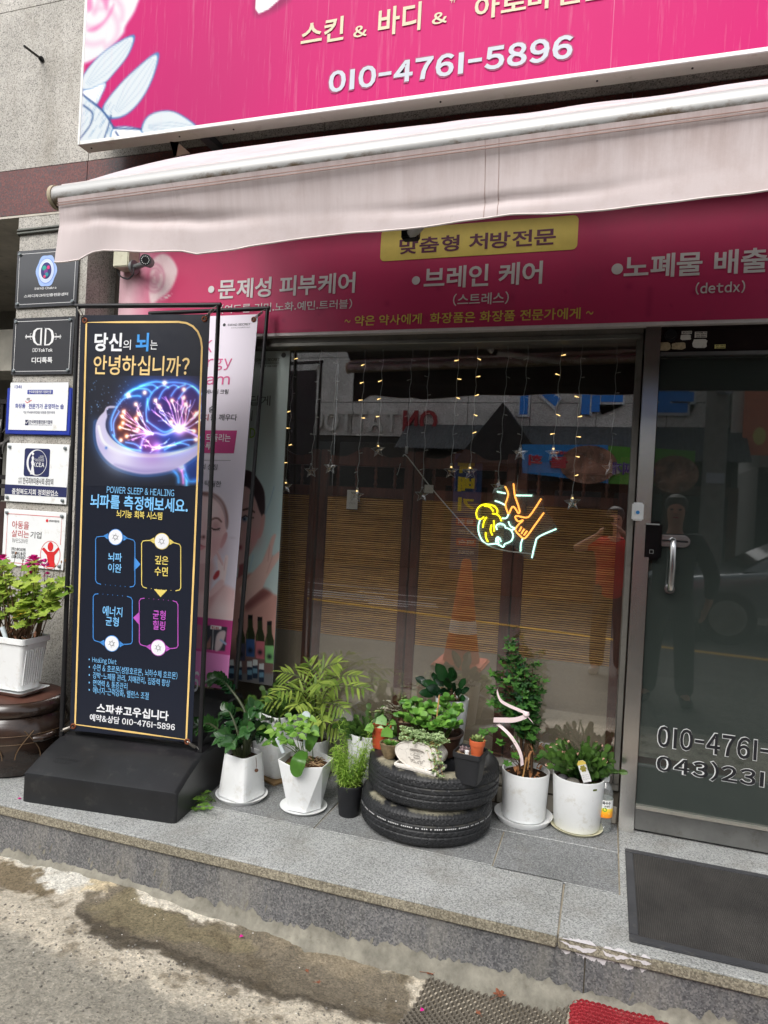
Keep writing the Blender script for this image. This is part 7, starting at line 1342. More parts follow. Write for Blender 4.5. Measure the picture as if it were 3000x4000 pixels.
while y > -1.5:
    pts = []; nseg = int((x1-x0)/.0055)
    for i in range(nseg+1): x = x0+.0-(.03*(y1-y)/.25)+i*.0055+.0; pts.append((x, y+(.0055*(1 if ((i//2+row) % 2) else -1))*(1 if i % 2 == 0 else 1)))
    zt = [float(ground_z(p[0], p[1]))+.012 for p in pts]
    a_ = [(p[0], p[1]-.0014, z) for p, z in zip(pts, zt)]; b2 = [(p[0], p[1]+.0014, z) for p, z in zip(pts, zt)]; lo = [(p[0], p[1]-.0014, z-.014) for p, z in zip(pts, zt)]; mb.grid([lo, a_, b2, [(q[0], q[1], q[2]-.014) for q in b2]]); row += 1; y -= .0125
tag(mb.build('mesh_mat', M_GM, None, smooth=0, fix=False), 'dusty grey open-mesh mat lying on the concrete below the step', 'mat')
mb = MB(); M_RM = plain('red vinyl mat', (150, 42, 50), .6, var=.25, dirt=(176, 112, 108), vs=6.); hx = .0165; r = 0; yy = -.846
RE = [G(*q_, -.17) for q_ in ((2195, 3868), (2299, 3888), (2379, 3917), (2523, 3974), (2600, 4006), (2900, 4100))]; REx = [q_[0] for q_ in RE]; REy = [q_[1] for q_ in RE]
while yy > -1.4:
    xx = -.028+(hx*.5 if r % 2 else 0)+(.0)
    while xx < .75:
        ye = yy; o = [(xx+hx*.58*math.cos(a), ye+hx*.58*math.sin(a)) for a in [math.pi/6+k*math.pi/3 for k in range(6)]]; i_ = [(xx+hx*.46*math.cos(a), ye+hx*.46*math.sin(a)) for a in [math.pi/6+k*math.pi/3 for k in range(6)]]
        if yy < min(-.85, np.interp(xx, REx, REy)):
            b = len(mb.v); zq = lambda p, dz: (p[0], p[1], float(ground_z(p[0], p[1]))+.012+dz)
            mb.add([zq(p, .0) for p in o]+[zq(p, .003) for p in i_]+[zq(p, -.008) for p in i_], [(k, (k+1) % 6, 6+(k+1) % 6, 6+k) for k in range(6)]+[(6+k, 6+(k+1) % 6, 12+(k+1) % 6, 12+k) for k in range(6)])
        xx += hx
    yy -= hx*.866; r += 1
tag(mb.build('honeycomb_mat', M_RM, None, smooth=0, fix=False), 'red honeycomb vinyl mat lying against the step at the right', 'mat')
M_DLEAF = plain('curled brown leaf', (122, 72, 50), .8, var=.4, vs=90.)
def litter(name, px, py, z, L, wd, m, label, cat, group, az, fn=leaf):
    q = G(px, py, z); mb = MB(); 
    if name == 'fallen_leaf': fanleaf(mb, (q[0], q[1], z+.004), (math.cos(az), math.sin(az), .1), (0, 0, 1), L*.6, 5, .5, .35, .12); mb.tube([(q[0], q[1], z+.005), (q[0]-L*math.cos(az), q[1]-L*math.sin(az), z+.006)], .0008, 4)
    else: leaf(mb, (q[0], q[1], z+.001), (math.cos(az), math.sin(az), .15), (0, 0, 1), L, wd, 'obov', 5, .5, .2)
    tag(mb.build(name, m, None, smooth=40, fix=False), label, cat, group)
for px, py, L, az, lb in ((1675, 3805, .03, .3, 'curled brown leaf at the upper corner of the grey mesh mat'), (1880, 3830, .034, 2., 'dark red dry leaf at the back edge of the grey mesh mat'), (1945, 3895, .038, 1., 'largest rust-coloured dry leaf lying on the grey mesh mat'), (1240, 3843, .016, .4, 'tiny brown leaf on the dark wet concrete, nearest the mesh mat'), (1200, 3800, .014, 2.4, 'tiny brown leaf on the dark wet concrete below the riser'), (1870, 3965, .016, 2.4, 'small brown leaf low on the grey mesh mat')):
    litter('fallen_leaf', px, py, gz+.012 if px > 1500 else -.215, L, 0, M_DLEAF, lb, 'leaf', 'dry leaves on the ground', az)
for px, py, z, lb in ((68, 3123, 0, 'magenta petal on the platform left of the navy banner stand'), (935, 3663, -.212, 'magenta petal on the mossy wet concrete below the riser'), (1642, 3952, gz+.012, 'magenta petal lying on the grey mesh mat')): litter('fallen_petal', px, py, z, .016, .014, M_PETAL, lb, 'petal', 'fallen magenta petals', 1.)
M_CHIP = plain('white grit', (214, 212, 206), .8)
mb = MB()
for k in range(60):
    q = np.array([random.uniform(-1.9, .1), random.uniform(-1.35, -.86), 0]); z = float(ground_z(q[0], q[1])); r_ = random.uniform(.001, .003); mb.ball((q[0], q[1], z+r_*.5), r_, 5, 4, (1, random.uniform(.6, 1.3), .7))
tag(mb.build('white_grit', M_CHIP, None), None, None, kind='stuff')
mb = MB()
for k in range(700):
    q = np.array([random.uniform(-2.1, -.6), random.uniform(-1.6, -1.12), 0]); z = float(ground_z(q[0], q[1])); r_ = random.uniform(.0015, .005); mb.ball((q[0], q[1], z+r_*.3), r_, 5, 4, (1, random.uniform(.6, 1.3), .7))
tag(mb.build('loose_gravel', plain('grey gravel', (120, 116, 108), .85, var=.5, vs=200.), None), kind='stuff')
# ================================================================== JAR AND GERANIUM
jc = (-2.575, -.49, 0); jar = thing('earthenware_jar', 'dark brown glazed earthenware jar with flat lid at the left end of the platform', 'jar', jc)
s = N('brown onggi glaze'); f_ = s.noise(5, 6, .65, s.coord((1, 1, 3))); s.col(s.ramp(f_, [(.3, lin((34, 26, 22))), (.7, lin((62, 47, 39)))])); s.bump(s.noise(9, 3, .5, s.coord((.3, .3, 4))), .25, .006); M_ONG = s.pr(.2, 0, .6)
mb = MB(); mb.lathe([(.165, 0), (.185, .01), (.215, .07), (.236, .15), (.232, .21), (.212, .26), (.19, .285), (.17, .29)], jc, 56); jb = mb.build('jar_body', M_ONG, jar)
mb = MB(); mb.lathe([(.20, .272), (.212, .276), (.216, .29), (.205, .318), (.19, .333), (.15, .341), (.0, .343)], jc, 56); lid = mb.build('jar_lid', M_ONG, jar); mb = MB(); mb.lathe([(.192, .3335), (.155, .3425), (.05, .3445)], jc, 40, cap=False); mb.build('lid_top', plain('rusty lid top', (82, 52, 42), .6, var=.4, vs=14.), lid)
mb = MB(); hq = np.array([jc[0]+.226*math.cos(-.25), jc[1]+.226*math.sin(-.25), .18]); mb.tube([hq+np.array([-.01, -.05, 0]), hq+np.array([.02, -.03, .004]), hq+np.array([.024, 0, .005]), hq+np.array([.02, .035, .004]), hq+np.array([-.01, .055, 0])], [.014, .016, .017, .016, .014], 10); mb.build('jar_handle', M_ONG, jar)
mb = MB()
for ph in (-1.2, -.55):
    for sg in (-1, 1): pts = [(jc[0]+(.2365-.25*(z-.16)**2*20*.05)*math.cos(ph+sg*.22*math.cos((z-.1)*16)), jc[1]+.2365*math.sin(ph+sg*.22*math.cos((z-.1)*16)), z) for z in np.linspace(.1, .22, 12)]; mb.tube(pts, .0022, 5)
for z, r_ in ((.165, .2365), (.2, .2335)): mb.tube([(jc[0]+r_*math.cos(a), jc[1]+r_*math.sin(a), z) for a in np.linspace(-2.2, .6, 40)], .0014, 5)
mb.build('jar_scroll', plain('tan scroll mark', (104, 82, 58), .4), jb)
jz = .345; gx0, gx1, gy0, gy1 = -2.86, -2.452, -.598, -.425
t = thing('potted_plant', 'pink-flowering geranium in a ribbed white rectangular planter on the jar', 'potted plant', (-2.62, -.51, jz), 0, 'potted plants before the shop window')
def rrect(x0, x1, y0, y1, r_, z, k=6): return [(cx_+r_*math.cos(a), cy__+r_*math.sin(a), z) for cx_, cy__, a0 in ((x1-r_, y1-r_, 0), (x0+r_, y1-r_, 1.571), (x0+r_, y0+r_, 3.142), (x1-r_, y0+r_, 4.712)) for a in np.linspace(a0, a0+1.571, k)]
def ins(d, z, r_=.02): return rrect(gx0+d, gx1-d, gy0+d, gy1-d, r_, z)
mb = MB(); mb.rings([ins(.03, jz+.022), ins(.028, jz+.026), ins(.022, jz+.09), ins(.008, jz+.235), ins(.0, jz+.238), ins(.0, jz+.262), ins(.003, jz+.264), ins(.007, jz+.262), ins(.012, jz+.235)]); mb.build('planter', M_POT, t, smooth=35)
mb = MB()
for i in range(9): y = gy0+.035+i*(gy1-gy0-.07)/8; mb.tube([(gx1-.0245, y, jz+.05), (gx1-.009, y, jz+.21)], [.0022, .0022], 6)
mb.build('rib', M_POT, t)
mb = MB(); mb.rings([ins(.0135, jz+.238), ins(.04, jz+.243), ins(.08, jz+.246)]); mb.build('soil', M_SOIL, t)
o = MB(); o.rings([ins(.02, jz), ins(.015, jz+.002), ins(-.004, jz+.022), ins(-.006, jz+.0225), ins(.0, jz+.02), ins(.018, jz+.008)]); o = o.build('planter_tray', M_POT, None, smooth=35); tag(o, 'white rectangular tray under the geranium planter on the jar lid', 'tray')
mb = MB(); ms = MB(); mf = MB(); md = MB(); mv = MB(); gy = -.515
for k in range(85):
    px = random.uniform(-140, 235); py = random.uniform(2205, 2440)-.12*px*0; 
    if px > 150: py = random.uniform(2270, 2380)
    e = P(px, py, gy+random.uniform(-.1, .08)); b_ = np.array([min(-2.47, e[0]*.5+.5*(-2.62)+random.uniform(-.05, .05)), gy+random.uniform(-.04, .04), jz+.25]); cc_ = stemcurve(b_, e, .02, 6); ms.tube(cc_, [.0028, .0026, .0022, .0018, .0014, .001], 5)
    for j in range(5): mb.t = random.uniform(.1, 1); i = 5-j//2; fanleaf(mb, cc_[i]+np.array([random.uniform(-.02, .02), random.uniform(-.02, .02), random.uniform(-.02, .02)]), rd(random.uniform(-.5, .5)), (random.uniform(-.3, .3), -.5, .8), random.uniform(.018, .033), 5, .32, .2)
e = P(275, 2305, gy-.03); ms.tube(stemcurve(P(200, 2420, gy), e, .01), .0014, 5); [fanleaf(mb, e+np.array([random.uniform(-.035, .02), 0, random.uniform(-.015, .02)]), rd(random.uniform(-.3, .4)), (0, -.6, .8), .018, 5, .35, .2) for _ in range(8)]
mb.build('foliage', G_GER, t, smooth=40, fix=False)
for px, py, n, R_ in ((132, 2195, 34, .03), (172, 2200, 24, .02), (8, 2190, 34, .028), (118, 2245, 14, .017), (185, 2248, 14, .016), (95, 2215, 12, .016), (28, 2205, 8, .01), (70, 2382, 4, .008)):
    e = P(px, py, gy-.03); b_ = P(px+random.uniform(-20, 10), py+170, gy); ms.tube(stemcurve(b_, e, .0), .0014, 5)
    for j in range(n): d = rd(random.uniform(-.6, 1.3)); mf.t = .5; leaf(mf, e+np.array(d)*R_*.4, d, (0, 0, 1), R_*.9, R_*.8, 'obov', 4, .3, .1)
mf.build('flower', M_PETAL, t, smooth=40, fix=False)
for px, py in ((62, 2160), (150, 2225), (240, 2195), (255, 2190), (262, 2260), (215, 2210), (90, 2190), (270, 2275)): e = P(px, py, gy-.02); ms.tube(stemcurve(P(px-20, py+110, gy), e, 0), .001, 4); mv.ball(e, .005, 6, 5, (.7, .7, 1.5))
mv.build('bud', M_DRY, t); ms.build('stem', M_STEMB, t)
for k in range(70): q = np.array([random.uniform(-2.8, -2.47), random.uniform(-.58, -.45), jz+random.uniform(.245, .3)]); leaf(md, q, rd(random.uniform(-.9, .6)), (0, 0, 1), random.uniform(.015, .04), .014, 'ovate', 4, .6, .4)
leaf(md, P(140, 2465, gy-.085), (.1, -.2, -1), (0, -1, 0), .03, .016, 'ovate', 5, .5, 0)
md.build('withered_leaf', plain('dead brown leaf', (104, 70, 50), .85, var=.5, vs=80.), t, smooth=40, fix=False)
mb = MB(); [fanleaf(mb, P(px, py, gy-.09), rd(0, -1.2), (0, -.6, .8), .02, 5, .3, .2) for px, py in ((88, 2398), (60, 2412))]; mb.build('yellow_leaf', plain('yellowed leaf', (214, 170, 50), .6, var=.2), t, smooth=40, fix=False)
mb = MB(); mb.tube([P(24, 2495, gy-.07), P(8, 2450, gy-.07)], [.009, .011], 14); mb.build('feeder_tube', M_TAGP, t)
# ================================================================== THE STREET BEHIND THE CAMERA (seen mirrored in the glass)
def MR(px, py, Yv): p = P(px, py, Yv); return np.array([p[0], .17-Yv, p[2]])
class Far(Plane):
    """a plane across the street facing the shop; points are read through the mirror of the window"""
    def __init__(s, y): super().__init__((0, y, 0), (-1, 0, 0)); s.Yv = .17-y
    def uv(s, p): q = P(p[0], p[1], s.Yv); return (-q[0], q[2])
f9 = Far(-9.0); f84 = Far(-8.4); f87 = Far(-8.75); f80 = Far(-8.0)
opp = thing('opposite_building', 'grey stone-faced building across the street with dark shopfront and corrugated metal eaves', 'building', (-4, -10, ROADZ))
zf = 2.62
mb = MB()
for j in range(14):
    for i, (a, b) in enumerate(((zf, 3.25), (3.25, 4.1))): mb.box((-13.5+j*1.1+.006, -9.3, a+.006), (-12.4+j*1.1-.006, -9., b-.006))
for j in range(8): mb.box((-13.5+j*1.1+.006, -9.3, 4.106), (-12.4+j*1.1-.006, -9., 5.6))
mb.build('stone_facing', granite('far grey stone', [(226, 224, 220), (214, 212, 208), (232, 230, 226), (190, 188, 184)], 60, .7), opp, smooth=0)
mb = MB(); mb.box((-13.5, -11, ROADZ), (1.9, -9.05, 4.09)); mb.box((-13.5, -11, 4.091), (-4.75, -9.05, 5.59)); mb.build('wall_core', plain('far dark joint', (70, 70, 68), .9), opp, smooth=0)
M_FGL = plain('far dark glazing', (22, 24, 26), .15, spec=.6); mb = MB()
for j in range(9): mb.box((-13.4+j*1.7, -9.0, ROADZ+.35), (-11.8+j*1.7, -8.98, zf-.12))
mb.build('shop_window', M_FGL, opp, smooth=0)
mb = MB(); mb.box((-3.0, -8.99, ROADZ), (1.9, -8.9, 1.9)); mb.build('brown_front', plain('far brown timber', (92, 56, 40), .6, var=.3), opp, smooth=0)
mb = MB()
for j in range(5): mb.box((-2.8+j*.95, -8.899, .7), (-2.05+j*.95, -8.88, 1.75))
mb.build('shop_window', M_FGL, opp, smooth=0)
M_CORR = plain('corrugated zinc', (92, 96, 98), .5, .4, var=.4, vs=14., dirt=(80, 66, 56)); 
for x0, x1, z0, z1 in ((-3.6, -2.0, 2.35, 2.85), (-1.7, 1.95, 2.25, 2.85)):
    mb = MB(); n = int((x1-x0)/.03); A0 = [(x0+(x1-x0)*i/n, -8.98+.012*(i % 2), z1) for i in range(n+1)]; B0 = [(x0+(x1-x0)*i/n, -8.25+.012*(i % 2), z0+.012*(i % 2)) for i in range(n+1)]; mb.grid([A0, B0]); mb.grid([[(a, b, c-.012) for a, b, c in B0], [(a, b, c-.012) for a, b, c in A0]]); mb.build('corrugated_eave', M_CORR, opp, smooth=0, fix=False)
mb = MB(); a = f84.uv(cr(560, 620)); mb.prism([(-a[0], -8.2, a[1]), (-a[0]-.75, -8.2, a[1]-1.0), (-a[0]+.75, -8.2, a[1]-1.0)], (0, -.7, 0)); mb.build('porch_gable', plain('black porch', (26, 26, 28), .6), opp, smooth=0)
# raised letters
ls = thing('letter_sign', 'raised metal tattoo shop letters, two red ones first, across the street', 'sign', (-3.5, -9, 2.7)); M_RLET = plain('dark red letter', (150, 28, 40), .4); M_WLET = plain('white metal letter', (206, 204, 198), .4)
for t_, bl, tr, m in (('ON', (1709, 1690), (1581, 1604), M_RLET), ('TATTOO', (1556, 1690), (1215, 1604), M_WLET)):
    (u0, v0), (u1, v1) = f9.uv(bl), f9.uv(tr); text(f9, t_, (u0, v0), (u1, v1), m, ls, .03, .09, 'letter', uv=True, thick=.06)
bl2 = thing('letter_sign', 'huge blue white-edged Korean letters on the stone across the street', 'sign', (-.3, -9, 2.9)); M_BLUE2 = plain('blue letter face', (40, 140, 236), .4); M_WED = plain('white letter edge', (222, 228, 232), .4)
zt = f9.uv((2400, 1250))[1]
for ch_, xa, xb, yb in (('뚝', 2700, 2480, 1672), ('배', 2430, 2270, 1622), ('기', 2185, 2030, 1622)):
    u0, v0 = f9.uv((xa, yb)); u1 = f9.uv((xb, yb))[0]
    text(f9, ch_, (u0-.03, v0-.04), (u1+.03, v0+.98), M_WED, bl2, .09, .05, 'letter_edge', uv=True, thick=.04); text(f9, ch_, (u0, v0), (u1, v0+.94), M_BLUE2, bl2, .045, .058, 'letter', uv=True)
def far_banner(name, label, pl, q, colr, cat='banner'):
    p = [pl.uv(x) for x in q]; t = thing(name, label, cat, pl.at((p[0][0]+p[1][0])/2, p[2][1])); mb = MB(); rows = []
    for j in range(7):
        b = j/6; rows.append([pl.at(*((np.array(p[0])*(1-a)+np.array(p[1])*a)*(1-b)+(np.array(p[3])*(1-a)+np.array(p[2])*a)*b), .02*math.sin(a*9+b*2)*b) for a in np.linspace(0, 1, 17)])
    mb.grid(rows); mb.build('cloth', colr, t, smooth=60, fix=False); return t
M_BCL = plain('sky blue cloth', (40, 140, 214), .6); M_GCL = plain('green cloth', (96, 164, 60), .6); M_RLT = plain('crimson letter', (196, 40, 70), .5); M_PLT = plain('violet letter', (90, 70, 160), .5); M_FOOD = plain('painted food', (150, 112, 92), .6, var=.9, vs=5., dirt=(232, 226, 214))
t = far_banner('cloth_banner', 'sky blue noodle banner with red letters hung across the street', f80, [cr(1400, 950), cr(703, 945), cr(705, 1175), cr(1400, 1262)], M_BCL)
for s_, bl, tr in (('물', cr(1075, 1140), cr(930, 1045)), ('회', cr(868, 1118), cr(760, 1030)), ('여름별미', cr(1072, 1030), cr(945, 1000))): text(f80, s_, bl, tr, M_WLET, t, .07, .03); text(f80, s_, bl, tr, M_RLT, t, .03, .036)
mb = MB(); c = f80.uv(cr(1240, 1110)); disc(mb, f80, c, .43, .03, 24, .3); mb.build('dish_picture', M_FOOD, t, smooth=0)
t = far_banner('cloth_banner', 'green stew banner with violet letters hung across the street', f80, [c6(1262, 1195), cr(1402, 955), cr(1402, 1262), c6(1252, 1390)], M_GCL)
for s_, bl, tr in (('버섯', c6(1045, 1340), c6(960, 1290)), ('찌개', cr(1590, 1195), cr(1440, 1090))): text(f80, s_, bl, tr, M_WLET, t, .08, .03); text(f80, s_, bl, tr, M_PLT, t, .03, .036)
mb = MB(); c = f80.uv(c6(1150, 1320)); disc(mb, f80, c, .33, .03, 24, .28); mb.build('dish_picture', M_FOOD, t, smooth=0)
t = thing('menu_board', 'tall narrow blue menu board with yellow letters across the street', 'sign', f84.at(-MR(1815, 2200, 8.57)[0], .3)); a = f84.uv((1862, 2230)); b = f84.uv((1778, 1770)); mb = MB(); mb.box((-b[0], -8.45, a[1]), (-a[0], -8.4, b[1])); mb.build('board', plain('deep blue board', (24, 62, 110), .4), t, smooth=0)
M_YLT = plain('yellow letter', (240, 214, 30), .5)
for s_, y0, y1 in (('뚝', 1850, 1780), ('배', 1922, 1862), ('기', 2000, 1942)): text(f84, s_, (1852, y0), (1790, y1), M_YLT, t, .05, .004)
for i, s_ in enumerate(('물회', '닭도리탕', '백숙', '버섯찌개')):
    y0 = 2055+i*40; mb = MB(); (u0, v0), (u1, v1) = f84.uv((1858, y0)), f84.uv((1782, y0-34)); flat(mb, f84, [(u0, v0), (u1, v0), (u1, v1), (u0, v1)], .003)
    if i % 2 == 0: mb.build('red_strip', M_RLT, t, smooth=0)
    text(f84, s_, (1850, y0-6), (1790, y0-28), M_WLET, t, .02, .006)
t = thing('utility_pole', 'concrete utility pole standing at the far side of the street', 'pole', MR(2765, 2200, 8.2)*np.array([1, 1, 0])+np.array([0, 0, ROADZ])); q = t.location; mb = MB(); mb.tube([(q[0], q[1], ROADZ), (q[0], q[1], 7.5)], [.17, .13], 20); mb.build('shaft', plain('pole concrete', (140, 138, 132), .8, var=.2), t); mb = MB(); mb.tube([(q[0], q[1], 3.3), (q[0]+.1, q[1]+.25, 3.3)], .12, 12); mb.box((q[0]-.12, q[1]+.17, 1.9), (q[0]+.12, q[1]+.18, 2.05)); mb.build('pole_fitting', M_LGREY, t)
nb = thing('neighbour_building', 'pale rendered neighbour building with dark ground floor across the street', 'building', (6, -11, ROADZ)); mb = MB(); mb.box((2.3, -12, 2.3), (14, -9.6, 4.6)); mb.build('upper_wall', plain('pale render', (176, 178, 176), .8), nb, smooth=0); mb = MB(); mb.box((2.3, -12, ROADZ), (14, -9.7, 2.299)); mb.build('ground_floor', plain('dark frontage', (46, 48, 48), .5), nb, smooth=0)
t = thing('orange_sign', 'salmon orange shop sign with pale emblem across the street', 'sign', MR(2960, 1760, 8.9)); a = f87.uv(c6(1800, 1222)); b = f87.uv(c6(1530, 870)); mb = MB(); mb.box((-b[0], -8.8, a[1]), (-a[0], -8.75, b[1]+.5)); mb.build('panel', plain('salmon panel', (222, 134, 104), .5), t, smooth=0); mb = MB(); disc(mb, f87, f87.uv(c6(1605, 1115)), .09, .003, 12, .14); mb.build('emblem', plain('pale yellow emblem', (220, 214, 130), .5), t, smooth=0)
t = thing('green_sign', 'tall green and white sign panels beside the salmon sign across the street', 'sign', MR(2830, 1700, 8.9)); mb = MB(); a = f87.uv(c6(1440, 1160)); b = f87.uv(c6(1390, 870)); mb.box((-b[0], -8.9, a[1]), (-a[0], -8.86, b[1]+.5)); mb.build('panel', plain('dark green panel', (24, 88, 58), .5), t, smooth=0); mb = MB(); a = f87.uv(c6(1530, 1165)); b = f87.uv(c6(1470, 870)); mb.box((-b[0], -8.9, a[1]), (-a[0], -8.86, b[1]+.5)); mb.build('panel', M_WLET, t, smooth=0)
# parked car
def make_car(c, label):
    t = thing('parked_car', label, 'car', c); x0, y0, z0 = c; M_CAR = plain('silver car paint', (150, 154, 158), .25, .7, var=.03); M_CGL = plain('car glass', (18, 20, 22), .08, spec=.7); hw = .88
    out = [(0, .3), (-.02, .5), (.06, .68), (.35, .78), (1.2, .9), (2.2, .95), (3.6, .98), (4.3, .95), (4.5, .88), (4.55, .55), (4.5, .3)]
    R = []
    for y, k, dz in ((-hw+.0, .94, .05), (-hw+.03, .985, .02), (-hw+.12, 1, 0), (0, 1.01, .02), (hw-.12, 1, 0), (hw-.03, .985, .02), (hw, .94, .05)): R.append([(x0+2.27+(x-2.27)*k, y0+y, z0+(z-dz if z > .6 else z)) for x, z in out])
    mb = MB(); mb.rings(R); mb.build('body', M_CAR, t, smooth=40)
    cab = [(1.0, .88), (1.35, 1.1), (1.85, 1.36), (2.4, 1.45), (3.0, 1.43), (3.5, 1.28), (3.95, 1.02), (4.05, .94)]; R = []
    for y, kz in ((-hw+.05, 0), (-.6, 1), (.6, 1), (hw-.05, 0)): R.append([(x0+x, y0+(y if z < 1. else y*(1-.0) if not kz else y*1.0), z0+(z if kz else min(z, .9+(z-.9)*.0+.04))) for x, z in cab])
    R = [[(x0+x, y0+sg*(hw-.06-max(0, (z-.9))*.42*(1 if e else 3.)), z0+z) for x, z in cab] for sg, e in ((-1, 1), (1, 1))]; mb = MB(); mb.rings(R); mb.build('cabin', M_CAR, t, smooth=30)
    mb = MB()
    for sg in (-1, 1):
        for poly in ([(1.32, .97), (1.88, 1.32), (2.38, 1.40), (2.38, .98)], [(2.46, .98), (2.46, 1.40), (2.98, 1.385), (3.42, 1.25), (3.62, 1.02)]): mb.add([(x0+x, y0+sg*(hw-.06-(z-.9)*.42+.006), z0+z) for x, z in poly], [(0, 1, 2, 3) if len(poly) == 4 else (0, 1, 2, 3, 4)])
    mb.add([(x0+1.02, y0-.7, z0+.93), (x0+1.02, y0+.7, z0+.93), (x0+1.82, y0+.58, z0+1.37), (x0+1.82, y0-.58, z0+1.37)], [(0, 1, 2, 3)]); mb.build('window', M_CGL, t, smooth=0)
    for x in (.85, 3.65):
        for sg in (-1, 1):
            mb = MB(); yy_ = y0+sg*(hw-.1); mb.tube([(x0+x, yy_-sg*.1, z0+.32), (x0+x, yy_+sg*.115, z0+.32)], .32, 28); w = mb.build('wheel', M_TYRE, t); mb = MB(); mb.tube([(x0+x, yy_+sg*.1, z0+.32), (x0+x, yy_+sg*.12, z0+.32)], .21, 24); mb.build('rim', M_BRUSH, w)
    for x in (2.15, 3.1): mb = MB(); mb.box((x0+x, y0+hw-.01, z0+.8), (x0+x+.2, y0+hw+.02, z0+.83)); mb.build('door_handle', M_CHROME, t, bevel=.008)
    mb = MB(); mb.box((x0+.6, y0+hw-.03, z0+.27), (x0+4.2, y0+hw+.004, z0+.35)); mb.box((x0+1.3, y0+hw-.055, z0+.955), (x0+3.7, y0+hw-.045, z0+.968)); mb.build('trim', M_CHROME, t, smooth=0)
    mb = MB()
    for sg in (-1, 1): mb.ball((x0+.12, y0+sg*.62, z0+.66), .14, 12, 7, (.8, 1.3, .5))
    mb.build('headlight', M_WED, t)
make_car((.55, -6.9, ROADZ), 'silver sedan parked along the far side of the road')
# traffic cone
q = MR(1800, 2600, 3.27); t = thing('traffic_cone', 'tall orange traffic cone with pale band standing in the road', 'traffic cone', (q[0], q[1], ROADZ)); M_CONE = plain('orange cone', (196, 80, 40), .6, dirt=(120, 70, 50)); mb = MB(); mb.lathe([(.17, .04), (.13, .3)], (q[0], q[1], ROADZ), 28); mb.lathe([(.115, .42), (.045, .95), (.03, .98)], (q[0], q[1], ROADZ), 28); mb.build('cone_body', M_CONE, t); mb = MB(); mb.lathe([(.13, .301), (.115, .419)], (q[0], q[1], ROADZ), 28); mb.build('reflective_band', M_WED, t); mb = MB(); mb.box((q[0]-.23, q[1]-.23, ROADZ), (q[0]+.23, q[1]+.23, ROADZ+.04)); mb.build('cone_base', M_CONE, t, bevel=.015)
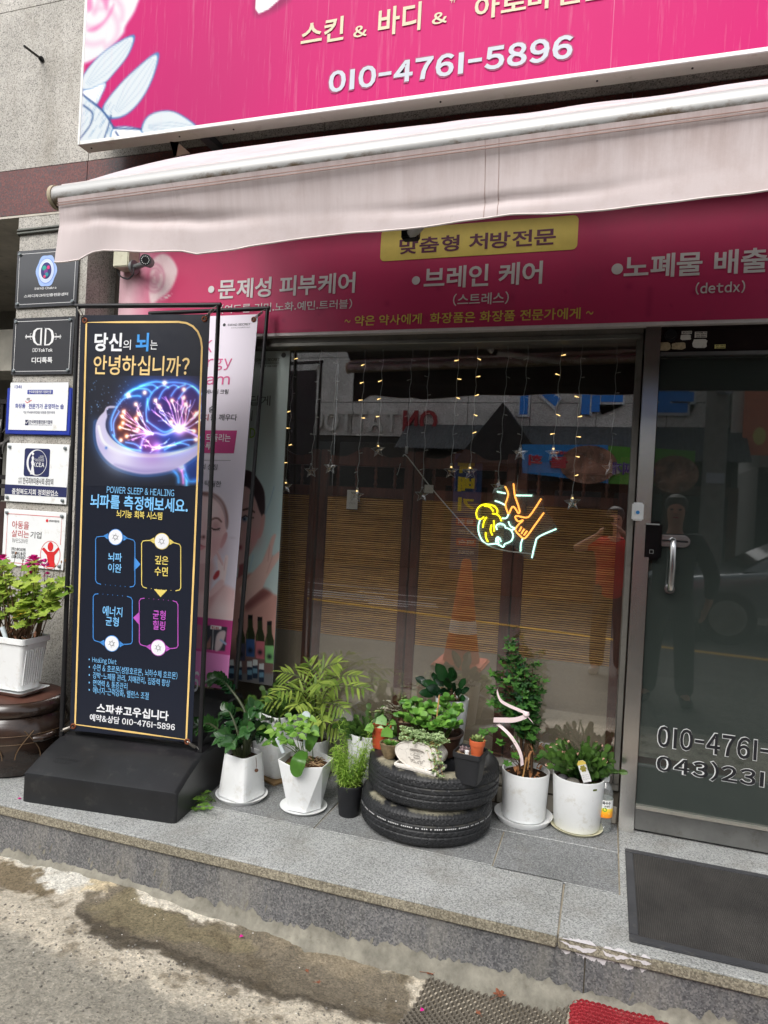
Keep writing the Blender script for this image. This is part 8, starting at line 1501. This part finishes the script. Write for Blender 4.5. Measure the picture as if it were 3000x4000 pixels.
# people
def skin(name, pts, edges, mat, par, sub=2):
    keys = list(pts); me = bpy.data.meshes.new(name); Mi = wmat(par).inverted(); me.from_pydata([tuple(Mi @ V([float(q) for q in pts[k][:3]])) for k in keys], [(keys.index(a), keys.index(b)) for a, b in edges], []); me.materials.append(mat)
    o = bpy.data.objects.new(name, me); COL.objects.link(o); o.parent = par; md_ = o.modifiers.new('skin', 'SKIN'); md_.use_smooth_shade = True
    if not me.skin_vertices: me.attributes
    o.modifiers.new('smooth', 'SUBSURF').levels = sub; o.modifiers['smooth'].render_levels = sub
    for i, k in enumerate(keys): r_ = pts[k][3]; r_ = r_ if isinstance(r_, tuple) else (r_, r_); me.skin_vertices[0].data[i].radius = r_; me.skin_vertices[0].data[i].use_root = (i == 0)
    return o
M_SKIN = plain('skin', (196, 146, 120), .5, var=.05)
def person(label, c, H, yaw, pose, cloth, phone=None):
    t = thing('person', label, 'person', (c[0], c[1], ROADZ)); ca, sa = math.cos(yaw), math.sin(yaw); k = H/1.6
    def w(x, y, z, r_): return (c[0]+(x*ca-y*sa)*k, c[1]+(x*sa+y*ca)*k, ROADZ+z*k, tuple(q*k for q in r_) if isinstance(r_, tuple) else r_*k)
    J = {'pelvis': (0, 0, .84, (.15, .11)), 'waist': (0, 0, .98, (.135, .10)), 'chest': (0, 0, 1.16, (.155, .105)), 'neckb': (0, -.01, 1.32, (.07, .065)), 'neck': (0, 0, 1.38, .05), 'headb': (0, .015, 1.45, (.068, .078)), 'headm': (0, .015, 1.52, (.075, .09)), 'headt': (0, .005, 1.585, (.05, .062))}
    E_ = [('pelvis', 'waist'), ('waist', 'chest'), ('chest', 'neckb'), ('neckb', 'neck'), ('neck', 'headb'), ('headb', 'headm'), ('headm', 'headt')]
    for s_, sg in (('l', -1), ('r', 1)):
        ar = pose[s_]; J['sh'+s_] = (sg*.175, -.01, 1.27, .058); J['el'+s_] = (*ar[0], .043); J['wr'+s_] = (*ar[1], .028); J['pa'+s_] = (*ar[2], (.038, .02))
        lg = pose['leg'+s_]; J['hip'+s_] = (sg*.085, 0, .76, .085); J['kn'+s_] = (*lg[0], .058); J['an'+s_] = (*lg[1], .04); J['to'+s_] = (lg[1][0]+sg*.03, lg[1][1]+.14, .035, (.042, .03))
        E_ += [('chest', 'sh'+s_), ('sh'+s_, 'el'+s_), ('el'+s_, 'wr'+s_), ('wr'+s_, 'pa'+s_), ('pelvis', 'hip'+s_), ('hip'+s_, 'kn'+s_), ('kn'+s_, 'an'+s_), ('an'+s_, 'to'+s_)]
        pa, wr = np.array(ar[2]), np.array(ar[1]); d = (pa-wr)/np.linalg.norm(pa-wr); sv = np.cross(d, ar[3]); up_ = np.array(ar[3], float)
        for f_, (o_, L) in enumerate(((-.03, .075), (-.01, .085), (.01, .08), (.03, .06))): p1 = pa+sv*o_+d*.03; p2 = p1+d*L*.5+up_*L*.25; p3 = p1+d*L*.6+up_*L*.75; J[f'a{s_}{f_}'] = (*p1, .010); J[f'b{s_}{f_}'] = (*p2, .009); J[f'c{s_}{f_}'] = (*p3, .007); E_ += [('pa'+s_, f'a{s_}{f_}'), (f'a{s_}{f_}', f'b{s_}{f_}'), (f'b{s_}{f_}', f'c{s_}{f_}')]
        p1 = pa-sv*.045-d*.01; p2 = p1+d*.03-sv*.01+up_*.03; J['t1'+s_] = (*p1, .012); J['t2'+s_] = (*p2, .009); E_ += [('pa'+s_, 't1'+s_), ('t1'+s_, 't2'+s_)]
    skin('body', {q: w(*v) for q, v in J.items()}, E_, M_SKIN, t)
    Mx = Matrix.Translation((c[0], c[1], ROADZ)) @ Matrix.Rotation(yaw, 4, 'Z') @ Matrix.Scale(k, 4)
    hd_ = lambda x, y, z: tuple(Mx @ V((x, y, z)))
    mb = MB(); mb.ball((0, .0, 0), 1, 18, 12); mb.v = [hd_(.088*x, -.004+.102*y, 1.555+.085*z) if (y < .3 or z > .45) else hd_(.08*x, -.004+.08*y, 1.56+.07*z) for x, y, z in mb.v]; mb.build('hair', cloth['hair'], t)
    mb = MB()
    for sg in (-1, 1): mb.ball((0, 0, 0), 1, 8, 6); n_ = len(mb.v)//1; q0 = len(mb.v)-48; mb.v[q0:] = [hd_(sg*.03+.014*x, .1+.008*y, 1.515+.007*z) for x, y, z in mb.v[q0:]]
    mb.build('eyes', M_INK, t); mb = MB(); mb.tube([hd_(-.02, .098, 1.455), hd_(0, .103, 1.453), hd_(.02, .098, 1.455)], .005*k, 6); mb.build('mouth', M_RLT, t); mb = MB(); mb.tube([hd_(0, .1, 1.52), hd_(0, .118, 1.485), hd_(0, .1, 1.48)], [.007*k, .013*k, .008*k], 8); mb.build('nose', M_SKIN, t)
    S_ = {q: J[q] for q in ('pelvis', 'waist', 'chest', 'neckb', 'shl', 'shr')}; S_['chest'] = (0, 0, 1.16, (.175, .125)); S_['waist'] = (0, 0, .98, (.165, .13)); S_['pelvis'] = (0, 0, .72, (.185, .15)); S_['neckb'] = (0, -.01, 1.31, (.085, .08)); ES = [('waist', 'chest'), ('waist', 'pelvis'), ('chest', 'neckb'), ('chest', 'shl'), ('chest', 'shr')]
    for s_ in 'lr':
        a_, b_ = np.array(J['sh'+s_][:3]), np.array(J['el'+s_][:3]); f_ = cloth['sleeve']; S_['sh'+s_] = (*J['sh'+s_][:3], .075); S_['sl'+s_] = (*(a_+(b_-a_)*min(1, f_)), .066); ES.append(('sh'+s_, 'sl'+s_))
        if f_ > 1: S_['cu'+s_] = (*(b_+(np.array(J['wr'+s_][:3])-b_)*.9), .045); ES.append(('sl'+s_, 'cu'+s_))
    skin('shirt', {q: w(*S_[q]) for q in ['waist']+[x for x in S_ if x != 'waist']}, ES, cloth['top'], t)
    T_ = {'pelvis': (0, 0, .84, (.168, .135)), 'waist': (0, 0, .97, (.155, .125))}; ET = [('pelvis', 'waist')]
    for s_, sg in (('l', -1), ('r', 1)):
        T_['hip'+s_] = (sg*.085, 0, .74, .098); T_['kn'+s_] = (*J['kn'+s_][:3], .082); an = np.array(J['an'+s_][:3]); T_['an'+s_] = (an[0], an[1], an[2]-.03, .075); ET += [('pelvis', 'hip'+s_), ('hip'+s_, 'kn'+s_), ('kn'+s_, 'an'+s_)]
    skin('trousers', {q: w(*v) for q, v in T_.items()}, ET, cloth['legs'], t)
    for s_ in 'lr':
        an, to = J['an'+s_], J['to'+s_]; skin('shoe', {'h': w(an[0], an[1]-.04, .045, (.048, .045)), 'm': w(an[0]+(to[0]-an[0])*.5, an[1]+.06, .045, (.052, .045)), 't': w(to[0], to[1]+.01, .035, (.05, .034))}, [('h', 'm'), ('m', 't')], cloth['shoe'], t, 1)
    return t, w
ph_ = MR(2345, 2035, 3.42); HP = 1.5
cx0, cy0 = .055, -3.46; lx = lambda x, y, z: np.array([(x-cx0)/(HP/1.6), (y-cy0)/(HP/1.6), (z-ROADZ)/(HP/1.6)])
t, w = person('person in red short-sleeved shirt and dark trousers holding a phone up with both hands', (cx0, cy0), HP, 0, {'l': ((-.36, .1, 1.2), (-.15, .29, 1.35), (-.10, .345, 1.41), (.75, .25, .3)), 'r': ((.33, .1, 1.18), (.10, .29, 1.35), (.05, .345, 1.41), (-.75, .25, .3)), 'legl': ((-.1, .02, .45), (-.11, -.01, .08)), 'legr': ((.11, .02, .45), (.12, -.01, .08))},
    {'hair': plain('black hair', (24, 20, 18), .6), 'sleeve': .62, 'top': plain('red cotton shirt', (206, 40, 34), .8), 'legs': plain('charcoal trousers', (44, 44, 48), .8), 'shoe': plain('pale shoe', (170, 160, 150), .6)})
phn = thing('mobile_phone', 'black mobile phone held upright in both hands of the person in red', 'phone', (0, -3.085, 1.15)); mb = MB(); mb.box((-.042, -3.086, 1.15), (.036, -3.077, 1.315)); mb.build('phone_body', M_GLOSSBLK, phn, bevel=.003, seg=2); mb = MB(); mb.tube([(0, -3.0765, 1.28), (0, -3.0745, 1.28)], .008, 14); mb.tube([(0, -3.0765, 1.25), (0, -3.0745, 1.25)], .008, 14); mb.build('lens_ring', M_CHROME, phn)
mq = MR(2625, 2400, 2.95)
person('person in dark jacket and black trousers standing with arms down beside the photographer', (mq[0]-.02, mq[1]), 1.6, .1, {'l': ((-.27, -.03, 1.0), (-.27, .03, .8), (-.27, .05, .73), (.3, .3, -.2)), 'r': ((.29, -.05, 1.0), (.27, -.08, .8), (.25, -.08, .73), (-.3, .3, -.2)), 'legl': ((-.13, .02, .45), (-.15, -.01, .08)), 'legr': ((.11, .02, .45), (.13, .02, .08))},
    {'hair': plain('greying hair', (60, 56, 52), .6), 'sleeve': 1.2, 'top': plain('dark jacket', (28, 30, 32), .85), 'legs': plain('black trousers', (22, 23, 26), .85), 'shoe': plain('black shoe', (26, 24, 24), .5)})
